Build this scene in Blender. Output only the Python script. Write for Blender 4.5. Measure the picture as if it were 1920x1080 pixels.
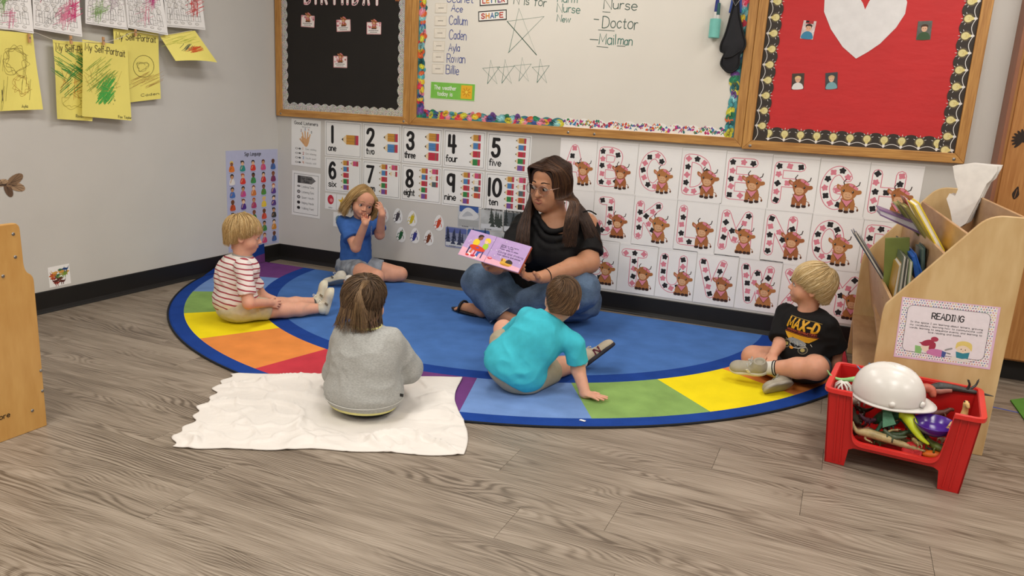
import bpy, bmesh, math, random
import numpy as np
from mathutils import Vector, Matrix, noise as mnoise

for o in list(bpy.data.objects):
    bpy.data.objects.remove(o)
SC = bpy.context.scene
COL = SC.collection

# ------------------------------------------------------------------ camera
# world: X runs along the back wall, Y into it (back wall face is y = 0), Z up, metres
CAM = np.array([3.53810, -4.2, 1.10964])
RM = np.array([[0.91512216, 0.13905506, -0.37843774],
               [0.39961729, -0.18838822, 0.89711532],
               [0.05345521, -0.97220037, -0.22796704]])
FPX = 1442.0
cam = bpy.data.cameras.new('camera')
camo = bpy.data.objects.new('camera', cam)
COL.objects.link(camo)
mw = Matrix.Identity(4)
for i in range(3):
    mw[i][0] = RM[i][0]
    mw[i][1] = -RM[i][1]
    mw[i][2] = -RM[i][2]
    mw[i][3] = CAM[i]
camo.matrix_world = mw
cam.sensor_width = 36.0
cam.lens = FPX / 1920 * 36.0
cam.clip_start = 0.05
SC.camera = camo

# ------------------------------------------------------------------ world, lights, exposure
SC.view_settings.view_transform = 'Standard'
SC.view_settings.look = 'None'
SC.view_settings.gamma = 1
SC.view_settings.use_curve_mapping = False
SC.view_settings.exposure = 0.0
wd = bpy.data.worlds.new('world')
SC.world = wd
wd.use_nodes = True
wd.node_tree.nodes['Background'].inputs[0].default_value = (0.9, 0.93, 1.0, 1)
wd.node_tree.nodes['Background'].inputs[1].default_value = 0.05
CEIL = 2.75
LIGHTS = [(1.75, -1.05), (4.2, -1.05), (1.75, -3.45), (4.2, -3.45), (6.6, -1.05), (6.6, -3.45), (1.75, -5.85), (4.2, -5.85)]
for (lx, ly) in LIGHTS:
    pw = {-1.05: 23, -3.45: 40}.get(ly, 32)
    ld = bpy.data.lights.new('ceiling_lamp', 'AREA')
    ld.shape = 'RECTANGLE'
    ld.size = 0.56
    ld.size_y = 1.16
    ld.energy = pw
    ld.color = (1.0, 0.968, 0.915)
    lo = bpy.data.objects.new('ceiling_lamp', ld)
    lo.location = (lx, ly, CEIL - 0.03)
    COL.objects.link(lo)

# ------------------------------------------------------------------ helpers
def ray(px, py):
    return RM @ np.array([px - 960.0, py - 540.0, FPX])
def at(px, py, y):
    """point of the vertical plane Y = y"""
    v = ray(px, py)
    return Vector(CAM + v * ((y - CAM[1]) / v[1]))
def fl(px, py, z=0.0):
    v = ray(px, py)
    return Vector(CAM + v * ((z - CAM[2]) / v[2]))
def lw(px, py, x=0.0):
    v = ray(px, py)
    return Vector(CAM + v * ((x - CAM[0]) / v[0]))

def lin(h):
    if isinstance(h, str):
        h = h.lstrip('#')
        c = [int(h[i:i + 2], 16) / 255 for i in (0, 2, 4)]
    else:
        c = [x / 255 for x in h]
    return tuple((x / 12.92 if x <= 0.04045 else ((x + 0.055) / 1.055) ** 2.4) for x in c) + (1.0,)

MATS = {}
def mat(name, col, rough=0.6, var=0.06, scale=30.0, bump=0.0, bscale=250.0, spec=0.4, sss=0.0, metal=0.0, stretch=None, trans=0.0, coat=0.0):
    if name in MATS:
        return MATS[name]
    m = bpy.data.materials.new(name)
    m.use_nodes = True
    nt = m.node_tree
    b = nt.nodes['Principled BSDF']
    c = lin(col)
    tc = nt.nodes.new('ShaderNodeTexCoord')
    src = tc.outputs['Object']
    if stretch:
        mp = nt.nodes.new('ShaderNodeMapping')
        mp.inputs['Scale'].default_value = stretch
        nt.links.new(src, mp.inputs['Vector'])
        src = mp.outputs['Vector']
    if var > 0:
        n = nt.nodes.new('ShaderNodeTexNoise')
        n.inputs['Scale'].default_value = scale
        n.inputs['Detail'].default_value = 4
        nt.links.new(src, n.inputs['Vector'])
        r = nt.nodes.new('ShaderNodeValToRGB')
        r.color_ramp.elements[0].position = 0.3
        r.color_ramp.elements[1].position = 0.7
        r.color_ramp.elements[0].color = tuple(x * (1 - var) for x in c[:3]) + (1,)
        r.color_ramp.elements[1].color = tuple(min(1, x * (1 + var)) for x in c[:3]) + (1,)
        nt.links.new(n.outputs['Fac'], r.inputs['Fac'])
        nt.links.new(r.outputs['Color'], b.inputs['Base Color'])
    else:
        b.inputs['Base Color'].default_value = c
    if bump > 0:
        n2 = nt.nodes.new('ShaderNodeTexNoise')
        n2.inputs['Scale'].default_value = bscale
        n2.inputs['Detail'].default_value = 3
        nt.links.new(src, n2.inputs['Vector'])
        bp = nt.nodes.new('ShaderNodeBump')
        bp.inputs['Strength'].default_value = bump
        bp.inputs['Distance'].default_value = 0.002
        nt.links.new(n2.outputs['Fac'], bp.inputs['Height'])
        nt.links.new(bp.outputs['Normal'], b.inputs['Normal'])
    b.inputs['Roughness'].default_value = rough
    b.inputs['Specular IOR Level'].default_value = spec
    b.inputs['Metallic'].default_value = metal
    if sss > 0:
        b.inputs['Subsurface Weight'].default_value = sss
        b.inputs['Subsurface Radius'].default_value = (0.012, 0.005, 0.003)
        b.inputs['Subsurface Scale'].default_value = 1.0
    if trans > 0:
        b.inputs['Transmission Weight'].default_value = trans
    if coat > 0:
        b.inputs['Coat Weight'].default_value = coat
        b.inputs['Coat Roughness'].default_value = 0.15
    MATS[name] = m
    return m
def ink(h):
    """flat printed colour"""
    return mat('ink_' + h.lstrip('#'), h, rough=0.55, var=0.03, scale=60, spec=0.35)

def tag(o, label=None, cat=None, group=None, kind=None):
    if label: o['label'] = label
    if cat: o['category'] = cat
    if group: o['group'] = group
    if kind: o['kind'] = kind
    return o
def empty(name, loc=(0, 0, 0), label=None, cat=None, group=None, rz=0.0):
    o = bpy.data.objects.new(name, None)
    o.empty_display_size = 0.05
    o.location = loc
    o.rotation_euler = (0, 0, rz)
    COL.objects.link(o)
    return tag(o, label, cat, group)
def link(name, me, parent=None, mats=None):
    o = bpy.data.objects.new(name, me)
    if mats:
        for m in mats:
            me.materials.append(m)
    COL.objects.link(o)
    if parent:
        o.parent = parent
        # geometry given in world space, parent may be offset
    return o
bpy_update = lambda: bpy.context.view_layer.update()

def mesh_obj(name, verts, faces, mats, parent=None, idx=None, smooth=False, world=True):
    """verts in world space; for a child they are moved into the parent's frame"""
    me = bpy.data.meshes.new(name)
    if parent is not None and world:
        inv = pmat(parent).inverted()
        verts = [inv @ Vector(v) for v in verts]
    me.from_pydata([tuple(v) for v in verts], [], faces)
    if not isinstance(mats, (list, tuple)):
        mats = [mats]
    for m in mats:
        me.materials.append(m)
    if idx is not None:
        me.polygons.foreach_set('material_index', idx)
    if smooth:
        me.polygons.foreach_set('use_smooth', [True] * len(me.polygons))
    me.update()
    o = bpy.data.objects.new(name, me)
    COL.objects.link(o)
    if parent is not None:
        o.parent = parent
    return o
def pmat(p):
    m = p.matrix_basis.copy() if p.parent is None else pmat(p.parent) @ p.matrix_basis
    return m

class MB:
    """collects simple solids into one mesh"""
    def __init__(s):
        s.v = []; s.f = []; s.i = []
    def add(s, v, f, mi=0):
        n = len(s.v)
        s.v += [Vector(x) for x in v]
        s.f += [tuple(a + n for a in q) for q in f]
        s.i += [mi] * len(f)
    def box(s, a, b, mi=0, M=None):
        x0, y0, z0 = a; x1, y1, z1 = b
        v = [Vector(q) for q in ((x0, y0, z0), (x1, y0, z0), (x1, y1, z0), (x0, y1, z0), (x0, y0, z1), (x1, y0, z1), (x1, y1, z1), (x0, y1, z1))]
        if M is not None:
            v = [M @ q for q in v]
        s.add(v, [(0, 3, 2, 1), (4, 5, 6, 7), (0, 1, 5, 4), (1, 2, 6, 5), (2, 3, 7, 6), (3, 0, 4, 7)], mi)
    def prism(s, pts, d, mi=0):
        """polygon (3D points) extruded by vector d"""
        d = Vector(d); n = len(pts)
        v = [Vector(p) for p in pts] + [Vector(p) + d for p in pts]
        f = [tuple(range(n))[::-1], tuple(range(n, 2 * n))]
        f += [(i, (i + 1) % n, n + (i + 1) % n, n + i) for i in range(n)]
        s.add(v, f, mi)
    def tube(s, pts, r, n=8, mi=0, closed=False, cap=True):
        pts = [Vector(p) for p in pts]
        N = len(pts)
        rs = r if isinstance(r, (list, tuple)) else [r] * N
        v = []; up = None
        for i, p in enumerate(pts):
            if closed:
                t = pts[(i + 1) % N] - pts[i - 1]
            else:
                t = pts[min(i + 1, N - 1)] - pts[max(i - 1, 0)]
            if t.length < 1e-9: t = Vector((0, 0, 1))
            t.normalize()
            if up is None:
                up = t.orthogonal().normalized()
            a = (up - t * up.dot(t))
            if a.length < 1e-6: a = t.orthogonal()
            a.normalize(); up = a
            b = t.cross(a)
            for k in range(n):
                an = 2 * math.pi * k / n
                v.append(p + (a * math.cos(an) + b * math.sin(an)) * rs[i])
        f = []
        for i in range(N if closed else N - 1):
            j = (i + 1) % N
            for k in range(n):
                l = (k + 1) % n
                f.append((i * n + k, i * n + l, j * n + l, j * n + k))
        if cap and not closed:
            f.append(tuple(range(n))[::-1])
            f.append(tuple((N - 1) * n + k for k in range(n)))
        s.add(v, f, mi)
    def ell(s, c, r, mi=0, M=None, nu=16, nv=10):
        c = Vector(c); v = []; f = []
        for j in range(nv + 1):
            th = math.pi * j / nv
            for i in range(nu):
                ph = 2 * math.pi * i / nu
                q = Vector((r[0] * math.sin(th) * math.cos(ph), r[1] * math.sin(th) * math.sin(ph), r[2] * math.cos(th)))
                if M is not None: q = M @ q
                v.append(c + q)
        for j in range(nv):
            for i in range(nu):
                k = (i + 1) % nu
                f.append((j * nu + i, (j + 1) * nu + i, (j + 1) * nu + k, j * nu + k))
        s.add(v, f, mi)
    def lathe(s, prof, c=(0, 0, 0), n=24, mi=0, M=None):
        c = Vector(c); v = []; f = []
        for (r, z) in prof:
            for i in range(n):
                a = 2 * math.pi * i / n
                q = Vector((r * math.cos(a), r * math.sin(a), z))
                if M is not None: q = M @ q
                v.append(c + q)
        for j in range(len(prof) - 1):
            for i in range(n):
                k = (i + 1) % n
                f.append((j * n + i, j * n + k, (j + 1) * n + k, (j + 1) * n + i))
        s.add(v, f, mi)
    def build(s, name, mats, parent=None, smooth=False, bevel=0.0, seg=2, world=True, auto=None):
        o = mesh_obj(name, s.v, s.f, mats, parent, s.i, smooth, world)
        if bevel > 0:
            m = o.modifiers.new('bevel', 'BEVEL')
            m.width = bevel; m.segments = seg; m.limit_method = 'ANGLE'; m.angle_limit = 0.6
        return o

def catmull(pts, n=6, closed=False):
    P = [Vector(p) for p in pts]
    if len(P) < 3: return P
    if closed: P = P[:-1] if (P[0] - P[-1]).length < 1e-6 else P
    out = []; N = len(P)
    rng = range(N) if closed else range(N - 1)
    for i in rng:
        if closed:
            p0, p1, p2, p3 = P[i - 1], P[i], P[(i + 1) % N], P[(i + 2) % N]
        else:
            p0, p1, p2, p3 = P[max(i - 1, 0)], P[i], P[i + 1], P[min(i + 2, N - 1)]
        for k in range(n):
            t = k / n
            out.append(0.5 * ((2 * p1) + (-p0 + p2) * t + (2 * p0 - 5 * p1 + 4 * p2 - p3) * t * t + (-p0 + 3 * p1 - 3 * p2 + p3) * t ** 3))
    out.append(P[0].copy() if closed else P[-1].copy())
    return out

# ------------------------------------------------------------------ structure
m_wall = mat('wall_paint', (205, 202, 196), rough=0.75, var=0.025, scale=3, bump=0.15, bscale=180)
m_ceil = mat('ceiling_tile', (225, 222, 214), rough=0.9, var=0.03, bump=0.3, bscale=90)
m_base = mat('baseboard_rubber', (24, 22, 21), rough=0.5, var=0.15, scale=8)
def slab(name, a, b, m):
    q = MB(); q.box(a, b)
    return tag(q.build(name, m), kind='structure')
slab('wall_back', (-0.1, 0, -0.03), (8.1, 0.12, CEIL), m_wall)
slab('wall_left', (-0.12, -7.2, -0.03), (0, 0, CEIL), m_wall)
slab('wall_right', (8.0, -7.2, -0.03), (8.12, 0, CEIL), m_wall)
slab('wall_front', (-0.1, -7.32, -0.03), (8.1, -7.2, CEIL), m_wall)
slab('ceiling', (-0.1, -7.3, CEIL), (8.1, 0.12, CEIL + 0.1), m_ceil)
def baseb(name, prof_dir, a, b):
    # profile: tall thin strip with a coved toe
    a = Vector(a); b = Vector(b); n = Vector(prof_dir)
    pr = [(0, 0), (0.018, 0), (0.017, 0.004), (0.010, 0.010), (0.006, 0.022), (0.005, 0.104), (0.003, 0.108), (0, 0.108)]
    pts = [a + n * d + Vector((0, 0, z)) for d, z in pr]
    q = MB(); q.prism(pts, b - a)
    return tag(q.build(name, m_base, bevel=0.001), kind='structure')
baseb('baseboard_back', (0, -1, 0), (0.0, 0, 0), (4.14, 0, 0))
baseb('baseboard_left', (1, 0, 0), (0, -7.2, 0), (0, -0.005, 0))

# floor: a bed with vinyl planks laid on it
m_bed = mat('floor_bed', (70, 62, 54), rough=0.8)
def plank_material():
    m = bpy.data.materials.new('vinyl_plank'); m.use_nodes = True
    nt = m.node_tree; N = nt.nodes; L = nt.links
    b = N['Principled BSDF']
    tc = N.new('ShaderNodeTexCoord'); oi = N.new('ShaderNodeObjectInfo')
    ml = N.new('ShaderNodeMath'); ml.operation = 'MULTIPLY'; ml.inputs[1].default_value = 37.0
    L.new(oi.outputs['Random'], ml.inputs[0])
    cb = N.new('ShaderNodeCombineXYZ')
    L.new(ml.outputs[0], cb.inputs['X']); L.new(ml.outputs[0], cb.inputs['Y'])
    ad = N.new('ShaderNodeVectorMath'); ad.operation = 'ADD'
    L.new(tc.outputs['Object'], ad.inputs[0]); L.new(cb.outputs[0], ad.inputs[1])
    def mapn(sc):
        mp = N.new('ShaderNodeMapping'); mp.inputs['Scale'].default_value = sc
        L.new(ad.outputs[0], mp.inputs['Vector']); return mp
    def noise_(sc, s, det, dist=0.0):
        n = N.new('ShaderNodeTexNoise'); n.inputs['Scale'].default_value = s; n.inputs['Detail'].default_value = det
        n.inputs['Distortion'].default_value = dist
        L.new(mapn(sc).outputs[0], n.inputs['Vector']); return n.outputs['Fac']
    def mth(op, a, bb):
        x = N.new('ShaderNodeMath'); x.operation = op
        for k, q in ((0, a), (1, bb)):
            if isinstance(q, (int, float)): x.inputs[k].default_value = q
            else: L.new(q, x.inputs[k])
        return x.outputs[0]
    big = noise_((1.1, 5.0, 1), 1.0, 2.0, 0.4)
    sep = N.new('ShaderNodeSeparateXYZ'); L.new(ad.outputs[0], sep.inputs[0])
    ph = mth('ADD', mth('MULTIPLY', sep.outputs['Y'], 430.0), mth('MULTIPLY', big, 170.0))
    s1 = mth('SINE', ph, 0.0)
    s1 = mth('POWER', mth('ADD', mth('MULTIPLY', s1, 0.5), 0.5), 1.6)
    fine = noise_((6, 420, 1), 1.0, 3.0)
    mid = noise_((2.2, 26, 1), 1.0, 3.0)
    blot = noise_((1.5, 4, 1), 1.0, 2.0)
    # grain: fine streaks + ring lines, fading in and out
    fade = noise_((1.3, 3.5, 5), 1.3, 1.0)
    fade = mth('MULTIPLY', mth('SUBTRACT', fade, 0.35), 2.2)
    g = mth('ADD', mth('MULTIPLY', fine, 0.95), mth('MULTIPLY', mth('MULTIPLY', s1, fade), 0.42))
    g = mth('ADD', g, mth('MULTIPLY', mid, 0.48))
    g = mth('ADD', g, mth('MULTIPLY', blot, 0.22))
    g = mth('ADD', g, mth('MULTIPLY', mth('SUBTRACT', oi.outputs['Random'], 0.5), 0.05))
    r = N.new('ShaderNodeValToRGB')
    e = r.color_ramp.elements
    e[0].position = 0.55; e[0].color = lin((163, 150, 135))
    e[1].position = 1.36 / 1.5; e[1].color = lin((96, 84, 72))
    k = e.new(0.75); k.color = lin((133, 120, 105))
    L.new(mth('MULTIPLY', g, 0.83), r.inputs['Fac'])
    L.new(r.outputs['Color'], b.inputs['Base Color'])
    b.inputs['Roughness'].default_value = 0.42
    b.inputs['Specular IOR Level'].default_value = 0.35
    bp = N.new('ShaderNodeBump'); bp.inputs['Strength'].default_value = 0.25; bp.inputs['Distance'].default_value = 0.001
    L.new(fine, bp.inputs['Height']); L.new(bp.outputs[0], b.inputs['Normal'])
    return m
m_plank = plank_material()
q = MB(); q.box((-0.1, -7.2, -0.05), (8.1, 0.1, -0.004))
floor = tag(q.build('floor', m_bed), kind='structure')
PL, PW = 1.22, 0.18
def plank_mesh(x0, x1):
    me = bpy.data.meshes.new('plank')
    e = 0.0007
    v = []
    for (ins, z) in ((0.0004, -0.004), (0.0004, -0.0008), (e, 0.0)):
        for (x, y) in ((x0 + ins, ins), (x1 - ins, ins), (x1 - ins, PW - ins), (x0 + ins, PW - ins)):
            v.append((x, y, z))
    f = [(8, 9, 10, 11)]
    for k in (0, 4):
        for i in range(4):
            j = (i + 1) % 4
            f.append((k + i, k + j, k + 4 + j, k + 4 + i))
    me.from_pydata(v, [], f); me.materials.append(m_plank)
    return me
full = plank_mesh(0, PL)
rnd = random.Random(5)
y = -PW
row = 0
while y > -4.45:
    off = rnd.uniform(0.1, PL)
    x = off - PL
    while x < 5.3:
        if x < 0:
            me = plank_mesh(-x, PL)
        else:
            me = full
        if x + PL > 0.12:
            o = bpy.data.objects.new('plank', me); o.location = (x, y, 0); o.parent = floor
            COL.objects.link(o)
        x += PL
    y -= PW
    row += 1
# the rest of the floor, out of view, in one piece
q = MB(); q.box((0, -7.2, -0.004), (8, y + PW, 0)); o = q.build('far_planks', m_plank, floor); o['kind'] = 'stuff'
q = MB(); q.box((PL * 4.4 + 1.4, y + PW, -0.004), (8, 0, 0)); o = q.build('side_planks', m_plank, floor); o['kind'] = 'stuff'

# ceiling fixtures carrying the lamps
m_fix = mat('fixture_metal', (230, 230, 228), rough=0.4)
for k, (lx, ly) in enumerate(LIGHTS):
    t = empty('ceiling_light', (lx, ly, CEIL), 'flush white-framed ceiling light, %s row, %s' % ({-1.05: 'nearest the boards,', -3.45: 'middle'}.get(ly, 'rear'), {1.75: 'left', 4.2: 'centre'}.get(lx, 'right')), 'ceiling light', 'ceiling lights')
    q = MB()
    for a, b in (((-.31, -.61, -.025), (-.285, .61, 0)), ((.285, -.61, -.025), (.31, .61, 0)), ((-.285, -.61, -.025), (.285, -.585, 0)), ((-.285, .585, -.025), (.285, .61, 0))):
        q.box(a, b)
    q.box((-.285, -.585, -.012), (.285, .585, 0))
    q.build('frame', m_fix, t, world=False)
# ------------------------------------------------------------------ stroke lettering
GLY = {
'A': (7, 'l0,0 3.5,10 7,0|l1.2,3.6 5.8,3.6'), 'B': (6.5, 'l0,5.2 0,0|c0,0 3.6,0 6.2,1 6.4,2.8 5.4,4.8 3,5.3 0,5.3|c0,10 3.2,10 5.4,9.2 5.6,7.4 4.8,5.7 3,5.3|l0,5.2 0,10'),
'C': (7, 'c6.6,8.2 5.2,9.6 3.4,10 1.2,8.6 0,5 1.2,1.4 3.4,0 5.2,.4 6.6,1.8'), 'D': (6.8, 'l0,0 0,10|c0,10 3,9.9 5.8,8.4 6.8,5 5.8,1.6 3,.1 0,0'),
'E': (5.6, 'l5.6,10 0,10 0,0 5.6,0|l0,5.2 4.8,5.2'), 'F': (5.6, 'l5.6,10 0,10 0,0|l0,5.2 4.8,5.2'),
'G': (7, 'c6.6,8.2 5.2,9.6 3.4,10 1.2,8.6 0,5 1.2,1.4 3.4,0 5.6,.8 6.6,2.6 6.7,4.6|l6.7,4.6 4,4.6'),
'H': (6.4, 'l0,0 0,10|l6.4,0 6.4,10|l0,5.1 6.4,5.1'), 'I': (4, 'l2,0 2,10|l.4,10 3.6,10|l.4,0 3.6,0'), 'J': (5, 'l1,10 4.4,10 4.4,3|c4.4,3 4,.8 2.4,0 .8,.6 0,2.2'),
'K': (6.4, 'l0,0 0,10|l6.2,10 0,4.6|l1.8,6.2 6.4,0'), 'L': (5.4, 'l0,10 0,0 5.4,0'), 'M': (8, 'l0,0 0.4,10 4,2.5 7.6,10 8,0'),
'N': (6.6, 'l0,0 0,10 6.6,0 6.6,10'), 'O': (7, 'c3.5,10 1,8.6 0,5 1,1.4 3.5,0 6,1.4 7,5 6,8.6 3.5,10'), 'P': (6, 'l0,0 0,10|c0,10 3.2,10 5.6,9.2 6,7.2 5,5.1 3,4.6 0,4.6'),
'Q': (7, 'c3.5,10 1,8.6 0,5 1,1.4 3.5,0 6,1.4 7,5 6,8.6 3.5,10|l4.4,2.6 7,-.6'), 'R': (6.2, 'l0,0 0,10|c0,10 3.2,10 5.6,9.2 6,7.2 5,5.1 3,4.6 0,4.6|l2.8,4.6 6.2,0'),
'S': (6, 'c5.6,8.4 4.4,9.7 3,10 1,9.2 .5,7.4 1.6,5.8 3.2,5.1 5,4.2 5.8,2.6 5,.8 3,0 1.2,.4 .1,1.8'), 'T': (6.4, 'l0,10 6.4,10|l3.2,10 3.2,0'),
'U': (6.4, 'c0,10 0,3.6 .9,1 3.2,0 5.5,1 6.4,3.6 6.4,10'), 'V': (6.8, 'l0,10 3.4,0 6.8,10'), 'W': (9, 'l0,10 2.2,0 4.5,8.4 6.8,0 9,10'), 'X': (6.4, 'l0,10 6.4,0|l6.4,10 0,0'),
'Y': (6.4, 'l0,10 3.2,5 6.4,10|l3.2,5 3.2,0'), 'Z': (6, 'l0,10 6,10 0,0 6,0'),
'a': (5, 'c4.6,4.8 3.4,6.2 1.6,6 .2,4.4 .2,1.8 1.6,.1 3.4,.3 4.6,1.8|l4.7,6.2 4.7,0'), 'b': (5, 'l0,10 0,0|c.1,4.4 1.4,6 3.2,6.1 4.7,4.4 4.7,1.8 3.2,.1 1.4,.2 .1,1.8'),
'c': (4.6, 'c4.4,5 3.2,6.2 1.6,6 .2,4.4 .2,1.8 1.6,.1 3.2,.1 4.4,1.2'), 'd': (5, 'c4.6,4.6 3.4,6.2 1.6,6 .2,4.4 .2,1.8 1.6,.1 3.4,.3 4.6,1.8|l4.7,10 4.7,0'),
'e': (4.8, 'c.3,3.2 4.6,3.4 4.2,5.2 2.6,6.2 .9,5.3 .1,3.1 .9,.9 2.6,0 4.4,.9'), 'f': (3.6, 'c3.6,9.4 2.4,10 1.5,9 1.4,7 1.4,0|l0,6.1 3.2,6.1'),
'g': (5, 'c4.6,4.8 3.4,6.2 1.6,6 .2,4.4 .2,1.8 1.6,.1 3.4,.3 4.6,1.8|c4.7,6.2 4.7,-1 3.6,-2.8 1.8,-3 .4,-2'), 'h': (4.8, 'l0,10 0,0|c0,4 1.2,5.8 2.8,6.1 4.3,5 4.6,3.2 4.6,0'),
'i': (.6, 'l.3,6.1 .3,0|l.3,8.4 .3,8.6'), 'j': (2.4, 'c2,6.1 2,-1 1.4,-2.6 0,-2.8|l2,8.4 2,8.6'), 'k': (4.4, 'l0,10 0,0|l4.2,6.1 0,2.4|l1.4,3.6 4.4,0'), 'l': (.6, 'l.3,10 .3,0'),
'm': (7.6, 'l0,6.1 0,0|c0,4.2 1,5.8 2.2,6.1 3.5,5.2 3.8,3.4 3.8,0|c3.8,4.2 4.8,5.8 6,6.1 7.3,5.2 7.6,3.4 7.6,0'), 'n': (4.8, 'l0,6.1 0,0|c0,4.2 1.2,5.8 2.8,6.1 4.3,5 4.7,3.2 4.7,0'),
'o': (5, 'c2.5,6.2 .7,5.3 0,3.1 .7,.9 2.5,0 4.3,.9 5,3.1 4.3,5.3 2.5,6.2'), 'p': (5, 'l0,6.1 0,-3|c.1,4.4 1.4,6 3.2,6.1 4.7,4.4 4.7,1.8 3.2,.1 1.4,.2 .1,1.8'),
'q': (5, 'c4.6,4.8 3.4,6.2 1.6,6 .2,4.4 .2,1.8 1.6,.1 3.4,.3 4.6,1.8|l4.7,6.2 4.7,-3'), 'r': (3.2, 'l0,6.1 0,0|c0,3.8 .8,5.4 2,6.1 3.2,5.9'),
's': (4.2, 'c4,5.2 2.2,6.2 .5,5.4 .7,3.7 2.3,3.1 3.9,2.4 3.9,.7 2,0 .1,.9'), 't': (3.4, 'c1.5,8.6 1.5,1.4 2.2,.2 3.4,.3|l0,6.1 3.2,6.1'),
'u': (4.8, 'c0,6.1 0,2.2 .8,.4 2.2,0 3.8,.8 4.7,2.4|l4.7,6.1 4.7,0'), 'v': (4.8, 'l0,6.1 2.4,0 4.8,6.1'), 'w': (7, 'l0,6.1 1.8,0 3.5,5.4 5.2,0 7,6.1'), 'x': (4.6, 'l0,6.1 4.6,0|l4.6,6.1 0,0'),
'y': (4.8, 'l0,6.1 2.5,.2|l4.8,6.1 1.6,-3'), 'z': (4.4, 'l0,6.1 4.4,6.1 0,0 4.4,0'),
'0': (6.4, 'c3.2,10 .9,8.6 0,5 .9,1.4 3.2,0 5.5,1.4 6.4,5 5.5,8.6 3.2,10'), '1': (1, 'l.5,10 .5,0'), '2': (5.6, 'c0,7.6 .8,9.4 2.8,10 4.9,9.2 5.3,7.2 4.2,4.8 0,0|l0,0 5.6,0'),
'3': (5.6, 'c.3,8.4 1.4,9.8 3,10 4.8,9.1 5,7.4 4,5.8 2.2,5.4|c2.2,5.4 4.4,4.9 5.4,2.9 4.8,.9 2.8,0 .9,.5 0,2.2'), '4': (5.8, 'l.5,10 .3,4 5.8,4|l4.2,10 4.2,0'),
'5': (5.6, 'l5,10 1,10 .6,5.6|c.6,5.6 2.6,6.3 4.6,5.6 5.5,3.4 4.8,1 2.8,0 1,.4 0,1.8'), '6': (5.6, 'c4.9,8.8 3.6,10 1.8,9.4 .3,6.8 .1,3 1.2,.6 3,0 5,1 5.5,3.2 4.5,5.3 2.8,5.9 1,5 .2,3.2'),
'7': (5.4, 'l0,10 5.4,10 1.6,0'), '8': (5.6, 'c2.8,10 .9,9.2 .7,7.4 1.8,5.7 4,4.7 5.4,2.6 4.8,.8 2.8,0 .8,.8 .2,2.6 1.6,4.7 3.8,5.7 4.9,7.4 4.7,9.2 2.8,10'),
'9': (5.2, 'c5.1,6.6 4,4.5 2.2,4.1 .5,5.2 0,7 .6,9.2 2.6,10 4.4,9.4 5.1,7.6|l5.1,9.8 5.1,0'), '-': (3.4, 'l0,4.4 3.4,4.4'), '.': (.6, 'l.3,0 .3,.4'), ',': (.8, 'l.6,.4 0,-1.4'), "'": (.6, 'l.3,10 .3,8'), ' ': (3.4, ''), '/': (4, 'l0,0 4,10'), '!': (.6, 'l.3,10 .3,3|l.3,0 .3,.4'),
}
def glyph_strokes(ch):
    w, s = GLY.get(ch, GLY[' '])
    out = []
    for st in s.split('|'):
        if not st: continue
        pts = [tuple(float(a) for a in p.split(',')) for p in st[1:].split()]
        if st[0] == 'c':
            cl = pts[0] == pts[-1]
            pts = [(p.x, p.y) for p in catmull([(a, b, 0) for a, b in pts], 5, cl)]
        out.append(pts)
    return w, out
def text_strokes(s, gap=1.9, jitter=0.0, seed=0):
    r = random.Random(seed + len(s))
    x = 0; out = []
    for ch in s:
        w, st = glyph_strokes(ch)
        dy = r.uniform(-jitter, jitter); sc = 1 + r.uniform(-jitter, jitter) * .12; sh = r.uniform(-jitter, jitter) * .08
        for p in st:
            out.append([(x + a * sc + b * sh, b * sc + dy) for a, b in p])
        x += w * sc + gap
    return out, max(x - gap, 0.1)

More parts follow.
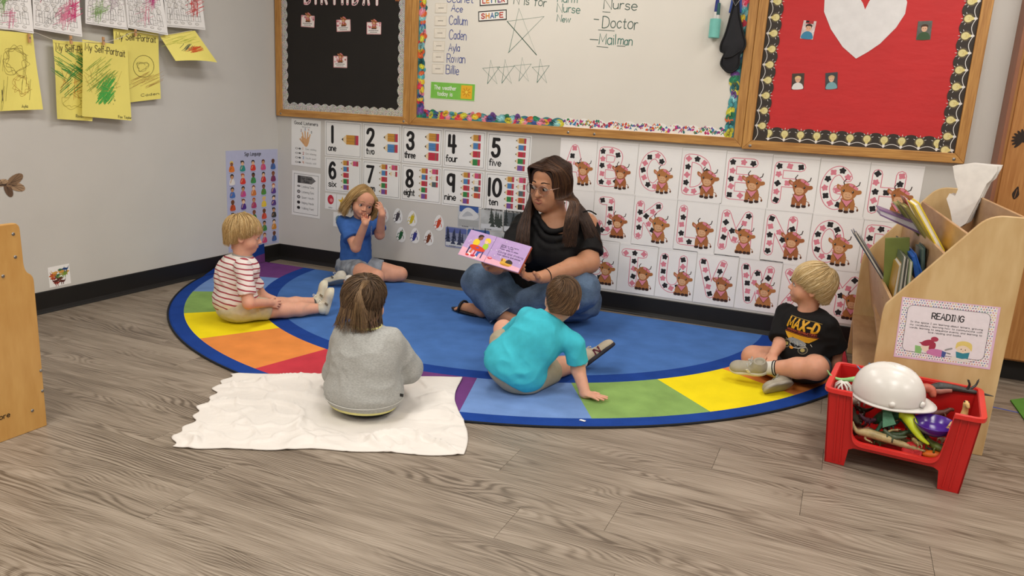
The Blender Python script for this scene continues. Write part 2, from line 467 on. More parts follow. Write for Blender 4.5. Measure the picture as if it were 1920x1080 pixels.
class Pr:
    """flat print / paper cut-outs: coloured polygons stacked in thin layers on a sheet"""
    STEP = 0.00012
    def __init__(s):
        s.v = []; s.f = []; s.m = []; s.mats = []
    def mi(s, m):
        if isinstance(m, str): m = ink(m)
        if m not in s.mats: s.mats.append(m)
        return s.mats.index(m)
    def zz(s, z):
        s.n = (getattr(s, 'n', 0) + 1) % 13
        return z * s.STEP + s.n * 9e-6
    def poly(s, pts, m, z=1):
        n = len(s.v); zq = s.zz(z)
        s.v += [(p[0], p[1], zq) for p in pts]
        a = sum(pts[i][0] * pts[(i + 1) % len(pts)][1] - pts[(i + 1) % len(pts)][0] * pts[i][1] for i in range(len(pts)))
        f = tuple(range(n, n + len(pts)))
        s.f.append(f if a > 0 else f[::-1]); s.m.append(s.mi(m))
    def rect(s, x0, y0, x1, y1, m, z=1):
        s.poly([(x0, y0), (x1, y0), (x1, y1), (x0, y1)], m, z)
    def ell(s, cx, cy, rx, ry, m, z=1, n=14, rot=0.0):
        c, q = math.cos(rot), math.sin(rot)
        s.poly([(cx + c * rx * math.cos(2 * math.pi * i / n) - q * ry * math.sin(2 * math.pi * i / n), cy + q * rx * math.cos(2 * math.pi * i / n) + c * ry * math.sin(2 * math.pi * i / n)) for i in range(n)], m, z)
    def blob(s, cx, cy, r, m, z=1, lobes=4, amp=.3, rot=0.0, n=20, sy=1.0):
        s.poly([(cx + r * (1 + amp * math.cos(lobes * 2 * math.pi * i / n)) * math.cos(2 * math.pi * i / n + rot), cy + sy * r * (1 + amp * math.cos(lobes * 2 * math.pi * i / n)) * math.sin(2 * math.pi * i / n + rot)) for i in range(n)], m, z)
    def smooth(s, pts, m, z=1, n=4):
        s.poly([(p.x, p.y) for p in catmull([(a, b, 0) for a, b in pts] + [(pts[0][0], pts[0][1], 0)], n, True)[:-1]], m, z)
    def line(s, pts, w, m, z=1, closed=False, cap=True):
        P = [Vector((a, b)) for a, b in pts]
        Q = [P[0]]
        for p in P[1:]:
            if (p - Q[-1]).length > w * .05 + 1e-7: Q.append(p)
        if len(Q) == 1: Q.append(Q[0] + Vector((w * .1, 0)))
        P = Q; h = w / 2
        L = []; R = []
        for i, p in enumerate(P):
            if closed:
                d0 = p - P[i - 1]; d1 = P[(i + 1) % len(P)] - p
            else:
                d0 = p - P[i - 1] if i else P[1] - p
                d1 = P[i + 1] - p if i < len(P) - 1 else d0
            d0 = d0.normalized() if d0.length > 1e-9 else Vector((1, 0)); d1 = d1.normalized() if d1.length > 1e-9 else d0
            t = d0 + d1
            t = t.normalized() if t.length > .3 else d1
            nn = Vector((-t.y, t.x)); k = 1 / max(.75, nn.dot(Vector((-d0.y, d0.x))))
            L.append(p + nn * h * k); R.append(p - nn * h * k)
            if d0.dot(d1) < .6 and w > .0012:
                s.ell(p.x, p.y, h, h, m, z, 8)
        n = len(s.v); N = len(P); zq = s.zz(z)
        for a, b in zip(L, R):
            s.v.append((a.x, a.y, zq)); s.v.append((b.x, b.y, zq))
        k = s.mi(m)
        for i in range(N if closed else N - 1):
            j = (i + 1) % N
            s.f.append((n + 2 * i + 1, n + 2 * j + 1, n + 2 * j, n + 2 * i)); s.m.append(k)
        if cap and not closed and w > .0012:
            for p in (P[0], P[-1]):
                s.ell(p.x, p.y, h, h, m, z, 8)
    def text(s, t, x, y, h, m, w=None, z=1, width=None, ang=0.0, align='l', gap=1.9, slant=0.0, jitter=0.0, seed=0):
        st, W = text_strokes(t, gap, jitter, seed)
        k = h / 10; kx = k if width is None else width / W
        w = w or h * .12
        ox = -W / 2 if align == 'c' else 0
        c, q = math.cos(ang), math.sin(ang)
        for p in st:
            pts = []
            for a, b in p:
                u = (a + ox) * kx + slant * b * k; v_ = b * k
                pts.append((x + c * u - q * v_, y + q * u + c * v_))
            s.line(pts, w, m, z)
        return W * kx
    def sheet(s, w, h, m, t=0.0006, r=0.0, x0=None, y0=None):
        """the paper itself; print sits on its front"""
        x0 = -w / 2 if x0 is None else x0; y0 = -h / 2 if y0 is None else y0
        k = s.mi(m); n = len(s.v)
        if r > 0:
            pts = []
            for cx, cy, a0 in ((x0 + w - r, y0 + h - r, 0), (x0 + r, y0 + h - r, 90), (x0 + r, y0 + r, 180), (x0 + w - r, y0 + r, 270)):
                for i in range(5):
                    a = math.radians(a0 + i * 22.5); pts.append((cx + r * math.cos(a), cy + r * math.sin(a)))
        else:
            pts = [(x0, y0), (x0 + w, y0), (x0 + w, y0 + h), (x0, y0 + h)]
        s.solid(pts, m, t)
    def solid(s, pts, m, t=0.0006):
        a = sum(pts[i][0] * pts[(i + 1) % len(pts)][1] - pts[(i + 1) % len(pts)][0] * pts[i][1] for i in range(len(pts)))
        if a < 0: pts = pts[::-1]
        k = s.mi(m); n = len(s.v); N = len(pts)
        s.v += [(a, b, 0) for a, b in pts] + [(a, b, -t) for a, b in pts]
        s.f.append(tuple(range(n, n + N))); s.m.append(k)
        s.f.append(tuple(range(n + N, n + 2 * N))[::-1]); s.m.append(k)
        for i in range(N):
            j = (i + 1) % N
            s.f.append((n + i, n + N + i, n + N + j, n + j)); s.m.append(k)
    def warp(s, fn):
        s.v = [tuple(fn(*p)) for p in s.v]
    def build(s, name, O=(0, 0, 0), U=(1, 0, 0), V=(0, 0, 1), parent=None, label=None, cat=None, group=None):
        me = bpy.data.meshes.new(name)
        me.from_pydata(s.v, [], s.f)
        for m in s.mats: me.materials.append(m)
        me.polygons.foreach_set('material_index', s.m)
        me.update()
        o = bpy.data.objects.new(name, me)
        COL.objects.link(o)
        U = Vector(U).normalized(); V = Vector(V); V = (V - U * U.dot(V)).normalized(); Nn = U.cross(V)
        M = Matrix(((U.x, V.x, Nn.x, O[0]), (U.y, V.y, Nn.y, O[1]), (U.z, V.z, Nn.z, O[2]), (0, 0, 0, 1)))
        if parent is not None:
            o.parent = parent
            M = pmat(parent).inverted() @ M
        o.matrix_basis = M
        return tag(o, label, cat, group)
def wallxz(px, py, off=0.001):
    p = at(px, py, -off); return p.x, p.z

# common papers
m_paper = mat('white_paper', (246, 244, 242), rough=0.5, var=0.02, scale=12, bump=0.12, bscale=12, spec=0.4)
m_lam = mat('laminated_paper', (238, 238, 236), rough=0.22, var=0.02, scale=12, bump=0.25, bscale=10, spec=0.5)
m_yel = mat('yellow_paper', (243, 230, 122), rough=0.6, var=0.02, scale=12)
BLK = '#1c1b1d'

# ------------------------------------------------------------------ number cards
def pencil(p, x, y, w, h, col, z=1):
    """little pencil pointing left inside the box"""
    t = h * .62
    p.poly([(x + t, y), (x + w, y), (x + w, y + h), (x + t, y + h)], col, z)
    p.poly([(x, y + h / 2), (x + t, y), (x + t, y + h)], '#e6cfa6', z)
    p.poly([(x, y + h / 2), (x + t * .36, y + h * .32), (x + t * .36, y + h * .68)], '#2c2622', z + 1)
    p.rect(x + w - h * .34, y, x + w, y + h, '#c03a52', z + 1)
    p.rect(x + w - h * .5, y, x + w - h * .34, y + h, '#8d6a58', z + 1)
    for a in (.33, .66):
        p.rect(x + t, y + h * a - h * .012, x + w - h * .5, y + h * a + h * .012, '#5c5148', z + 1)
PC = ['#c9923c', '#4f86be', '#c43448', '#31884a', '#7a52a0', '#d0527c', '#f0ece2', '#52646c', '#cc5236', '#2c2c2c']
WORDS = ['one', 'two', 'three', 'four', 'five', 'six', 'seven', 'eight', 'nine', 'ten']
for n in range(1, 11):
    c = (n - 1) % 5; rw = (n - 1) // 5
    p = Pr()
    p.sheet(.284, .226, m_lam, r=.004)
    a, b = .132, .103
    p.line([(-a, -b), (a, -b), (a, b), (-a, b)], .0018, BLK, 1, closed=True)
    if n < 10:
        W = glyph_strokes(str(n))[0]
        kx = .0078 if n > 1 else .01
        p.text(str(n), -.083 - W * kx / 2, -.022, .098, BLK, w=.0205, width=W * kx, z=1)
    else:
        p.text('10', -.118, -.022, .098, BLK, w=.0195, width=.078, gap=3.2)
    p.text(WORDS[n - 1], -.084, -.078, .038, BLK, w=.0068, align='c', gap=1.5, width=.058 if n in (1, 2, 6, 10) else .076)
    if n <= 5:
        ph = {1: .06, 2: .05, 3: .047, 4: .037, 5: .030}[n]
        gap = {1: 0, 2: .016, 3: .011, 4: .011, 5: .0095}[n]
        pw = {1: .13, 2: .105, 3: .10, 4: .072, 5: .066}[n]
        tot = n * ph + (n - 1) * gap
        for i in range(n):
            pencil(p, .118 - pw - (.01 if n > 3 else 0), tot / 2 - ph - i * (ph + gap), pw, ph, PC[i])
    else:
        ph, gap, pw = .031, .0085, .061
        tot = 5 * ph + 4 * gap
        for i in range(n):
            col = i // 5
            pencil(p, -.016 + col * .074, tot / 2 - ph - (i % 5) * (ph + gap) + .004, pw, ph, PC[i])
    x = .382 + .146 + c * .2925
    z = (.852 - (c * .0015)) - rw * .2325 + (.002 if n in (2, 4) else 0)
    ang = (.0, .004, -.004, .006, -.01, .004, -.003, -.002, .0, .004)[n - 1]
    p.build('number_card', (x, -.0012, z), (math.cos(ang), 0, math.sin(ang)), label='laminated white number card showing %s with the word %s and %d pencil%s' % (n, WORDS[n - 1], n, '' if n == 1 else 's'), cat='poster', group='number cards under the boards')

# ------------------------------------------------------------------ alphabet sheets with calves
def cow(p, x, y, s, sit=False, z=4, tone='#a8653a'):
    """little brown highland calf with a pink neckerchief; feet at y, about s tall"""
    D = '#6d3d26'; LT = '#dcab82'; DK = '#3c2620'; PK = '#e28b9c'
    X = lambda a: x + a * s
    Y = lambda b: y + b * s
    P = lambda l: [(X(a), Y(b)) for a, b in l]
    # tail
    p.line(P([(.25, .22), (.34, .18), (.36, .1)]), .02 * s, tone, z)
    p.ell(X(.36), Y(.09), .03 * s, .045 * s, D, z)
    if sit:
        p.smooth(P([(-.2, .05), (-.24, .22), (-.13, .42), (-.02, .5), (.14, .48), (.24, .34), (.29, .12), (.24, .03), (0, .0)]), tone, z)
        for a in (-.2, -.07, .08, .22):
            p.smooth(P([(a - .07, .0), (a - .07, .1), (a, .13), (a + .07, .1), (a + .07, .0), (a, -.02)]), tone, z + 1)
            p.smooth(P([(a - .06, -.01), (a - .06, .06), (a, .085), (a + .06, .06), (a + .06, -.01), (a, -.025)]), DK, z + 2)
    else:
        p.smooth(P([(-.15, .18), (-.16, .4), (-.02, .52), (.16, .48), (.24, .34), (.24, .16), (.02, .12)]), tone, z)
        for a, b in ((-.13, 0), (.03, -.02), (.2, .01)):
            p.poly(P([(a - .06, b + .03), (a - .065, .3), (a + .065, .3), (a + .06, b + .03)]), tone, z + 1)
            p.smooth(P([(a - .065, b), (a - .06, b + .06), (a + .06, b + .06), (a + .065, b), (a, b - .02)]), DK, z + 2)
        p.line(P([(-.045, .06), (-.045, .26)]), .008 * s, D, z + 2)
        p.line(P([(.115, .06), (.115, .26)]), .008 * s, D, z + 2)
    # horns, ears, head
    p.line(P([(-.13, .86), (-.16, .95), (-.1, 1.04)]), .028 * s, DK, z)
    p.line(P([(.2, .82), (.3, .88), (.32, .98)]), .028 * s, DK, z)
    p.smooth(P([(-.18, .78), (-.33, .88), (-.34, .76), (-.2, .68)]), tone, z + 1)
    p.smooth(P([(-.2, .77), (-.29, .82), (-.29, .76), (-.21, .71)]), '#d99083', z + 2)
    p.smooth(P([(.24, .7), (.38, .72), (.4, .62), (.26, .58)]), tone, z + 1)
    p.smooth(P([(-.2, .6), (-.22, .76), (-.1, .9), (.08, .92), (.24, .82), (.28, .62), (.2, .46), (.04, .38), (-.12, .44)]), tone, z + 2)
    p.smooth(P([(-.13, .54), (-.09, .63), (.06, .63), (.15, .53), (.08, .42), (-.06, .42)]), LT, z + 3)
    for a, b in ((-.13, .68), (.15, .65)):
        p.ell(X(a), Y(b), .032 * s, .042 * s, '#221612', z + 4, 10)
        p.ell(X(a - .01), Y(b + .014), .01 * s, .012 * s, '#f4efe8', z + 5, 6)
    p.ell(X(-.04), Y(.56), .014 * s, .01 * s, '#7e4a3a', z + 4, 8); p.ell(X(.06), Y(.55), .014 * s, .01 * s, '#7e4a3a', z + 4, 8)
    p.line(P([(-.06, .49), (.02, .465), (.1, .485)]), .009 * s, '#7e4a3a', z + 4)
    for a in (-.12, -.04, .05, .13):
        p.line(P([(a, .9), (a - .02, .81)]), .01 * s, D, z + 3)
    # neckerchief and bow
    p.poly(P([(-.2, .42), (.0, .36), (.2, .42), (.02, .14)]), D, z + 3)
    p.poly(P([(-.175, .41), (.0, .355), (.18, .41), (.02, .17)]), PK, z + 4)
    for a, b in ((.08, .86), (.22, .78)):
        p.blob(X(a), Y(b), .06 * s, PK, z + 4, lobes=2, amp=.35, rot=-.5)
    p.ell(X(.15), Y(.82), .03 * s, .03 * s, '#c5566d', z + 5, 8)
def fat_letter(p, ch, x, y, w, h, wd, seed):
    r = random.Random(seed)
    gw, st = glyph_strokes(ch)
    if ch == 'T': st = [[(0, 10), (6.4, 10)], [(3.2, 10), (3.2, 0)]]
    K = []
    st = [q for s in st for q in ([s[i:i + 2] for i in range(len(s) - 1)] if len(s) <= 6 else [s])]
    for s in st:
        pts = [(x + a / gw * w if gw > 1 else x + w / 2, y + b / 10 * h) for a, b in s]
        K.append(pts)
    for pts in K: p.line(pts, wd, '#e08496', 1)
    for pts in K: p.line(pts, wd - .008, '#f6f3f1', 2)
    k = r.randint(0, 1)
    used = []
    for pts in K:
        # cow spots along each stroke
        L = 0; acc = [0]
        for a, b in zip(pts, pts[1:]):
            L += math.hypot(b[0] - a[0], b[1] - a[1]); acc.append(L)
        nsp = max(1, int(L / .040))
        for i in range(nsp + 1):
            d = L * i / nsp if nsp else 0
            j = max(0, min(len(pts) - 2, next((q for q in range(len(acc) - 1) if acc[q + 1] >= d - 1e-9), len(pts) - 2)))
            seg = acc[j + 1] - acc[j] or 1
            t = (d - acc[j]) / seg
            cx = pts[j][0] + (pts[j + 1][0] - pts[j][0]) * t; cy = pts[j][1] + (pts[j + 1][1] - pts[j][1]) * t
            if any(math.hypot(cx - u, cy - v) < .036 for u, v in used): continue
            used.append((cx, cy)); k += 1
            ox = r.uniform(-.3, .3) * wd * .2; oy = r.uniform(-.3, .3) * wd * .2
            p.blob(cx + ox, cy + oy, wd * .31, '#262326' if k % 2 else '#de8494', 3, lobes=r.choice((4, 5)), amp=.2, rot=r.uniform(0, 3))
ALPHA_TONE = ['#ad6d3e', '#b37442', '#a8663c', '#b87a46']
def alpha_sheet(ch, x0, ztop, w, k, narrow=False):
    p = Pr()
    H = .2805
    p.sheet(w, H, m_paper)
    x = -w / 2 + .012; wd = .047
    lw_ = .105 if ch not in 'IJLMW' else {'I': .06, 'J': .07, 'L': .095, 'M': .125, 'W': .125}[ch]
    fat_letter(p, ch, x + wd / 2, -H / 2 + .055, lw_, .172, wd, ord(ch))
    sit = ch in 'IJMSTUVWXYZ'
    cow(p, x + .132, -H / 2 + .026, .155 if ch in 'KLNOGHFED' else .142, sit, z=4, tone=ALPHA_TONE[ord(ch) % 4])
    # faint flap of the sheet pocket at the top
    p.line([(-w / 2 + .002, H / 2 - .012), (w / 2 - .002, H / 2 - .012)], .0008, '#c9c7c4', 1)
    rr = random.Random(ord(ch))
    an = rr.uniform(-.006, .006)
    p.build('alphabet_sheet', (x0 + w / 2, -.0012 - .0009 * (k % 2), ztop - H / 2), (math.cos(an), 0, math.sin(an)),
            label='white alphabet sheet with cow-spotted letter %s and a brown calf %s beside it' % (ch, 'sitting' if sit else 'standing'), cat='poster', group='alphabet sheets on the back wall')
row1 = [1050, 1119, 1196, 1278, 1361, 1448, 1537, 1631, 1733]
for i, ch in enumerate('ABCDEFGH'):
    a = wallxz(row1[i], 290 + i * 5)[0]; b = wallxz(row1[i + 1], 290 + i * 5)[0]
    alpha_sheet(ch, a, .958 - i * .0022, b - a - .001, i)
row2 = [1035, 1113, 1188, 1268, 1346, 1433, 1521, 1618, 1712]
for i, ch in enumerate('IJKLMNOP'):
    a = wallxz(row2[i], 390 + i * 6)[0]; b = wallxz(row2[i + 1], 390 + i * 6)[0]
    alpha_sheet(ch, a, .682 - i * .0015, b - a - .001, i + 1)
row3 = [1084, 1158, 1230, 1302, 1380, 1461, 1540, 1622]
for i, ch in enumerate('STUVWXYZ'):
    k = i
    if i < 7:
        a = wallxz(row3[i], 505 + i * 10)[0]; b = wallxz(row3[i + 1], 505 + i * 10)[0]
    else:
        a = b; b = a + .215
    if i == 0: a = b - .216
    alpha_sheet(ch, a, .402, b - a - .001, i)

# ------------------------------------------------------------------ posters left of the number cards
def px_sheet(p, tl, tr, bl, off=.0012):
    """size and centre of a sheet on the back wall from three of its corners"""
    a, b, c = (at(q[0], q[1], -off) for q in (tl, tr, bl))
    w = (b - a).length; h = (c - a).length
    ctr = (b + c) / 2
    return w, h, ctr, (b - a).normalized()
p = Pr()
w, h, ctr, U = px_sheet(p, (546, 222), (601, 227), (547, 309))
p.sheet(w, h, m_lam)
p.text('Good Listeners', 0, h / 2 - .034, .02, BLK, w=.0035, align='c', width=w * .8)
p.text('Gimme Five', 0, h / 2 - .052, .010, '#6e6e6e', w=.0012, align='c')
hc = '#d9a878'; p_y = p.v; k_v = len(p.v)
p.smooth([(-.03, .01), (-.045, .05), (-.03, .06), (0, .04), (.03, .06), (.03, .02), (.012, -.02), (-.01, -.02)], hc, 1)
for a, l, t in ((-.022, .055, .25), (-.005, .065, .06), (.012, .06, -.1), (.026, .045, -.3)):
    p.line([(a, .035), (a - math.sin(t) * l, .035 + math.cos(t) * l)], .011, hc, 1)
p.line([(-.02, .0), (-.055, .035)], .014, hc, 1)
for i, (a, b, c_) in enumerate(((-.05, .098, '#7a2e2e'), (-.012, .11, '#54628c'), (.02, .108, '#c06a5a'), (.048, .09, '#3c5248'))):
    p.text(str(i + 2), a, b, .016, c_, w=.003)
p.v[k_v:] = [(a * .85, (b - .05) * .8 + .036, c) for a, b, c in p.v[k_v:]]
for i, (t, c_) in enumerate((('Eyes watching', '#d98c3c'), ('Ears listening', '#b0432e'), ('Mouth quiet', '#3c78a8'), ('Hands still', '#c5683a'))):
    yy = -.045 - i * .03
    p.text(str(i + 1), -.025, yy, .016, c_, w=.003)
    p.text(t, -.002, yy + .002, .011, '#6a6a6a', w=.0013, width=.085)
    p.ell(-.075, yy + .006, .012, .006, '#5a5a5a', 1); p.ell(-.075, yy + .006, .008, .004, '#e8e6e2', 2)
    p.ell(-.05, yy + .006, .01, .006, '#5a5a5a', 1)
p.build('listening_poster', (ctr.x, ctr.y, ctr.z), U, label='white poster reading Good Listeners with a numbered hand drawing, below the black board', cat='poster')
p = Pr()
w, h, ctr, U = px_sheet(p, (547, 319), (600, 326), (548, 402))
p.sheet(w, h, m_lam)
a, b = w * .43, h * .44
p.line([(-a, -b), (a, -b), (a, b), (-a, b)], .0022, BLK, 1, closed=True)
p.poly([(-.07, b - .06), (.045, b - .06), (.08, b - .035), (.045, b - .01), (-.07, b - .01)], '#6f6d6c', 1)
p.rect(-.07, b - .06, -.045, b - .01, '#3d3b3b', 2)
p.text('Our Class', -.04, b - .033, .015, BLK, w=.0025, width=.085, z=2)
p.text('Rules', -.02, b - .054, .015, BLK, w=.0025, width=.045, z=2)
for i, t in enumerate(('Looking Eyes', 'Listening Ears', 'Quiet Mouth', 'Helping Hands', 'Walking Feet')):
    yy = b - .088 - i * .0365
    p.text(t, -.035, yy, .014, '#4a4a4a', w=.0016, width=.1)
    p.ell(-.06, yy + .007, .014, .011 if i else .006, '#4d4b4b', 1); p.ell(-.06, yy + .007, .009, .006 if i else .002, '#a3a09d' if i < 3 else BLK, 2)
p.build('rules_poster', (ctr.x, ctr.y, ctr.z), U, label='white class rules poster headed by a grey pencil, below the listening poster', cat='poster')
# small picture cards beside the poster (partly behind the blonde girl)
def small_card(tl, tr, bl, draw, name, label, group='small picture cards by the posters'):
    p = Pr(); w, h, ctr, U = px_sheet(p, tl, tr, bl)
    p.sheet(w, h, m_lam, r=.003); draw(p, w, h)
    p.build(name, tuple(ctr), U, label=label, cat='card', group=group)
def d1(p, w, h):
    p.ell(0, .012, w * .28, h * .3, '#c22c40', 1); p.ell(.005, .008, w * .14, h * .12, '#e78d90', 2); p.text('balloon', 0, -h * .42, .008, '#444444', w=.0012, align='c')
small_card((609, 361), (630, 364), (610, 391), d1, 'picture_card', 'small white card with a red balloon, left of the blonde girl')
def star(p, cx, cy, r, col, z=1, k=.42):
    p.poly([(cx + (r if i % 2 == 0 else r * k) * math.sin(math.pi * i / 5), cy + (r if i % 2 == 0 else r * k) * math.cos(math.pi * i / 5)) for i in range(10)], col, z)
def d2(p, w, h):
    star(p, 0, 0.005, w * .42, '#e0b63c')
small_card((631, 364), (652, 367), (632, 393), d2, 'picture_card', 'small white card with a yellow star behind the blonde girl')
def d3(p, w, h):
    p.ell(0, .0, w * .3, h * .3, '#6f8f9c', 1); p.ell(.008, .006, w * .2, h * .16, '#c9d6da', 2); p.ell(-.01, -.02, w * .16, h * .1, '#3d4c58', 2)
small_card((625, 397), (646, 400), (625, 424), d3, 'picture_card', 'small white card with a grey-blue globe by the blonde girl’s shoulder')
# spotted frogs on egg-shaped cards
FR = [(720, 403, '#d58f94', 'pink'), (746, 405, '#47434a', 'dark grey'), (773, 410, '#cdb92c', 'yellow'), (823, 418, '#c9482c', 'red'), (752, 440, '#28613a', 'green'), (778, 442, '#353a86', 'blue'), (804, 446, '#7a3c22', 'brown')]
for (px, py, c_, nm) in FR:
    p = Pr(); c0 = at(px, py, -.0012)
    p.solid([(.034 * math.sin(t) * (1 - .22 * math.cos(t)), .05 * math.cos(t)) for t in [2 * math.pi * i / 20 for i in range(20)]], m_lam)
    a = .28
    R = lambda l: [(x * math.cos(a) + y * math.sin(a), -x * math.sin(a) + y * math.cos(a)) for x, y in l]
    p.smooth(R([(-.010, -.028), (-.013, 0), (-.010, .024), (0, .034), (.010, .026), (.011, 0), (.006, -.028), (-.004, -.036)]), c_, 1)
    for l in ([(-.008, .008), (-.024, 0), (-.022, -.012)], [(.008, .004), (.02, -.006), (.024, -.018)], [(-.006, -.026), (-.022, -.02), (-.027, -.03)], [(.0, -.03), (-.012, -.043)]):
        p.line(R(l), .004, c_, 1)
    for l in ((-.005, .026), (.005, .026)):
        q_ = R([l])[0]; p.ell(q_[0], q_[1], .004, .005, '#efe9dc', 2, 8); p.ell(q_[0], q_[1], .002, .0025, BLK, 3, 6)
    p.line(R([(0, .034), (0, .042)]), .002, c_, 1)
    p.build('frog_cutout', tuple(c0), label='white egg-shaped card with a %s frog on the wall' % nm, cat='card', group='frog cards on the wall')
# winter photographs
def photo(tl, tr, bl, kind, label):
    p = Pr(); w, h, ctr, U = px_sheet(p, tl, tr, bl)
    r = random.Random(tl[0])
    base = {'peak': '#b9bcc0', 'firs': '#b6babb', 'dusk': '#8d93b0', 'blue': '#46639c', 'dark': '#5c6468'}[kind]
    p.sheet(w, h, mat('photo_' + kind, base, rough=.3, var=.22, scale=14), r=.012)
    if kind == 'peak':
        p.rect(-w / 2 + .01, h * .22, w / 2 - .01, h / 2 - .002, '#3c5ca0', 1)
        p.smooth([(-w * .45, -h * .1), (-w * .3, h * .25), (-.01, h * .42), (w * .2, h * .34), (w * .45, h * .05), (0, -h * .2)], '#d8dadc', 2)
        p.smooth([(-w * .3, 0), (-.01, h * .25), (w * .2, h * .1), (0, h * .05)], '#b4b8be', 3)
        p.rect(-w * .46, -h * .42, w * .46, -h * .12, '#a9abaa', 2)
    else:
        tc = {'firs': '#3d453f', 'dusk': '#383f58', 'blue': '#2c3c5c', 'dark': '#2f3636'}[kind]
        if kind == 'dusk': p.rect(-w * .48, h * .22, w * .48, h * .46, '#5c68a4', 1)
        p.rect(-w * .47, -h * .42, w * .47, -h * .2, '#cfd2d6', 1)
        for i in range(9):
            x = r.uniform(-w * .42, w * .42) if kind != 'firs' else r.uniform(-w * .05, w * .42)
            s_ = r.uniform(.25, .75) * h; y = -h * .36 + r.uniform(0, .04)
            for k in range(4):
                yy = y + s_ * k * .22; ww = s_ * .2 * (1 - k * .2)
                p.poly([(x - ww, yy), (x + ww, yy), (x, yy + s_ * .36)], tc, 2)
    for k in range(4):
        p.rect(-w * .3 + k * .012, -h * .44, -w * .3 + k * .012 + .008, -h * .41, '#2e3030', 3)
    p.build('winter_photograph', tuple(ctr), U, label=label, cat='photograph', group='winter photographs behind the teacher')
photo((859, 384), (900, 388), (858, 426), 'peak', 'laminated photograph of a snowy peak under blue sky, above the open book')
photo((902, 390), (944, 394), (900, 431), 'firs', 'laminated photograph of grey snow-laden fir trees beside the teacher’s shoulder')
photo((945, 394), (987, 398), (943, 436), 'dark', 'laminated photograph of dark winter woods half behind the teacher')
photo((836, 424), (876, 429), (834, 462), 'dusk', 'laminated photograph of fir trees at dusk, left of the open book')
photo((877, 429), (919, 433), (875, 467), 'blue', 'laminated photograph with blue sky half behind the open book')
photo((920, 434), (962, 439), (918, 472), 'firs', 'laminated photograph of pale winter trees mostly behind the book')
# ------------------------------------------------------------------ boards
def oak(name, base=(204, 152, 82), dark=(160, 108, 50), stretch=(1.5, 30, 30), rough=.42):
    if name in MATS: return MATS[name]
    m = bpy.data.materials.new(name); m.use_nodes = True
    nt = m.node_tree; N = nt.nodes; L = nt.links; b = N['Principled BSDF']
    tc = N.new('ShaderNodeTexCoord'); mp = N.new('ShaderNodeMapping'); mp.inputs['Scale'].default_value = stretch
    L.new(tc.outputs['Object'], mp.inputs['Vector'])
    n = N.new('ShaderNodeTexNoise'); n.inputs['Scale'].default_value = 1.6; n.inputs['Detail'].default_value = 5; n.inputs['Distortion'].default_value = 1.2
    L.new(mp.outputs[0], n.inputs['Vector'])
    n2 = N.new('ShaderNodeTexNoise'); n2.inputs['Scale'].default_value = 9; n2.inputs['Detail'].default_value = 2
    L.new(mp.outputs[0], n2.inputs['Vector'])
    a = N.new('ShaderNodeMath'); a.operation = 'MULTIPLY_ADD'; a.inputs[1].default_value = .35
    L.new(n2.outputs['Fac'], a.inputs[0]); 
    s = N.new('ShaderNodeMath'); s.operation = 'MULTIPLY'; s.inputs[1].default_value = .65
    L.new(n.outputs['Fac'], s.inputs[0]); L.new(s.outputs[0], a.inputs[2])
    r = N.new('ShaderNodeValToRGB'); r.color_ramp.elements[0].position = .36; r.color_ramp.elements[1].position = .64
    r.color_ramp.elements[0].color = lin(dark); r.color_ramp.elements[1].color = lin(base)
    L.new(a.outputs[0], r.inputs['Fac']); L.new(r.outputs[0], b.inputs['Base Color'])
    b.inputs['Roughness'].default_value = rough
    MATS[name] = m
    return m
oak_h = oak('oak_horizontal'); oak_v = oak('oak_vertical', stretch=(30, 30, 1.5))
m_screw = mat('screw_steel', (150, 148, 145), rough=.35, metal=1.0)
TOPZ = 2.19
def board(name, label, cat, x0, x1, z0, fw, panel, depth=.022, pd=.008):
    t = empty(name, ((x0 + x1) / 2, 0, z0), label, cat)
    q = MB(); q.box((x0 + .002, -pd, z0 + .005), (x1 - .002, -.0005, TOPZ - .005)); q.build('panel', panel, t)
    for nm, pts, m, d in (('frame_rail', [(x0, z0), (x1, z0), (x1 - fw, z0 + fw), (x0 + fw, z0 + fw)], oak_h, 0),
                          ('frame_rail', [(x0, TOPZ), (x0 + fw, TOPZ - fw), (x1 - fw, TOPZ - fw), (x1, TOPZ)], oak_h, 0),
                          ('frame_rail', [(x0, z0), (x0 + fw, z0 + fw), (x0 + fw, TOPZ - fw), (x0, TOPZ)], oak_v, 0),
                          ('frame_rail', [(x1, z0), (x1, TOPZ), (x1 - fw, TOPZ - fw), (x1 - fw, z0 + fw)], oak_v, 0)):
        q = MB()
        q.prism([(a, -.0005, b) for a, b in pts], (0, -depth, 0))
        o = q.build(nm, m, t, bevel=.0025)
    return t
def screw(x, z, t, y=-.0225):
    q = MB(); q.lathe([(0.0, .002), (.005, .0015), (.0075, 0.0), (.0075, -.002)], (x, y, z), 12, M=Matrix.Rotation(math.pi / 2, 3, 'X'))
    return q.build('screw', m_screw, t)
m_blackp = mat('black_backing_paper', (30, 26, 23), rough=.75, var=.08, scale=6, bump=.2, bscale=8)
m_white_b = mat('whiteboard_surface', (228, 223, 212), rough=.3, var=.015, scale=4, spec=.5)
m_redp = mat('red_backing_paper', (200, 44, 46), rough=.55, var=.05, scale=5, bump=.9, bscale=9, stretch=(1, 1, 2.6))
b1 = board('bulletin_board', 'oak framed bulletin board backed with black paper and silver dotted scallops', 'bulletin board', .008, 1.028, .974, .045, m_blackp)
b2 = board('whiteboard', 'wide whiteboard in an oak frame between the black and red boards', 'whiteboard', 1.030, 3.018, .974, .046, m_white_b)
b3 = board('bulletin_board', 'oak framed bulletin board backed with red paper and a light bulb border', 'bulletin board', 3.020, 4.030, .967, .046, m_redp, depth=.03)
screw(.045, .99, b1); screw(.99, .992, b1); screw(2.066, .991, b2); screw(2.22, .991, b2)
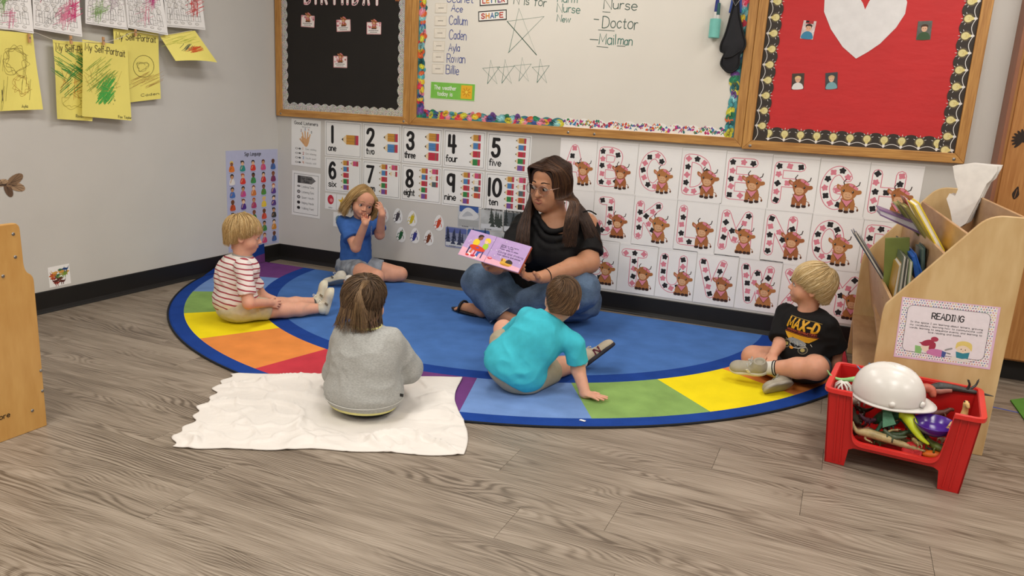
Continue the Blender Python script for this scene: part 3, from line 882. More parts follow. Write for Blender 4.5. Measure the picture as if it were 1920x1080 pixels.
screw(3.06, .985, b3, -.0305); screw(3.985, .985, b3, -.0305)
# protruding rail between the first two boards
def scallop(p, L, w, per, amp, m, x0=0, flat=True, n=10):
    """scalloped strip from u=x0 to x0+L, straight edge at v=0, bumps towards +v"""
    k = max(1, round(L / per)); pts = []
    for i in range(k * n + 1):
        u = L * i / (k * n); ph = (i % n) / n
        pts.append((x0 + u, w + amp * abs(math.sin(math.pi * (i / n)))))
    s = p.mi(m)
    for a, b in zip(pts, pts[1:]):
        p.poly([(a[0], 0), (b[0], 0), b, a], m, 1)
    return k
def holo():
    if 'holographic_foil' in MATS: return MATS['holographic_foil']
    m = bpy.data.materials.new('holographic_foil'); m.use_nodes = True; nt = m.node_tree; N = nt.nodes; L = nt.links; b = N['Principled BSDF']
    tc = N.new('ShaderNodeTexCoord'); v = N.new('ShaderNodeTexVoronoi'); v.inputs['Scale'].default_value = 160
    L.new(tc.outputs['Object'], v.inputs['Vector'])
    h = N.new('ShaderNodeHueSaturation'); h.inputs['Saturation'].default_value = .32; h.inputs['Value'].default_value = 1.1
    L.new(v.outputs['Color'], h.inputs['Color'])
    mx = N.new('ShaderNodeMix'); mx.data_type = 'RGBA'; mx.inputs[0].default_value = .45
    L.new(h.outputs[0], mx.inputs[6]); mx.inputs[7].default_value = lin((225, 222, 216)); L.new(mx.outputs[2], b.inputs['Base Color'])
    b.inputs['Metallic'].default_value = .55; b.inputs['Roughness'].default_value = .32
    MATS['holographic_foil'] = m
    return m
LEAF = ['#c8354d', '#2a7a56', '#e0b838', '#4fa3a8', '#3b4f8c', '#d85f34', '#6b4688', '#e07f92', '#1f5f63', '#c9c33c', '#7fb9bd']
def border(kind, O, U, V, L, nm, label=None, seed=0, w=.05):
    p = Pr(); r = random.Random(seed)
    if kind == 'holo':
        scallop(p, L, .036, .062, .013, holo())
        y = .006; k = 0
        while y < .044:
            x = .005 + (.005 if k % 2 else 0)
            while x < L:
                if y < .034 or abs(math.sin(math.pi * x / .062)) * .013 + .034 > y:
                    p.ell(x, y, .0024, .0024, '#4c4448', 2, 6)
                x += .0105
            y += .0075; k += 1
    elif kind == 'leaf':
        k = scallop(p, L, .036, .07, .012, '#3d7f86')
        x = .012
        while x < L - .01:
            c = r.choice(LEAF); y = r.uniform(.014, .034)
            a = r.uniform(0, 3.1); s = r.uniform(.019, .027)
            p.ell(x, y, s * 1.05, s * .72, c, 2 + int(x * 1000) % 3, 12, a)
            c2 = '#%02x%02x%02x' % tuple(int(max(0, min(255, v_ * kk))) for v_, kk in zip((int(c[1:3], 16), int(c[3:5], 16), int(c[5:7], 16)), (r.choice((.5, 1.45)),) * 3))
            for q in (-.7, -.25, .25, .7):
                p.line([(x, y), (x + s * .8 * math.cos(a + q), y + s * .55 * math.sin(a + q))], .0016, c2, 6)
                p.line([(x, y), (x - s * .8 * math.cos(a + q), y - s * .55 * math.sin(a + q))], .0016, c2, 6)
            x += r.uniform(.016, .024)
    elif kind == 'confetti':
        scallop(p, L, .034, .085, .018, '#f2efe9')
        x = .008
        while x < L - .008:
            for _ in range(3):
                y = r.uniform(.006, .036) + .008 * abs(math.sin(math.pi * x / .085)); c = r.choice(['#c33b86', '#6d3f98', '#3f8a52', '#d8572f', '#3f7fb0', '#e0b33a', '#b52f4f', '#2f6f6f'])
                xx = x + r.uniform(-.006, .006)
                t = r.randint(0, 3)
                if t == 0: p.ell(xx, y, .0085, .006, c, 2 + _, 10, r.uniform(0, 3))
                elif t == 1: p.line([(xx - .008, y - .005), (xx, y + .006), (xx + .007, y - .003)], .004, c, 2 + _)
                elif t == 2: p.poly([(xx - .007, y - .005), (xx + .008, y - .004), (xx + .001, y + .009)], c, 2 + _)
                else: p.ell(xx, y, .003, .003, c, 2 + _, 8)
            x += .012
    elif kind == 'bulb':
        k = scallop(p, L, .058, .0735, .014, '#3a332e')
        per = L / k
        p.line([(i * per / 8, .008 + .014 * abs(math.sin(math.pi * i / 8))) for i in range(8 * k + 1)], .0028, '#e9e6e2', 2)
        for i in range(k):
            x = (i + .5) * per if False else i * per + (0 if i else .012)
            if x > L - .01: continue
            p.ell(x, .040, .0235, .0225, '#5c5240', 2, 16)
            p.ell(x, .041, .0175, .018, '#a59660', 3, 16); p.ell(x, .041, .0158, .0163, '#e2d698', 4, 16)
            p.poly([(x - .009, .031), (x + .009, .031), (x + .0045, .018), (x - .0045, .018)], '#e2d48c', 4)
            p.line([(x - .003, .026), (x - .006, .041), (x, .035), (x + .006, .041), (x + .003, .026)], .0014, '#c9a54f', 5)
            p.rect(x - .0055, .009, x + .0055, .018, '#e9e6e2', 5); p.ell(x, .008, .0045, .004, '#e9e6e2', 5, 8)
            for a in (-1.15, -.6, 0, .6, 1.15):
                p.line([(x + .0225 * math.sin(a), .041 + .0225 * math.cos(a)), (x + .029 * math.sin(a), .041 + .029 * math.cos(a))], .0022, '#ece9e4', 5)
    o = p.build(nm, O, U, V, label=label)
    return o
def child(o, t):
    o.parent = t; o.matrix_basis = pmat(t).inverted() @ o.matrix_basis
    return o
y1 = -.0100
X0, X1, Z0 = .053, .983, 1.019
H = TOPZ - .045 - Z0
child(border('holo', (X0, y1, Z0), (1, 0, 0), (0, 0, 1), X1 - X0, 'scalloped_border', 'silver scalloped border with dark dots'), b1)
child(border('holo', (X0, y1 - .0006, Z0 + H), (0, 0, -1), (1, 0, 0), H, 'scalloped_border'), b1)
child(border('holo', (X1, y1 - .0006, Z0), (0, 0, 1), (-1, 0, 0), H, 'scalloped_border'), b1)
X0, X1 = 1.076, 2.972
Z0 = 1.020
child(border('confetti', (2.02, y1, Z0), (1, 0, 0), (0, 0, 1), X1 - 2.02, 'scalloped_border', 'white scalloped border with confetti print', 3), b2)
child(border('leaf', (X0, y1, Z0), (1, 0, 0), (0, 0, 1), 2.03 - X0, 'scalloped_border', 'colourful tropical leaf border', 4), b2)
child(border('leaf', (X0, y1 - .0008, Z0 + H), (0, 0, -1), (1, 0, 0), H, 'scalloped_border', 'colourful tropical leaf border', 5), b2)
child(border('leaf', (X1, y1 - .0008, Z0), (0, 0, 1), (-1, 0, 0), H, 'scalloped_border', 'colourful tropical leaf border', 6), b2)
X0, X1, Z0 = 3.066, 3.984, 1.013
child(border('bulb', (X0, y1, Z0), (1, 0, 0), (0, 0, 1), X1 - X0, 'scalloped_border', 'dark scalloped border printed with glowing bulbs', 3), b3)
child(border('bulb', (X0, y1 - .0008, Z0 + H), (0, 0, -1), (1, 0, 0), H, 'scalloped_border', 'dark scalloped border printed with glowing bulbs', 4), b3)
child(border('bulb', (X1, y1 - .0008, Z0), (0, 0, 1), (-1, 0, 0), H, 'scalloped_border', 'dark scalloped border printed with glowing bulbs', 5), b3)
# BIRTHDAY lettering (cut by the frame of the picture) and the little date cards
x = .232
for i, ch in enumerate('BIRTHDAY'):
    w = .026 if ch == 'I' else .052
    p = Pr(); gw, st = glyph_strokes(ch)
    if ch == 'I': st = [[(2, 10), (2, 0)]]; 
    for s_ in st: p.line([((a / gw - .5) * (w - .014), b * .0105) for a, b in s_], .019, '#e6a3ad', 1)
    for s_ in st: p.line([((a / gw - .5) * (w - .014), b * .0105) for a, b in s_], .0145, '#efe7e3', 2)
    rr = random.Random(i)
    for s_ in st:
        for a, b in s_[::2]: p.blob((a / gw - .5) * (w - .014) + rr.uniform(-.002, .002), b * .0105, .005, rr.choice(['#2b2628', '#d98997']), 3, amp=.2)
    p.build('letter_cutout', (x + w / 2, -.0095, 1.683 - i * .001), label='pink and black spotted cut-out letter %s on the black board' % ch, cat='letter', group='birthday letters on the black board')
    x += w + .026
p = Pr(); cow(p, 0, 0, .09); p.build('calf_cutout', (.925, -.0095, 1.69), label='small brown calf cut-out after the birthday letters', cat='cutout')
for k, (px, py, t1, nm) in enumerate(((577, 40, 'July', 'leftmost small calf date card on the black board'), (644, 48, 'June', 'small calf date card in the middle of the upper row on the black board'), (701, 53, 'May', 'small calf date card near the right border of the black board'), (638, 116, 'Oct', 'small calf date card alone in the lower part of the black board'))):
    p = Pr(); c0 = at(px, py, -.0095)
    p.sheet(.105, .072, mat('date_card', '#efe3df', rough=.45), r=.004)
    rr = random.Random(k)
    for i in range(12): p.blob(rr.uniform(-.046, .046), rr.uniform(.0, .03), .006, rr.choice(['#d98a96', '#e2a0aa', '#b5616d']), 1, amp=.25)
    p.line([(-.051, -.034), (.051, -.034), (.051, .034), (-.051, .034)], .0025, '#c9606c', 2, closed=True)
    cow(p, 0, -.004, .062, True, 2)
    p.rect(-.043, -.03, .043, -.008, '#f2ece8', 12)
    for i in range(8): p.rect(-.036 + i * .009, -.016, -.036 + i * .009 + .006, -.011, '#3a3335', 13)
    for i in range(6): p.rect(-.026 + i * .009, -.026, -.026 + i * .009 + .005, -.021, '#3a3335', 13)
    a = (-.05, .04, .0, 0)[k]
    p.build('date_card', tuple(c0), (math.cos(a), 0, math.sin(a)), label=nm, cat='card', group='calf date cards on the black board')

# ---- whiteboard contents
def wb(px, py): q_ = at(px, py, -.0085); return q_.x, q_.z
def writing(nm, items, label, parent):
    """items: (text, (px,py) start of baseline, (px,py) end of baseline, height px, colour, pen)"""
    p = Pr(); X = [wb(*it[1]) for it in items]; ox, oz = X[0]
    for it in items:
        (ax, az), (bx, bz) = wb(*it[1]), wb(*it[2])
        h = it[3] / 335
        if it[0] is None:
            pts = [(wb(*q_)[0] - ox, wb(*q_)[1] - oz) for q_ in it[6]]
            p.line(pts, it[5], it[4], 1)
        else:
            L = math.hypot(bx - ax, bz - az)
            p.text(it[0], ax - ox, az - oz, h, it[4], w=it[5], width=L, ang=math.atan2(bz - az, bx - ax), jitter=.5, seed=3, gap=1.5)
    o = p.build(nm, (ox, -.0085, oz), label=None, parent=parent)
    if label: o['label'] = label
    return o
INK_B = '#33468f'; INK_G = '#2f6f62'; INK_D = '#37554c'
writing('handwriting', [('Scarlet', (838, 4), (887, 6), 16, INK_B, .004), ('Ace', (846, 21), (867, 23), 12, INK_B, .004), ('Callum', (842, 46), (876, 47), 17, INK_B, .004), ('Caden', (842, 73), (874, 75), 17, INK_B, .004),
                ('Ayla', (841, 95), (862, 96), 14, INK_B, .004), ('Rowan', (838, 117), (872, 118), 16, INK_B, .004), ('Billie', (836, 138), (860, 140), 17, INK_B, .004)], 'column of first names in blue marker', b2)
writing('handwriting', [('N is for', (963, 7), (1024, 12), 15, INK_D, .004)], 'line of green marker beside the LETTER card', b2)
writing('handwriting', [('Harm', (1045, 3), (1082, 5), 14, INK_G, .0038), ('Nurse', (1044, 22), (1087, 25), 14, INK_G, .0038), ('New', (1044, 40), (1069, 42), 11, INK_G, .0038)], 'short column of words in green marker', b2)
writing('handwriting', [
                ('Nurse', (1132, 16), (1194, 19), 16, INK_D, .0042), ('-', (1116, 0), (1122, 0), 10, INK_D, .004), ('-', (1113, 41), (1122, 42), 12, INK_D, .004), ('Doctor', (1129, 52), (1195, 55), 20, INK_D, .0042),
                ('-', (1106, 78), (1121, 79), 10, INK_D, .004), ('Mail', (1123, 82), (1154, 83), 18, INK_G, .0042), ('man', (1158, 83), (1185, 85), 15, INK_G, .0042)]
        + [(None, (0, 0), (0, 0), 0, INK_D, .003, q_) for q_ in ([(1130, 22), (1144, 23)], [(1122, 56), (1152, 58)], [(1119, 87), (1140, 89)], [(1157, 86), (1172, 87)])], 'words in green marker', b2)
ST = [[(954, 98), (973, 16), (1006, 103), (951, 40), (1020, 31), (953, 99)]]
for cx, cy in ((921, 137), (948, 136), (980, 132), (1014, 135)):
    ST.append([(cx - 7, cy + 19), (cx - 1, cy - 24), (cx + 11, cy + 20), (cx - 16, cy - 9), (cx + 16, cy - 12), (cx - 7, cy + 20)])
p = Pr(); ox, oz = wb(973, 60)
for k, s_ in enumerate(ST):
    p.line([(wb(*q_)[0] - ox, wb(*q_)[1] - oz) for q_ in s_], .0028, INK_G if k != 3 else '#6f8f86', 1)
p.line([(wb(*q_)[0] - ox, wb(*q_)[1] - oz) for q_ in ((951, 40), (1006, 103))], .0042, '#2a5347', 2)
child(p.build('star_drawing', (ox, -.0085, oz), label='five-pointed stars drawn in green marker'), b2)
for k, (px, py) in enumerate(((827, 15), (826, 39), (825, 62), (823, 86), (822, 107), (821, 129))):
    p = Pr(); c0 = at(px, py, -.0095)
    p.sheet(.08, .056, mat('tag_card', '#e9e1d2', rough=.5)); p.line([(-.038, -.026), (.038, -.026), (.038, .026), (-.038, .026)], .0012, '#b3a893', 1, closed=True)
    for i in range(5): p.rect(-.017 + i * .007, -.002, -.017 + i * .007 + .005, .002, '#5c564e', 1)
    p.build('name_tag', tuple(c0), label='small cream name tag on the whiteboard, %s in its column' % ('topmost', 'second from top', 'third from top', 'fourth from top', 'second from bottom', 'lowest')[k], cat='name tag', group='name tags on the whiteboard')
def wordcard(word, cols, tl, tr, bl, label):
    p = Pr(); a, b, c = (at(q_[0], q_[1], -.0095) for q_ in (tl, tr, bl)); w = (b - a).length; h = (c - a).length; ctr = (b + c) / 2
    p.sheet(w, h, mat('word_card', '#eeebe4', rough=.4))
    p.line([(-w / 2 + .004, -h / 2 + .004), (w / 2 - .004, -h / 2 + .004), (w / 2 - .004, h / 2 - .004), (-w / 2 + .004, h / 2 - .004)], .006, BLK, 1, closed=True)
    st, W = text_strokes(word); n = len(word); cw = w * .8 / n
    for i, ch in enumerate(word):
        p.text(ch, -w * .4 + i * cw + cw * .12, -h * .22, h * .44, cols[i % len(cols)], w=h * .11, width=cw * .66, z=2)
    p.build('word_card', tuple(ctr), (b - a).normalized(), label=label, cat='card')
wordcard('SHAPE', ['#b3362c', '#d98a2c', '#2f5f96', '#2d7a80', '#b3362c'], (896, 21), (950, 17), (897, 41), 'white card with a black edge reading SHAPE on the whiteboard')
wordcard('LETTER', ['#b3362c', '#d98a2c', '#2f5f96', '#4a7a3c', '#6a3f7a', '#b3362c'], (899, -8), (953, -12), (899, 12), 'white card with a black edge reading LETTER, cut by the top of the picture')
p = Pr(); a, b, c = at(808, 153, -.0095), at(891, 158, -.0095), at(807, 184, -.0095); w = (b - a).length; h = (c - a).length
p.sheet(w, h, mat('weather_card', '#7cc24e', rough=.3)); p.line([(-w / 2, -h / 2), (w / 2, -h / 2), (w / 2, h / 2), (-w / 2, h / 2)], .003, '#d8e8c4', 1, closed=True)
p.text('The weather', -w * .42, h * .06, .024, '#f4f6ee', w=.0034, width=w * .50, z=2); p.text('today is', -w * .34, -h * .3, .024, '#f4f6ee', w=.0034, width=w * .34, z=2)
p.rect(w * .19, -h * .4, w * .44, h * .4, '#ecb52c', 2)
for i in range(8):
    t = i * math.pi / 4; p.line([(w * .315 + .011 * math.cos(t), .011 * math.sin(t)), (w * .315 + .027 * math.cos(t), .027 * math.sin(t))], .0045, '#c98a1e', 3)
p.ell(w * .315, 0, .009, .009, '#f6d24a', 4)
p.build('weather_card', tuple((b + c) / 2), (b - a).normalized(), label='green card reading The weather today is, with a yellow sun square', cat='card')
# marker cup with two markers
c0 = at(1340, 54, -.034)
t = empty('marker_cup', (c0.x, c0.y, c0.z - .045), 'small turquoise magnetic cup stuck to the whiteboard', 'cup')
q = MB(); q.lathe([(0, 0), (.026, 0), (.0275, .003), (.0275, .092), (.0255, .092), (.0245, .006), (0, .006)], n=24)
q.build('cup', mat('turquoise_plastic', '#7cc8bd', rough=.35), t, smooth=False, world=False)
q = MB(); q.box((-.012, .0265, .02), (.012, .0282, .08)); q.build('magnet_bar', mat('dark_magnet', '#3a3a3c'), t, world=False)
for k, (dx, dz, col, lab) in enumerate(((-.006, .045, '#26337c', 'white marker with a blue cap standing in the turquoise cup'), (.012, .03, '#2a5b57', 'white marker with a green cap standing in the turquoise cup'))):
    m = empty('marker', (c0.x + dx, c0.y, c0.z - .038), lab, 'marker', 'markers in the cup')
    m.rotation_euler = (0, .03 - .06 * k, 0)
    q = MB(); q.lathe([(0, 0), (.0085, 0), (.0085, .08 + dz), (.0, .08 + dz)], n=14); q.build('barrel', mat('marker_barrel', '#dedcd8', rough=.3), m, world=False)
    q = MB(); q.lathe([(.0, .075 + dz), (.0095, .075 + dz), (.0095, .128 + dz), (.007, .133 + dz), (0, .133 + dz)], n=14); q.build('cap', mat('cap_' + col[1:], col, rough=.35), m, world=False)
# blue clip with a black mesh bag
c0 = at(1380, 12, -.02)
t = empty('magnetic_clip', tuple(c0), 'blue plastic magnetic clip at the right of the whiteboard', 'clip')
q = MB(); q.prism([(-.032, -.008, -.032), (.032, -.008, -.032), (.026, -.008, .034), (-.026, -.008, .034)], (0, .008, 0)); q.build('jaw', mat('blue_plastic', '#2c4c9c', rough=.35), t, bevel=.003, world=False)
q = MB(); q.tube([(-.018, -.014, .03), (0, -.02, .0), (.018, -.014, .03)], .003); q.build('spring', m_screw, t, world=False)
def outline3(px, y):
    return [at(a, b, y) for a, b in px]
bag = [(1380, -8), (1372, 20), (1361, 60), (1352, 82), (1351, 95), (1358, 100), (1353, 112), (1352, 122), (1360, 132), (1368, 136), (1378, 132), (1386, 122), (1387, 103), (1395, 92), (1398, 80), (1393, 60), (1386, 25), (1384, -8)]
t = empty('mesh_bag', tuple(at(1374, 80, -.03)), 'limp black mesh bag hanging from the blue clip', 'bag')
P3 = outline3([(a, b) for a, b in bag], -.034)
cc = at(1374, 85, -.034); v = []; f = []
n = len(P3)
for ring, (k_, d) in enumerate(((1, 0), (.7, -.012), (.35, -.018))):
    for q_ in P3: v.append(Vector((cc.x + (q_.x - cc.x) * k_, -.030 + d, cc.z + (q_.z - cc.z) * (k_ if ring else 1))))
v.append(Vector((cc.x, -.050, cc.z)))
for r_ in range(2):
    for i in range(n):
        j = (i + 1) % n; f.append((r_ * n + i, r_ * n + j, (r_ + 1) * n + j, (r_ + 1) * n + i))
for i in range(n): f.append((2 * n + i, 2 * n + (i + 1) % n, 3 * n))
mesh_obj('mesh_cloth', v, f, mat('black_mesh', '#26262a', rough=.8, bump=.8, bscale=900), t, smooth=True)
q = MB(); q.tube(catmull(P3 + [P3[0]], 4, True), .0045, 6, closed=True); q.tube(catmull([at(1357, 108, -.048), at(1372, 106, -.05), at(1388, 95, -.046)], 5), .004, 6)
q.build('bound_edge', mat('black_binding', '#121214', rough=.7), t, smooth=True)

# ---- red board contents
p = Pr(); O = wb(1622, 60)
hp = [(1605, 110), (1580, 88), (1558, 55), (1545, 22), (1546, 0), (1556, -18), (1580, -28), (1604, -16), (1618, 6), (1622, 18), (1630, 2), (1648, -18), (1672, -26), (1694, -14), (1701, 4), (1697, 26), (1680, 52), (1650, 82), (1628, 97)]
hp = [(wb(*q_)[0] - O[0], wb(*q_)[1] - O[1]) for q_ in hp]
p.solid(hp, mat('crinkled_white_paper', (228, 226, 226), rough=.6, var=.05, scale=18, bump=.9, bscale=14), .0008)
p.build('paper_heart', (O[0], -.0095, O[1]), label='large crinkled white paper heart on the red board', cat='heart')
def kid_photo(tl, tr, bl, bg, shirt, hair, label, k):
    p = Pr(); a, b, c = (at(q_[0], q_[1], -.0095) for q_ in (tl, tr, bl)); w = (b - a).length; h = (c - a).length
    p.sheet(w, h, mat('photo_bg_' + bg[1:], bg, rough=.3, var=.25, scale=60))
    p.smooth([(-w * .42, -h * .48), (-w * .36, -h * .2), (-w * .1, -h * .08), (w * .1, -h * .08), (w * .36, -h * .2), (w * .42, -h * .48)], shirt, 1)
    p.ell(0, h * .1, w * .21, h * .18, '#e0b193', 2, 14); p.smooth([(-w * .22, h * .1), (-w * .24, h * .26), (0, h * .34), (w * .24, h * .26), (w * .22, h * .1), (w * .15, h * .2), (-w * .15, h * .2)], hair, 3)
    for s_ in (-.08, .08): p.ell(w * s_, h * .1, w * .025, h * .02, '#3a2a24', 4, 6)
    if k == 0:
        p.rect(-w * .3, h * .34, w * .3, h * .5, '#b03538', 4); p.rect(-w * .3, h * .4, -w * .05, h * .5, '#231f20', 5)
    p.build('portrait_photograph', tuple((b + c) / 2), (b - a).normalized(), label=label, cat='photograph', group='portrait photographs on the red board')
kid_photo((1504, 38), (1528, 40), (1503, 72), '#d8c7c4', '#3f86a8', '#3a2c28', 'small portrait of a child in a turquoise top left of the paper heart', 0)
kid_photo((1720, 40), (1747, 39), (1719, 75), '#5e605a', '#3f5a3c', '#4c3526', 'small portrait of a child in green right of the paper heart', 1)
kid_photo((1485, 138), (1508, 137), (1484, 168), '#4c4038', '#e4e2de', '#e0bf86', 'small portrait of a blond child in white, lower left on the red board', 2)
kid_photo((1548, 137), (1571, 135), (1547, 168), '#45494c', '#7aa8ae', '#c7a578', 'small portrait of a child in pale blue below the paper heart', 3)

# ------------------------------------------------------------------ left wall papers
def hung(nm, px4, xo, p, w, h, bend, label, cat, group, twist=0.0):
    """sheet hung on the line: four picture corners (tl,tr,br,bl) on planes off the left wall"""
    xs = xo if isinstance(xo, (list, tuple)) else [xo] * 4
    C4 = [lw(a, b, xx) for (a, b), xx in zip(px4, xs)]
    ctr = sum(C4, Vector()) / 4
    Nn = (C4[1] - C4[0]).cross(C4[3] - C4[0]).normalized()
    if Nn.x < 0: Nn = -Nn
    def fn(u, v, z):
        s = u / w + .5; t = .5 - v / h
        q_ = (C4[0] * (1 - s) + C4[1] * s) * (1 - t) + (C4[3] * (1 - s) + C4[2] * s) * t
        q_ = q_ + Nn * (bend * (4 * (s - .5) ** 2 - .5) * (.4 + t) + twist * math.sin(t * 5 + s * 3) + z * 2.5)
        return q_ - ctr
    p.warp(fn)
    me = bpy.data.meshes.new(nm); me.from_pydata(p.v, [], p.f)
    for m in p.mats: me.materials.append(m)
    me.polygons.foreach_set('material_index', p.m); me.update()
    o = bpy.data.objects.new(nm, me); COL.objects.link(o); o.location = ctr
    return tag(o, label, cat, group)
def grid_sheet(p, w, h, m, n=10):
    k = p.mi(m)
    for i in range(n):
        for j in range(n):
            x0 = -w / 2 + w * i / n; y0 = -h / 2 + h * j / n; x_, y_ = w / n, h / n
            s = len(p.v); p.v += [(x0, y0, 0), (x0 + x_, y0, 0), (x0 + x_, y0 + y_, 0), (x0, y0 + y_, 0)]; p.f.append((s, s + 1, s + 2, s + 3)); p.m.append(k)
def scribble(p, r, n, cx, cy, rx, ry, col, w=.0014, ang=None, z=3):
    for _ in range(n):
        a = ang if ang is not None else r.uniform(0, 3)
        x, y = cx + r.uniform(-1, 1) * rx, cy + r.uniform(-1, 1) * ry; l = r.uniform(.02, .06)
        p.line([(x + l * math.cos(a) * t + r.uniform(-.002, .002), y + l * math.sin(a) * t + r.uniform(-.002, .002)) for t in (-1, -.3, .4, 1)], w, col, z, cap=False)
def loops(p, r, cx, cy, rx, ry, col, n=30, w=.0014, z=3):
    pts = []; a = 0
    for i in range(n):
        a += r.uniform(.3, .9); k = r.uniform(.4, 1)
        pts.append((cx + rx * k * math.cos(a), cy + ry * k * math.sin(a), 0))
    p.line([(q_.x, q_.y) for q_ in catmull(pts, 4)], w, col, z, cap=False)
W_, H_ = .26, .38
def yellow(k, px4, xo, bend, label, title, draw, twist=.003):
    p = Pr(); grid_sheet(p, W_, H_, m_yel); r = random.Random(k)
    if title: p.text('My Self-Portrait', -W_ * .45, H_ / 2 - .05, .034, '#4a4230', w=.0032, width=W_ * .88, ang=-.03, z=4, jitter=.4)
    draw(p, r)
    hung('self_portrait', px4, xo, p, W_, H_, bend, label, 'drawing', 'yellow drawings on the left wall', twist)
def dr1(p, r):
    loops(p, r, .0, .05, .1, .09, '#8a7a3c', 46); loops(p, r, .03, -.07, .06, .06, '#b58a3c', 34); scribble(p, r, 12, 0, -.05, .1, .1, '#7d7436', ang=1.4)
    p.line([(-.09, -.09), (-.088, -.14)], .004, '#4a4a3c', 4); p.text('Ayla', .02, -.178, .014, '#4a4a3c', w=.0018, z=4)
def dr2(p, r):
    scribble(p, r, 60, -.02, .07, .1, .06, '#4a9a4c', .0022, -.4); scribble(p, r, 20, -.0, -.02, .08, .08, '#c98a3c', .0018); scribble(p, r, 14, -.02, .0, .05, .06, '#3f8f48', .003, .6); loops(p, r, 0, -.1, .09, .05, '#a89a3c', 24)
    p.text('Rowan', .02, -.176, .014, '#4a4a3c', w=.0018, z=4)
def dr3(p, r):
    scribble(p, r, 46, -.03, .03, .06, .07, '#8aa84a', .0016, .7); scribble(p, r, 70, .0, -.05, .03, .045, '#4fae4c', .003, .9); scribble(p, r, 20, .0, -.0, .1, .05, '#b0a04a', .0012)
    for i in range(22): p.ell(r.uniform(-.02, .05), r.uniform(-.12, -.02), .0018, .0018, '#3f6f3c', 5, 6)
    p.text('Fox Taylor', .06, -.182, .013, '#4a4a3c', w=.0016, width=.07, z=4)
def dr4(p, r):
    p.line([(.04 + .06 * math.cos(t), .0 + .06 * math.sin(t)) for t in [i * .35 for i in range(19)]], .002, '#6f6a3c', 4); loops(p, r, .03, 0, .05, .03, '#6f6a3c', 24); scribble(p, r, 26, .05, -.08, .06, .03, '#b08a4a', .0012, .4)
    p.text('Caden', .02, -.165, .014, '#4a4a3c', w=.0018, width=.1, z=4)
def dr5(p, r):
    scribble(p, r, 22, .03, -.04, .022, .03, '#d8562c', .004, .4); scribble(p, r, 10, -.01, .0, .03, .03, '#4c5a4c', .003, .9); scribble(p, r, 30, -.02, .1, .09, .05, '#a8b83c', .0016, .3)
yellow(1, [(-12, 56), (61, 63), (78, 205), (-8, 209)], .045, .01, 'yellow self-portrait with looping brown lines, at the left edge of the photo', False, dr1)
yellow(4, [(212, 54), (297, 61), (300, 185), (214, 196)], .03, .004, 'yellow self-portrait with a single round outline, behind the green-scribbled sheet', True, dr4)
yellow(2, [(98, 74), (186, 82), (170, 227), (106, 223)], .035, .012, 'yellow self-portrait scribbled green and orange, second from the left', True, dr2)
yellow(3, [(154, 74), (239, 86), (245, 226), (154, 218)], .06, .004, 'yellow self-portrait with a dense green patch in the middle, frontmost of the row', True, dr3)
yellow(5, [(300, 67), (366, 57), (409, 116), (331, 113)], [.04, .04, .12, .1], -.012, 'yellow sheet curling out from the wall with a small orange scribble', False, dr5, .0)
def page(k, px4, xo, label, cols):
    p = Pr(); w, h = .24, .30; grid_sheet(p, w, h, m_paper, 6); r = random.Random(k + 40)
    for i in range(5):
        x = -.09 + i * .043
        for yb in (-.11, -.0):
            p.ell(x, yb + .075, .013, .014, '#8f8c88', 2, 12); p.ell(x, yb + .075, .0115, .0125, '#e9e6e2', 3, 12)
            p.line([(x - .014, yb + .06), (x + .014, yb + .06), (x + .017, yb), (x - .017, yb)], .0013, '#6f6c69', 2, closed=True)
            p.line([(x, yb + .05), (x + .002, yb)], .0012, '#6f6c69', 2); p.line([(x - .018, yb + .03), (x + .018, yb + .026)], .0012, '#6f6c69', 2)
            p.ell(x - .01, yb - .014, .012, .006, '#7a7774', 2, 10); p.ell(x - .01, yb - .014, .0105, .0045, '#ece9e5', 3, 10)
    for i in range(26):
        p.line([(r.uniform(-.11, .11), r.uniform(-.14, .14)) for _ in range(3)], .0009, '#8c8a87', 2, cap=False) if i % 3 == 0 else loops(p, r, r.uniform(-.09, .09), r.uniform(-.12, .12), .012, .012, '#807d7a', 8, .0009, 2)
    p.line([(-.115, -.142), (.115, -.142)], .0012, '#6f6c69', 2)
    for c_, n_, cx, cy in cols: scribble(p, r, n_, cx, cy, .022, .035, c_, .002, r.uniform(.2, .7), 1); scribble(p, r, n_, cx, cy, .02, .03, c_, .0015, 1.4, 4)
    hung('coloring_page', px4, xo, p, w, h, .004, label, 'coloring page', 'white coloring pages on the left wall', .002)
page(1, [(-28, -60), (55, -55), (62, 63), (-20, 50)], .05, 'white coloring page at the left edge with a green crayon patch', [('#7fae5c', 12, -.04, -.02), ('#d86a94', 6, .0, -.08)])
page(2, [(57, -55), (146, -48), (153, 69), (63, 54)], .055, 'white coloring page with pink crayon on the right figures, above the second yellow sheet', [('#d8417f', 22, .08, -.03), ('#e88aa8', 18, .04, -.05), ('#d83c6c', 6, -.08, .06)])
page(3, [(158, -60), (236, -52), (239, 56), (160, 44)], .05, 'white coloring page with faint green crayon, above the middle yellow sheet', [('#8fb46c', 14, -.04, -.06), ('#b8a4b0', 8, .05, .0)])
page(5, [(300, -60), (372, -55), (384, 56), (312, 50)], .05, 'rightmost white coloring page, crayoned red on its right side', [('#d85a5a', 20, .07, -.03), ('#c83c48', 14, .05, .08)])
page(4, [(229, -50), (300, -45), (314, 66), (240, 52)], .06, 'white coloring page with a magenta crayon patch at its top, second from the right', [('#d0358a', 16, .05, .04), ('#e8a0b4', 8, .0, -.05)])
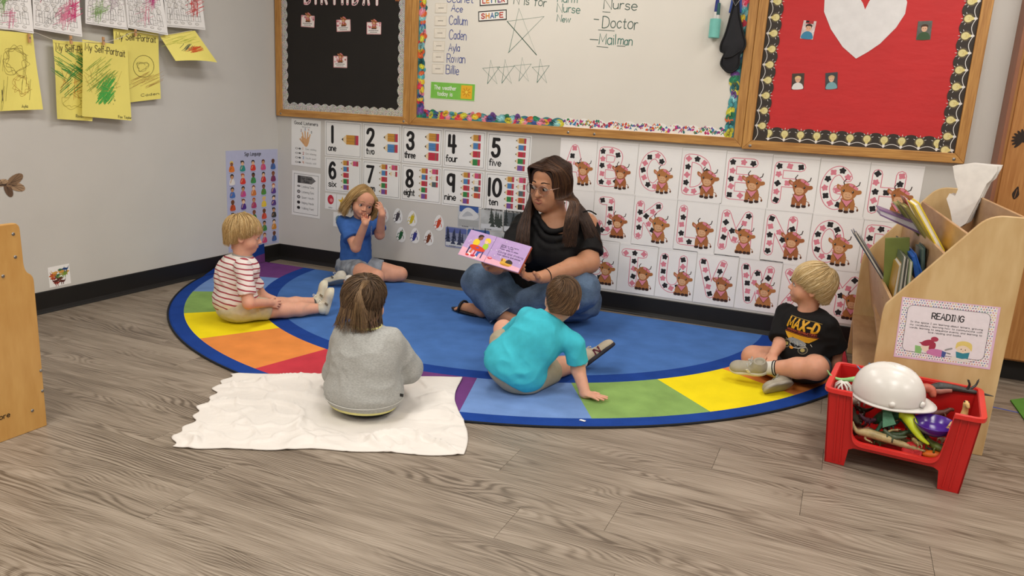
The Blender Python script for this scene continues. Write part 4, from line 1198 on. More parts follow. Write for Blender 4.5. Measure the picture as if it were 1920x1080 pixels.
# line and clothespins
m_str = mat('string', (224, 216, 200), rough=.8)
t = empty('hanging_line', tuple(lw(150, 70, .05)), 'pale string line carrying the yellow drawings', 'string')
q = MB(); q.tube(catmull([lw(a, b, c_) for a, b, c_ in ((-10, 54, .05), (60, 60, .05), (100, 74, .052), (134, 77, .055), (193, 79, .07), (225, 71, .055), (254, 60, .05), (302, 66, .05), (360, 57, .05))], 5), .0012, 5)
q.build('string', m_str, t)
m_pin = mat('clothespin_wood', (206, 158, 112), rough=.6)
for k, (a, b, xx) in enumerate(((133, 76, .058), (194, 78, .072), (254, 62, .052), (55, 73, .055))):
    c0 = lw(a, b, xx)
    t = empty('clothespin', tuple(c0), 'tiny wooden clothespin on the line above the %s yellow sheet' % ('second', 'frontmost', 'rear', 'leftmost')[k], 'clothespin', 'clothespins on the line')
    q = MB()
    q.box((-.004, -.005, -.016), (-.0005, .005, .022)); q.box((.0005, -.005, -.016), (.004, .005, .022)); q.build('prong', m_pin, t, world=False)
    q = MB(); q.tube([(-.006, 0, .005), (.006, 0, .005)], .0035, 8); q.build('spring', m_screw, t, world=False)

# sign language poster
p = Pr(); a, b, c = lw(423, 283, .001), lw(520.5, 285.5, .001), lw(427, 482, .001)
w = (b - a).length; h = abs(a.z - .115)
p.sheet(w, h, mat('poster_lilac', '#b9bcd8', rough=.35, var=.02))
p.text('Sign Language', 0, h / 2 - .036, .022, BLK, w=.0035, align='c', width=.15)
r = random.Random(8)
SK = ['#e2b48e', '#8a563a', '#f0c8a4', '#6c4229', '#c48f66']; HR = ['#221b1a', '#5c2f20', '#e6c766', '#221b1a', '#7a3f22', '#b0552c']
CL = ['#e07a2c', '#2a8f86', '#d83a2c', '#d04a7c', '#3f66a8', '#e8e4e0', '#d8372c', '#3c8f4c', '#c83030', '#7a2c5c', '#4a72b8', '#c84a8c', '#d07a3c', '#4c8f3c', '#5c3c8c', '#c8502c', '#503088', '#b03c6c', '#e8c83c', '#583c84', '#f0ece8', '#2c2c2c', '#3c7a3c', '#d8503c', '#3c3c3c', '#c04040', '#4466aa', '#8844aa', '#448844', '#cc8833']
for i in range(7):
    for j in range(5):
        x = -w / 2 + w * (j + .5) / 5; y = h / 2 - .06 - (i + .5) * (h - .07) / 7
        if i == 6 and j < 2: pass
        sk = r.choice(SK); hr = r.choice(HR); cl = CL[(i * 5 + j) % len(CL)]
        p.smooth([(x - .022, y - .03), (x - .018, y + .0), (x, y + .008), (x + .018, y + .0), (x + .022, y - .03)], cl, 1)
        p.ell(x, y + .018, .013, .014, sk, 2, 12)
        p.smooth([(x - .014, y + .014), (x - .014, y + .03), (x, y + .037), (x + .014, y + .03), (x + .014, y + .014), (x + .008, y + .026), (x - .008, y + .026)], hr, 3)
        if r.random() < .35: p.ell(x + .012 * r.choice((-1, 1)), y + .03, .006, .007, hr, 3, 8)
        p.line([(x - .014, y - .018), (x - .004, y - .004 + r.uniform(-.004, .01))], .005, sk, 3)
        p.rect(x - .024, y - .04, x + .022, y - .0375, '#7f84a8', 1)
p.build('sign_language_poster', (.001, (a.y + b.y) / 2, .115 + h / 2), (0, 1, 0), (0, 0, 1), label='pale lilac Sign Language poster with rows of small figures by the corner', cat='poster')
# dinosaur sticker and butterfly
p = Pr(); a, b, c = lw(90, 502, .001), lw(130, 494, .001), lw(93, 540, .001)
w, h = (b - a).length, (c - a).length
p.sheet(w, h, m_paper)
for i in range(17):
    x, y = r.uniform(-w * .34, w * .34), r.uniform(-h * .36, h * .3); c_ = r.choice(['#c8642c', '#2c4a7c', '#7a9a3c', '#5c2c24', '#d8a04c', '#a8382c', '#3c6a4c']); s_ = r.choice((-1, 1))
    p.smooth([(x - .018 * s_, y), (x - .006 * s_, y + .007), (x + .012 * s_, y + .004), (x + .02 * s_, y + .016), (x + .014 * s_, y - .003), (x, y - .006)], c_, 1 + i % 4)
    for dx in (-.005, .005): p.line([(x + dx, y - .003), (x + dx, y - .016)], .0035, c_, 1 + i % 4)
p.build('dinosaur_sticker', tuple((b + c) / 2), (b - a).normalized(), label='square white sticker covered in small dinosaurs above the left baseboard', cat='sticker')
p = Pr(); c0 = lw(17, 346, .002)
br = ['#8a6e54', '#a88a6c', '#6b5240', '#b89a7a']
for i, (dx, dy, rx, ry, rt) in enumerate(((.03, .02, .045, .022, .5), (.035, -.012, .042, .02, -.35), (-.005, -.026, .034, .018, -1.2), (-.032, .01, .03, .016, .2), (.012, .002, .03, .014, .1))):
    p.ell(dx, dy, rx, ry, br[i % 4], 1 + i, 16, rt)
    for q_ in (-.4, 0, .4): p.line([(dx - rx * .6 * math.cos(rt), dy - rx * .6 * math.sin(rt)), (dx + rx * .8 * math.cos(rt + q_), dy + rx * .8 * math.sin(rt + q_))], .0014, '#4a382c', 7)
p.line([(-.03, .0), (-.045, .035)], .002, '#4a382c', 7); p.ell(-.046, .038, .005, .004, '#4a382c', 7, 8)
p.line([(-.05, .0), (-.015, .0)], .007, '#3c2e26', 8)
p.build('butterfly_decal', tuple(c0), (0, 1, 0), (0, 0, 1), label='brown paper butterfly decal on the left wall near the wooden shelf', cat='decal')
# ------------------------------------------------------------------ rug
def carpet(name, h, var=.1):
    return mat(name, h, rough=.95, var=var, scale=9, bump=.8, bscale=420, spec=.1)
RC = Vector((1.8315, -.012)); 
RCOL = [carpet('carpet_navy', '#1f4290'), carpet('carpet_blue', '#4a73b4', .1), carpet('carpet_purple', '#70407c'), carpet('carpet_sky', '#7292c8'), carpet('carpet_green', '#86a85f', .12), carpet('carpet_yellow', '#f2dc1e', .05), carpet('carpet_orange', '#e48d48', .08), carpet('carpet_red', '#c63e4a', .08)]
bnd = [-176, -161.2, -147, -132.7, -118.5, -102.8, -88.4, -74, -59, -44, -29.5, -14.7, 0]
wcol = [2, 3, 4, 5, 6, 7, 2, 3, 4, 5, 6, 7]
bm = bmesh.new()
rad = [0.02, .3, .6, .9, 1.2, 1.412, 1.503, 1.6, 1.7, 1.8, 1.877, 1.94, 1.95]
angs = []
A0, A1 = -190, 10
a = A0
cuts = sorted(set(bnd))
while a <= A1 + .01:
    angs.append(a); a += 1.25
for c in cuts:
    k = min(range(len(angs)), key=lambda i: abs(angs[i] - c)); angs[k] = c
RT = .008
vs = []
for r_ in rad:
    for a in angs:
        z = RT if r_ < 1.945 else .002
        vs.append(bm.verts.new((RC.x + r_ * math.cos(math.radians(a)), RC.y + r_ * math.sin(math.radians(a)), z)))
n = len(angs)
for i in range(len(rad) - 1):
    for j in range(n - 1):
        f = bm.faces.new((vs[i * n + j], vs[(i + 1) * n + j], vs[(i + 1) * n + j + 1], vs[i * n + j + 1]))
        rm = (rad[i] + rad[i + 1]) / 2; am = (angs[j] + angs[j + 1]) / 2
        if rm > 1.877 or 1.412 < rm < 1.503: f.material_index = 0
        elif rm < 1.412: f.material_index = 1
        else:
            k = max(0, min(11, sum(1 for b_ in bnd[1:] if am > b_)))
            f.material_index = wcol[k]
# the straight edge near the wall
P0 = Vector((0.0, -.172, 0)); P1 = Vector((3.3, -.048, 0)); d = (P1 - P0).normalized(); nn = Vector((-d.y, d.x, 0))
geom = bm.verts[:] + bm.edges[:] + bm.faces[:]
bmesh.ops.bisect_plane(bm, geom=geom, plane_co=P0, plane_no=nn, clear_outer=True, dist=1e-5)
geom = bm.verts[:] + bm.edges[:] + bm.faces[:]
bmesh.ops.bisect_plane(bm, geom=geom, plane_co=(.02, 0, 0), plane_no=(1, 0, 0), dist=1e-5)
geom = bm.verts[:] + bm.edges[:] + bm.faces[:]
bmesh.ops.bisect_plane(bm, geom=geom, plane_co=(3.652, -.12, 0), plane_no=(1, .06, 0), clear_outer=True, dist=1e-5)
for v in bm.verts:
    if v.co.x < .0195:      # the corner runs up the left wall
        v.co.z += (.02 - v.co.x) * 1.0; v.co.x = .0195
    if v.co.x > 3.66 and False: pass
me = bpy.data.meshes.new('rug'); bm.to_mesh(me); bm.free()
for m in RCOL: me.materials.append(m)
for v in me.vertices: v.co -= Vector((RC.x, -.9, 0))
rug = bpy.data.objects.new('rug', me); COL.objects.link(rug); rug.location = (RC.x, -.9, 0)
tag(rug, 'large half-round carpet with rainbow coloured wedges around a blue centre', 'rug')
q = MB()
pts = [(max(RC.x + 1.952 * math.cos(math.radians(a)), .024), RC.y + 1.952 * math.sin(math.radians(a)), .0045) for a in np.arange(-176.5, -22, 1.5)]
q.tube(pts, .0048, 6)
q.tube([P0 + d * .04 + Vector((0, 0, .0045)), P1 + d * .32 + Vector((0, 0, .0045))], .004, 6)
q.build('bound_edge', mat('rug_binding', '#15181f', rough=.85), rug, smooth=True)

# ------------------------------------------------------------------ blanket
m_blk = mat('blanket_cotton', (230, 224, 217), rough=.9, var=.03, scale=10, bump=.7, bscale=520, spec=.15)
def fbm(x, y, z, o=3):
    return mnoise.fractal(Vector((x, y, z)), 1.0, 2.0, o)
TL, TR, BL, BR = fl(428, 700, .01), fl(862, 709, .012), fl(318, 838, .002), fl(866, 853, .002)
NU, NV = 190, 110
v = []; f = []
for j in range(NV + 1):
    t = j / NV
    for i in range(NU + 1):
        s = i / NU
        p_ = (TL * (1 - s) + TR * s) * (1 - t) + (BL * (1 - s) + BR * s) * t
        # uneven hems
        eL = (1 - s) ** 10 * (.012 * math.sin(t * 47) * (1 - t * .3) + .01 * math.sin(t * 19 + 1)); eR = s ** 12 * .022 * math.sin(t * 6.5 + 2.6)
        eB = t ** 14 * (.008 * math.sin(s * 9) + .006 * math.sin(s * 23)); eT = (1 - t) ** 14 * .008 * math.sin(s * 12)
        u_ = (TR - TL).normalized(); w_ = (BL - TL).normalized()
        p_ = p_ + u_ * (eL + eR) + w_ * (eB + eT)
        x, y = p_.x, p_.y
        on = 1 if math.hypot(x - RC.x, y - RC.y) < 1.955 else 0
        dd = math.hypot(x - RC.x, y - RC.y) - 1.955
        base = .0095 * max(0, min(1, 1 - (dd - .008) / .03)) + .0015
        near = max(0, min(1, (math.hypot(x - 2.03, y + 1.96) - .20) / .05))
        fold = 0
        n1 = fbm(x * 3.1 + 7, y * 4.2, .3, 2); 
        ridge = max(0, 1 - abs(n1) * 7.5) ** 1.5 * .019
        n2 = fbm(x * 7 + 1, y * 9 + 5, 1.3, 2)
        ridge2 = max(0, 1 - abs(n2) * 5) ** 2 * .009
        crm = max(0, fbm(x * 2 + 3, y * 2, 5, 1) + .35)
        rib = .0011 * math.sin((s * 1.0 + .06 * n1) * 330) * crm + .0007 * math.sin((t * 1. + .1 * n2) * 210)
        edge = min(1, min(s, 1 - s, t * .8, (1 - t) * .8) / .05)
        h = (ridge + ridge2) * (.15 + .85 * edge) * near + rib * near * edge * .9 + .0012
        # pocket beneath the seated child is pressed flat
        if (s - .03) ** 2 + (t - .93) ** 2 < .004: h += .006 * max(0, 1 - ((s - .13) / .03) ** 2)
        v.append((x, y, base + h)); 
for j in range(NV):
    for i in range(NU):
        a = j * (NU + 1) + i; f.append((a, a + NU + 1, a + NU + 2, a + 1))
cc = sum((Vector(q_) for q_ in v), Vector()) / len(v); cc.z = 0
t = mesh_obj('blanket', [Vector(q_) - cc for q_ in v], f, m_blk, smooth=True); t.location = cc
tag(t, 'rumpled off-white cotton blanket spread over the front edge of the rug', 'blanket')
sm = t.modifiers.new('thick', 'SOLIDIFY'); sm.thickness = .003; sm.offset = 1

# ------------------------------------------------------------------ right: book display shelf
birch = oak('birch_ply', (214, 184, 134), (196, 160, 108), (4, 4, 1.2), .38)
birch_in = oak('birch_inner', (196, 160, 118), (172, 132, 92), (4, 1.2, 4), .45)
m_edge = mat('birch_edge', (226, 200, 152), rough=.45)
def rounded(pts, rs, n=6):
    out = []; N = len(pts)
    for i in range(N):
        p_, a, b = Vector(pts[i]), Vector(pts[i - 1]), Vector(pts[(i + 1) % N]); r = rs[i] if isinstance(rs, (list, tuple)) else rs
        if r <= 0: out.append(p_); continue
        d1 = (a - p_).normalized() * min(r, (a - p_).length * .45); d2 = (b - p_).normalized() * min(r, (b - p_).length * .45)
        for k in range(n + 1):
            u = k / n; out.append((p_ + d1) * (1 - u) ** 2 + p_ * 2 * u * (1 - u) + (p_ + d2) * u * u)
    return out
SHL = empty('book_display_shelf', (3.9, -.66, 0), 'birch plywood tiered book display with slanted side panels beside the white alphabet sheets', 'bookshelf')
prof = [(3.722, 0), (3.722, .490), (3.742, .516), (3.995, .847), (4.122, .847), (4.113, 0)]
rr_ = [.0, .12, .0, .05, .01, 0]
pr2 = rounded([(a, b, 0) for a, b in prof], [0, .055, .03, .05, .008, 0])
for y0, dx, dz, nm in ((-1.207, 0, 0, 'side_panel'), (-.125, -.062, .012, 'side_panel')):
    q = MB(); q.prism([(p_.x + dx, y0, max(p_.y + (dz if p_.y > .3 else 0), 0)) for p_ in pr2], (0, .018, 0)); q.build(nm, birch, SHL, bevel=.003)
def shelf_board(nm, nearpx, lean, zb, th=.012, near=None):
    a = near or at(nearpx[0], nearpx[1], -1.189)
    b = a + Vector((-.062, 1.064, .010))
    q = MB()
    v8 = []
    for p_ in (a, b):
        v8 += [p_, p_ + Vector((th, 0, 0)), Vector((p_.x + lean + th, p_.y, zb)), Vector((p_.x + lean, p_.y, zb))]
    q.add(v8, [(0, 1, 2, 3), (7, 6, 5, 4), (0, 4, 5, 1), (1, 5, 6, 2), (2, 6, 7, 3), (3, 7, 4, 0)])
    q.build(nm, birch_in, SHL, bevel=.002)
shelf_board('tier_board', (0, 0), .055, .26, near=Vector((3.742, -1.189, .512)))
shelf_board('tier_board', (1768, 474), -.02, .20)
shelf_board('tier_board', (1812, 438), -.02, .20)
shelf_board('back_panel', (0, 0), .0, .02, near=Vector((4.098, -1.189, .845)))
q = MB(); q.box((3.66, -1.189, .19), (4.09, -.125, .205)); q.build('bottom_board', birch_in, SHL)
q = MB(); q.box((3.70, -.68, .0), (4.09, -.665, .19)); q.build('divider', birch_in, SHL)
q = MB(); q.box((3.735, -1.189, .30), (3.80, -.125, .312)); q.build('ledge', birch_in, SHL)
for (a, b) in ((1757, 393), (1795, 515)): pass
# staples / dowel screws
for (px, py) in ((1705, 454), (1773, 442), (1697, 448), (1785, 457)):
    pass
# READING sign
p = Pr(); a, b, c = at(1692, 557, -1.2085), at(1877, 577, -1.2085), at(1675, 668, -1.2085)
w, h = (b - a).length, .222
p.sheet(w, h, mat('pink_laminate', '#e3bcd6', rough=.25))
p.rect(-w * .485, -h * .47, w * .475, h * .485, '#efe8ea', 1)
r = random.Random(2); cl = ['#b0508c', '#5c6ab0', '#d88a5c', '#5c9a8a', '#8a4c6c', '#c85c7c', '#e0c060', '#404c80']
k = 0; yy = -h * .45
while yy < h * .48:
    xx = -w * .475 + (.004 if k % 2 else 0)
    while xx < w * .47:
        if abs(xx + .0015) > w * .425 or abs(yy) > h * .375: p.ell(xx, yy, .0022, .0022, r.choice(cl), 2, 6)
        xx += .0082
    yy += .0082; k += 1
rp = rounded([(-w * .425, -h * .375, 0), (w * .42, -h * .375, 0), (w * .42, h * .385, 0), (-w * .425, h * .385, 0)], .022)
p.poly([(q_.x, q_.y) for q_ in rp], '#ede4ea', 3); p.line([(q_.x, q_.y) for q_ in rp], .0014, '#3c3440', 4, closed=True)
p.text('READING', 0, h * .20, .021, '#2a282c', w=.0036, align='c', width=.098, z=5)
for i, s_ in enumerate(('In this space I am learning about letters, growing', 'my vocabulary, learning how to communicate with', 'words, learning to sequence events, and learning to', 'love reading and books.')):
    p.text(s_, 0 - .002, h * .105 - i * .0105, .0062, '#3a383c', w=.0011, align='c', width=w * (.74 if i < 3 else .34), z=5)
# girl reading, lying down; boy with a book
p.poly([(-.085, -.085), (-.066, -.087), (-.064, -.060), (-.088, -.058)], '#8fc27a', 5)
p.smooth([(-.07, -.06), (-.055, -.05), (-.04, -.055), (-.04, -.07), (-.055, -.078)], '#f0d8c8', 5)
p.ell(-.050, -.044, .021, .011, '#a8364e', 6, 16, .35); p.ell(-.034, -.056, .010, .017, '#a8364e', 6, 16, -.3); p.poly([(-.066, -.052), (-.078, -.046), (-.062, -.042)], '#a8364e', 6); p.ell(-.03, -.028, .012, .009, '#b04058', 6)
p.smooth([(-.05, -.078), (-.035, -.064), (-.0, -.066), (.0, -.088), (-.035, -.086)], '#cf7fb0', 6); p.poly([(-.002, -.088), (-.002, -.066), (.012, -.070), (.008, -.090)], '#4c5c9c', 6)
p.line([(.008, -.062), (.016, -.058), (.026, -.054)], .006, '#9a9a9a', 6); p.line([(.014, -.072), (.024, -.074)], .004, '#7a7a7a', 6)
p.ell(.062, -.050, .022, .021, '#efdac2', 5, 18); p.smooth([(.038, -.052), (.04, -.03), (.062, -.022), (.084, -.03), (.087, -.055), (.078, -.045), (.062, -.038), (.046, -.043)], '#e6cf7a', 6)
p.ell(.055, -.052, .0016, .0022, '#3a2c2c', 7, 8); p.ell(.068, -.053, .0016, .0022, '#3a2c2c', 7, 8); p.ell(.0615, -.058, .002, .0012, '#d07a70', 7, 8)
p.poly([(.04, -.062), (.062, -.066), (.082, -.060), (.08, -.082), (.062, -.086), (.044, -.084)], '#3a8a9c', 7); p.ell(.042, -.088, .016, .008, '#e6e0da', 5); p.ell(.07, -.09, .014, .007, '#e6e0da', 5)
for i in range(4): p.rect(.086 + i * .004, -.094 + i * .0012, .0892 + i * .004, -.0925 + i * .0012, '#3a383c', 5)
p.build('reading_sign', tuple((b + c) / 2), (b - a).normalized(), label='laminated READING sign with a dotted pink border taped to the shelf side', cat='sign')

# books in the display
def mkbook(nm, label, quad, y0, y1, th, cover, pages='#d9d2c4', cat='book', group='books in the display shelf', tilt=0.0):
    """quad: near-end picture points: top-left, top-right, bottom-right, bottom-left of the sliver seen end on"""
    P4 = [at(a, b, y0) for a, b in quad]
    c0 = sum(P4, Vector()) / 4; c0.y = (y0 + y1) / 2
    t = empty(nm, tuple(c0), label, cat, group)
    dv = Vector((-.058 * (y1 - y0) + tilt, y1 - y0, 0))
    q = MB(); k = .22
    L1, L2 = P4[0].lerp(P4[1], k), P4[3].lerp(P4[2], k); R1, R2 = P4[0].lerp(P4[1], 1 - k), P4[3].lerp(P4[2], 1 - k)
    q.prism([P4[0], L1, L2, P4[3]][::-1], dv); q.prism([R1, P4[1], P4[2], R2][::-1], dv)
    q.build('cover', mat('cover_' + cover[1:], cover, rough=.35, var=.08, scale=20), t)
    q = MB(); ins = Vector((0, .003, 0)); dn = (L2 - L1).normalized() * .004
    q.prism([L1 + dn + ins, R1 + dn + ins, R2 + ins, L2 + ins][::-1], dv * .96); q.build('pages', mat('pages_' + pages[1:], pages, rough=.8, var=.12, scale=90, stretch=(12, 1, 1)), t)
    return t
mkbook('magazine', 'thin blue booklet leaning out to the left over the front of the shelf', [(1598, 436), (1603, 434), (1660, 520), (1655, 527)], -.70, -.60, 0, '#33486e')
mkbook('magazine', 'dark grey booklet leaning against the thin blue one', [(1603, 440), (1608, 438), (1664, 530), (1659, 534)], -.80, -.71, 0, '#3a3c44')
mkbook('picture_book', 'white booklet behind the thin blue one at the shelf front', [(1610, 442), (1614, 441), (1668, 532), (1664, 535)], -.59, -.50, 0, '#c9ccd4')
# olive book, cover facing the room
def cover_book(label, quad, y0, th, cover, group='books in the display shelf'):
    P4 = [at(a, b, y0) for a, b in quad]; c0 = sum(P4, Vector()) / 4
    t = empty('picture_book', tuple(c0), label, 'book', group)
    m = mat('cover_' + cover[1:], cover, rough=.35, var=.1, scale=14)
    q = MB(); q.prism(P4[::-1], (0, .002, 0)); q.prism([p_ + Vector((0, th, 0)) for p_ in P4][::-1], (0, .002, 0)); q.build('cover', m, t, bevel=.001)
    c_ = c0; q = MB(); q.prism([c_ + (p_ - c_) * .96 + Vector((0, .002, 0)) for p_ in P4][::-1], (0, th - .002, 0)); q.build('pages', mat('pages_d9d2c4', '#d9d2c4'), t)
    return t
cover_book('olive green book with its cover facing forward in the front tier', [(1660, 447), (1706, 446), (1702, 556), (1655, 560)], -.86, .02, '#6f7a3c')
mkbook('picture_book', 'dark green book upright behind the olive cover', [(1688, 452), (1706, 455), (1703, 500), (1692, 510)], -.62, -.45, 0, '#3f6440')
mkbook('picture_book', 'yellow-edged book low in the front tier', [(1684, 500), (1692, 492), (1682, 555), (1672, 562)], -1.02, -.84, 0, '#b08a3a')
mkbook('picture_book', 'grey book standing beside the yellow-edged one', [(1694, 480), (1700, 482), (1690, 556), (1682, 558)], -1.04, -.86, 0, '#5f6a5c')
mkbook('picture_book', 'black-spined book standing in the middle of the front tier', [(1701, 484), (1705, 486), (1697, 556), (1690, 556)], -1.06, -.88, 0, '#1e1e20')
mkbook('picture_book', 'pale green book right of the black-spined one', [(1706, 488), (1712, 492), (1706, 550), (1699, 554)], -1.08, -.9, 0, '#7c8c66')
mkbook('picture_book', 'bright blue book leaning in the front tier', [(1710, 482), (1718, 476), (1730, 512), (1716, 524)], -1.0, -.82, 0, '#2458b0', '#2c64b8')
mkbook('picture_book', 'dark teal board book leaning behind the bright blue one', [(1726, 468), (1735, 464), (1734, 512), (1726, 516)], -.94, -.8, 0, '#3c5450', '#5c6c64')
mkbook('picture_book', 'brown board book rightmost of the leaning pair', [(1738, 466), (1748, 470), (1744, 512), (1735, 516)], -.92, -.78, 0, '#5a4c3c', '#8a7c5c')
mkbook('picture_book', 'yellow book with white pages leaning in the second tier', [(1712, 384), (1724, 380), (1772, 470), (1764, 478)], -.98, -.80, 0, '#e8cc2c', '#f2ecdc')
mkbook('picture_book', 'olive paperback leaning left of the yellow book', [(1680, 384), (1692, 382), (1758, 474), (1748, 480)], -.62, -.46, 0, '#7c8040', '#a8a468')
mkbook('picture_book', 'second olive paperback pressed against the yellow book', [(1694, 388), (1703, 386), (1764, 478), (1757, 480)], -.79, -.63, 0, '#8c8a48', '#b4ac70')
mkbook('picture_book', 'small red book top behind the yellow book', [(1695, 370), (1704, 372), (1722, 400), (1710, 404)], -.7, -.55, 0, '#a43c34')
mkbook('magazine', 'purple magazine flopping out to the left above the olive paperbacks', [(1648, 391), (1650, 404), (1740, 446), (1728, 420)], -.66, -.5, 0, '#8a6c98', '#dcd6e0')
# worn stack of white papers at the back
t = empty('paper_stack', tuple(at(1830, 370, -.45)), 'thick ragged bundle of white papers sticking up behind the books', 'papers')
outl = [(1787, 312), (1822, 308), (1871, 312), (1869, 320), (1858, 338), (1850, 345), (1836, 375), (1812, 418), (1795, 428), (1785, 418), (1782, 395), (1774, 372), (1779, 364), (1790, 368), (1796, 356), (1790, 335)]
rp_ = random.Random(4)
for k in range(9):
    y0 = -.52 + k * .010
    q = MB(); pts = [at(a + rp_.uniform(-1.2, 1.2) + k * 1.1, b + rp_.uniform(-1, 1) - k * .35, y0) for a, b in outl]
    q.prism(pts[::-1], (.001, .0065, 0)); q.build('paper', mat('paper_sheet_%d' % (k % 3), ['#efebe6', '#dcd5cd', '#f4f1ec'][k % 3], rough=.7, var=.05, scale=30), t)

# ------------------------------------------------------------------ tall wooden cabinet at the right
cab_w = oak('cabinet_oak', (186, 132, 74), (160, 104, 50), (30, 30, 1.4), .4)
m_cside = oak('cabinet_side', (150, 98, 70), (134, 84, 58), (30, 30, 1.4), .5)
CB = empty('wooden_cabinet', (4.7, -.09, 0), 'tall orange-brown wooden cabinet with leaf decals at the right edge', 'cabinet')
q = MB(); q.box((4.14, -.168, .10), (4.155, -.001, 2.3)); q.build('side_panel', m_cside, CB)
q = MB(); q.box((4.155, -.165, .10), (5.6, -.002, 2.3)); q.build('carcass', cab_w, CB)
q = MB(); q.box((4.165, -.186, .11), (4.95, -.168, 2.28)); q.build('cabinet_door', cab_w, CB, bevel=.003)
q = MB(); q.box((4.96, -.186, .11), (5.58, -.168, 2.28)); q.build('cabinet_door', cab_w, CB, bevel=.003)
q = MB(); q.box((4.2, -.12, 0), (5.58, -.01, .10)); q.build('plinth', mat('plinth_black', '#1c1a18', rough=.7), CB)
p = Pr(); c0 = at(1905, 362, -.1870)
p.smooth([(0, -.028), (-.013, -.008), (-.009, .012), (0, .03), (.008, .012), (.013, -.008)], '#2a1c14', 1); p.line([(0, -.02), (0, .015)], .003, '#8a5c34', 2)
p.build('leaf_decal', tuple(c0), (math.cos(-.1), 0, math.sin(-.1)), label='small black leaf decal on the wooden cabinet', cat='decal')
p = Pr(); c0 = at(1920, 262, -.1870)
for i in range(7):
    a = 2.0 + i * .35; p.ell(.028 * math.cos(a), .028 * math.sin(a), .02, .006, '#2a1c14', 1, 10, a)
p.ell(0, 0, .016, .012, '#2a1c14', 1)
p.build('leaf_decal', tuple(c0), (math.cos(-.1), 0, math.sin(-.1)), label='black feathery decal cut by the right edge of the picture, above the small leaf decal', cat='decal')
# green mat and blue tape right of the shelf
G0 = [fl(1894, 752), fl(1925, 748), fl(1990, 810), fl(1928, 800)]
q = MB(); q.prism([(p_.x, p_.y, .0005) for p_ in G0], (0, 0, .006)); c0 = q
o = q.build('floor_mat', carpet('green_mat', '#5c8a3c')); tag(o, 'corner of a green mat on the floor at the right edge', 'mat')
q = MB(); a_, b_ = fl(1860, 763), fl(1915, 775); dd_ = Vector((0, .006, 0)); q.prism([a_ - dd_ + Vector((0, 0, .0003)), b_ - dd_ + Vector((0, 0, .0003)), b_ + dd_ + Vector((0, 0, .0003)), a_ + dd_ + Vector((0, 0, .0003))], (0, 0, .0004))
o = q.build('floor_tape', mat('blue_tape', '#4a58a0', rough=.6)); tag(o, 'thin strip of blue tape on the floor right of the shelf', 'tape')
q = MB()
c0 = fl(1092, 789, .0095); q.prism([c0 + Vector(x_) for x_ in ((-.012, -.003, 0), (.010, -.006, 0), (.013, .003, 0), (-.008, .006, 0))], (0, 0, .003))
o = q.build('paper_scrap', m_paper, bevel=.001); tag(o, 'tiny white scrap on the blue rim of the rug', 'scrap')

# ------------------------------------------------------------------ left wooden shelf
ply = oak('left_ply', (206, 160, 92), (188, 138, 70), (4, 4, 1.1), .4)
LS = empty('wooden_shelf', (.9, -2.95, 0), 'low scuffed birch shelf unit cut by the left edge, seen from its screwed side panel', 'shelf')
side = [(-2.610, 0), (-2.610, .510), (-2.638, .530), (-2.640, .672), (-2.650, .682), (-3.35, .682), (-3.35, 0)]
sp = rounded([(a, b, 0) for a, b in side], [0, .02, .03, .015, 0, 0, 0])
for xx in (1.20, .36):
    q = MB(); q.prism([(xx, p_.x, p_.y) for p_ in sp][::-1], (.02, 0, 0)); q.build('side_panel', ply, LS, bevel=.002)
q = MB(); q.box((.38, -2.66, .02), (1.20, -2.648, .66)); q.build('back_panel', ply, LS)
for z in (.04, .27, .49): q = MB(); q.box((.38, -3.33, z), (1.20, -2.662, z + .018)); q.build('shelf_board', ply, LS)
for (px, py) in ((25, 439), (29, 482), (6, 518), (77, 695), (80, 733), (61, 770)):
    c0 = lw(px, py, 1.2205); q = MB(); q.lathe([(0, .0022), (.0035, .002), (.0055, .0), (.0055, -.002)], tuple(c0), 12, M=Matrix.Rotation(math.pi / 2, 3, 'Y')); q.build('screw', m_screw, LS)
for (px, py, s_) in ((14, 600, .004), (17, 596, .002), (10, 597, .002), (25, 733, .003)):
    pass
p = Pr(); c0 = lw(-14, 792, 1.2207); p.text('store', 0, 0, .016, '#3a2a1a', w=.0028, width=.055); o = p.build('printed_word', tuple(c0), (0, 1, 0), (0, 0, 1), parent=LS); o['label'] = 'small dark printed lettering'

# ------------------------------------------------------------------ red bin
m_red = mat('red_plastic', (188, 26, 24), rough=.32, var=.04, scale=5, spec=.5)
BA = math.radians(-5.5)
BINO = Vector((3.815, -1.42, 0))
RZ = Matrix.Rotation(BA, 3, 'Z')
BIN = empty('storage_bin', tuple(BINO), 'red plastic stacking bin with a cut-away front, full of toy animals', 'bin'); BIN.rotation_euler = (0, 0, BA)
BH = .262
def flare(v_):
    k = .905 + .095 * (v_.z / BH); return Vector((v_.x * k, v_.y * (k * .96 + .04), v_.z))
HX, HY = .221, .160
def wall(poly, axis, sgn, th=.006):
    q = MB()
    if axis == 'y': pts = [Vector((a, sgn * HY, b)) for a, b in poly]; d_ = Vector((0, -sgn * th, 0))
    else: pts = [Vector((sgn * HX, a, b)) for a, b in poly]; d_ = Vector((-sgn * th, 0, 0))
    n_ = len(pts); v_ = [flare(p_) for p_ in pts] + [flare(p_) + d_ for p_ in pts]
    fl_ = [tuple(range(n_)), tuple(range(n_, 2 * n_))[::-1]] + [(i, n_ + i, n_ + (i + 1) % n_, (i + 1) % n_) for i in range(n_)]
    q.add(v_, fl_)
    return q
front = [(-HX, 0), (-HX + .068, 0), (-HX + .078, .062), (-HX + .095, .07), (HX - .095, .07), (HX - .078, .062), (HX - .068, 0), (HX, 0), (HX, BH), (HX - .072, BH)]
sc = rounded([(HX - .074, BH, 0), (HX - .088, .094, 0), (-HX + .088, .094, 0), (-HX + .074, BH, 0)], [0, .035, .035, 0])
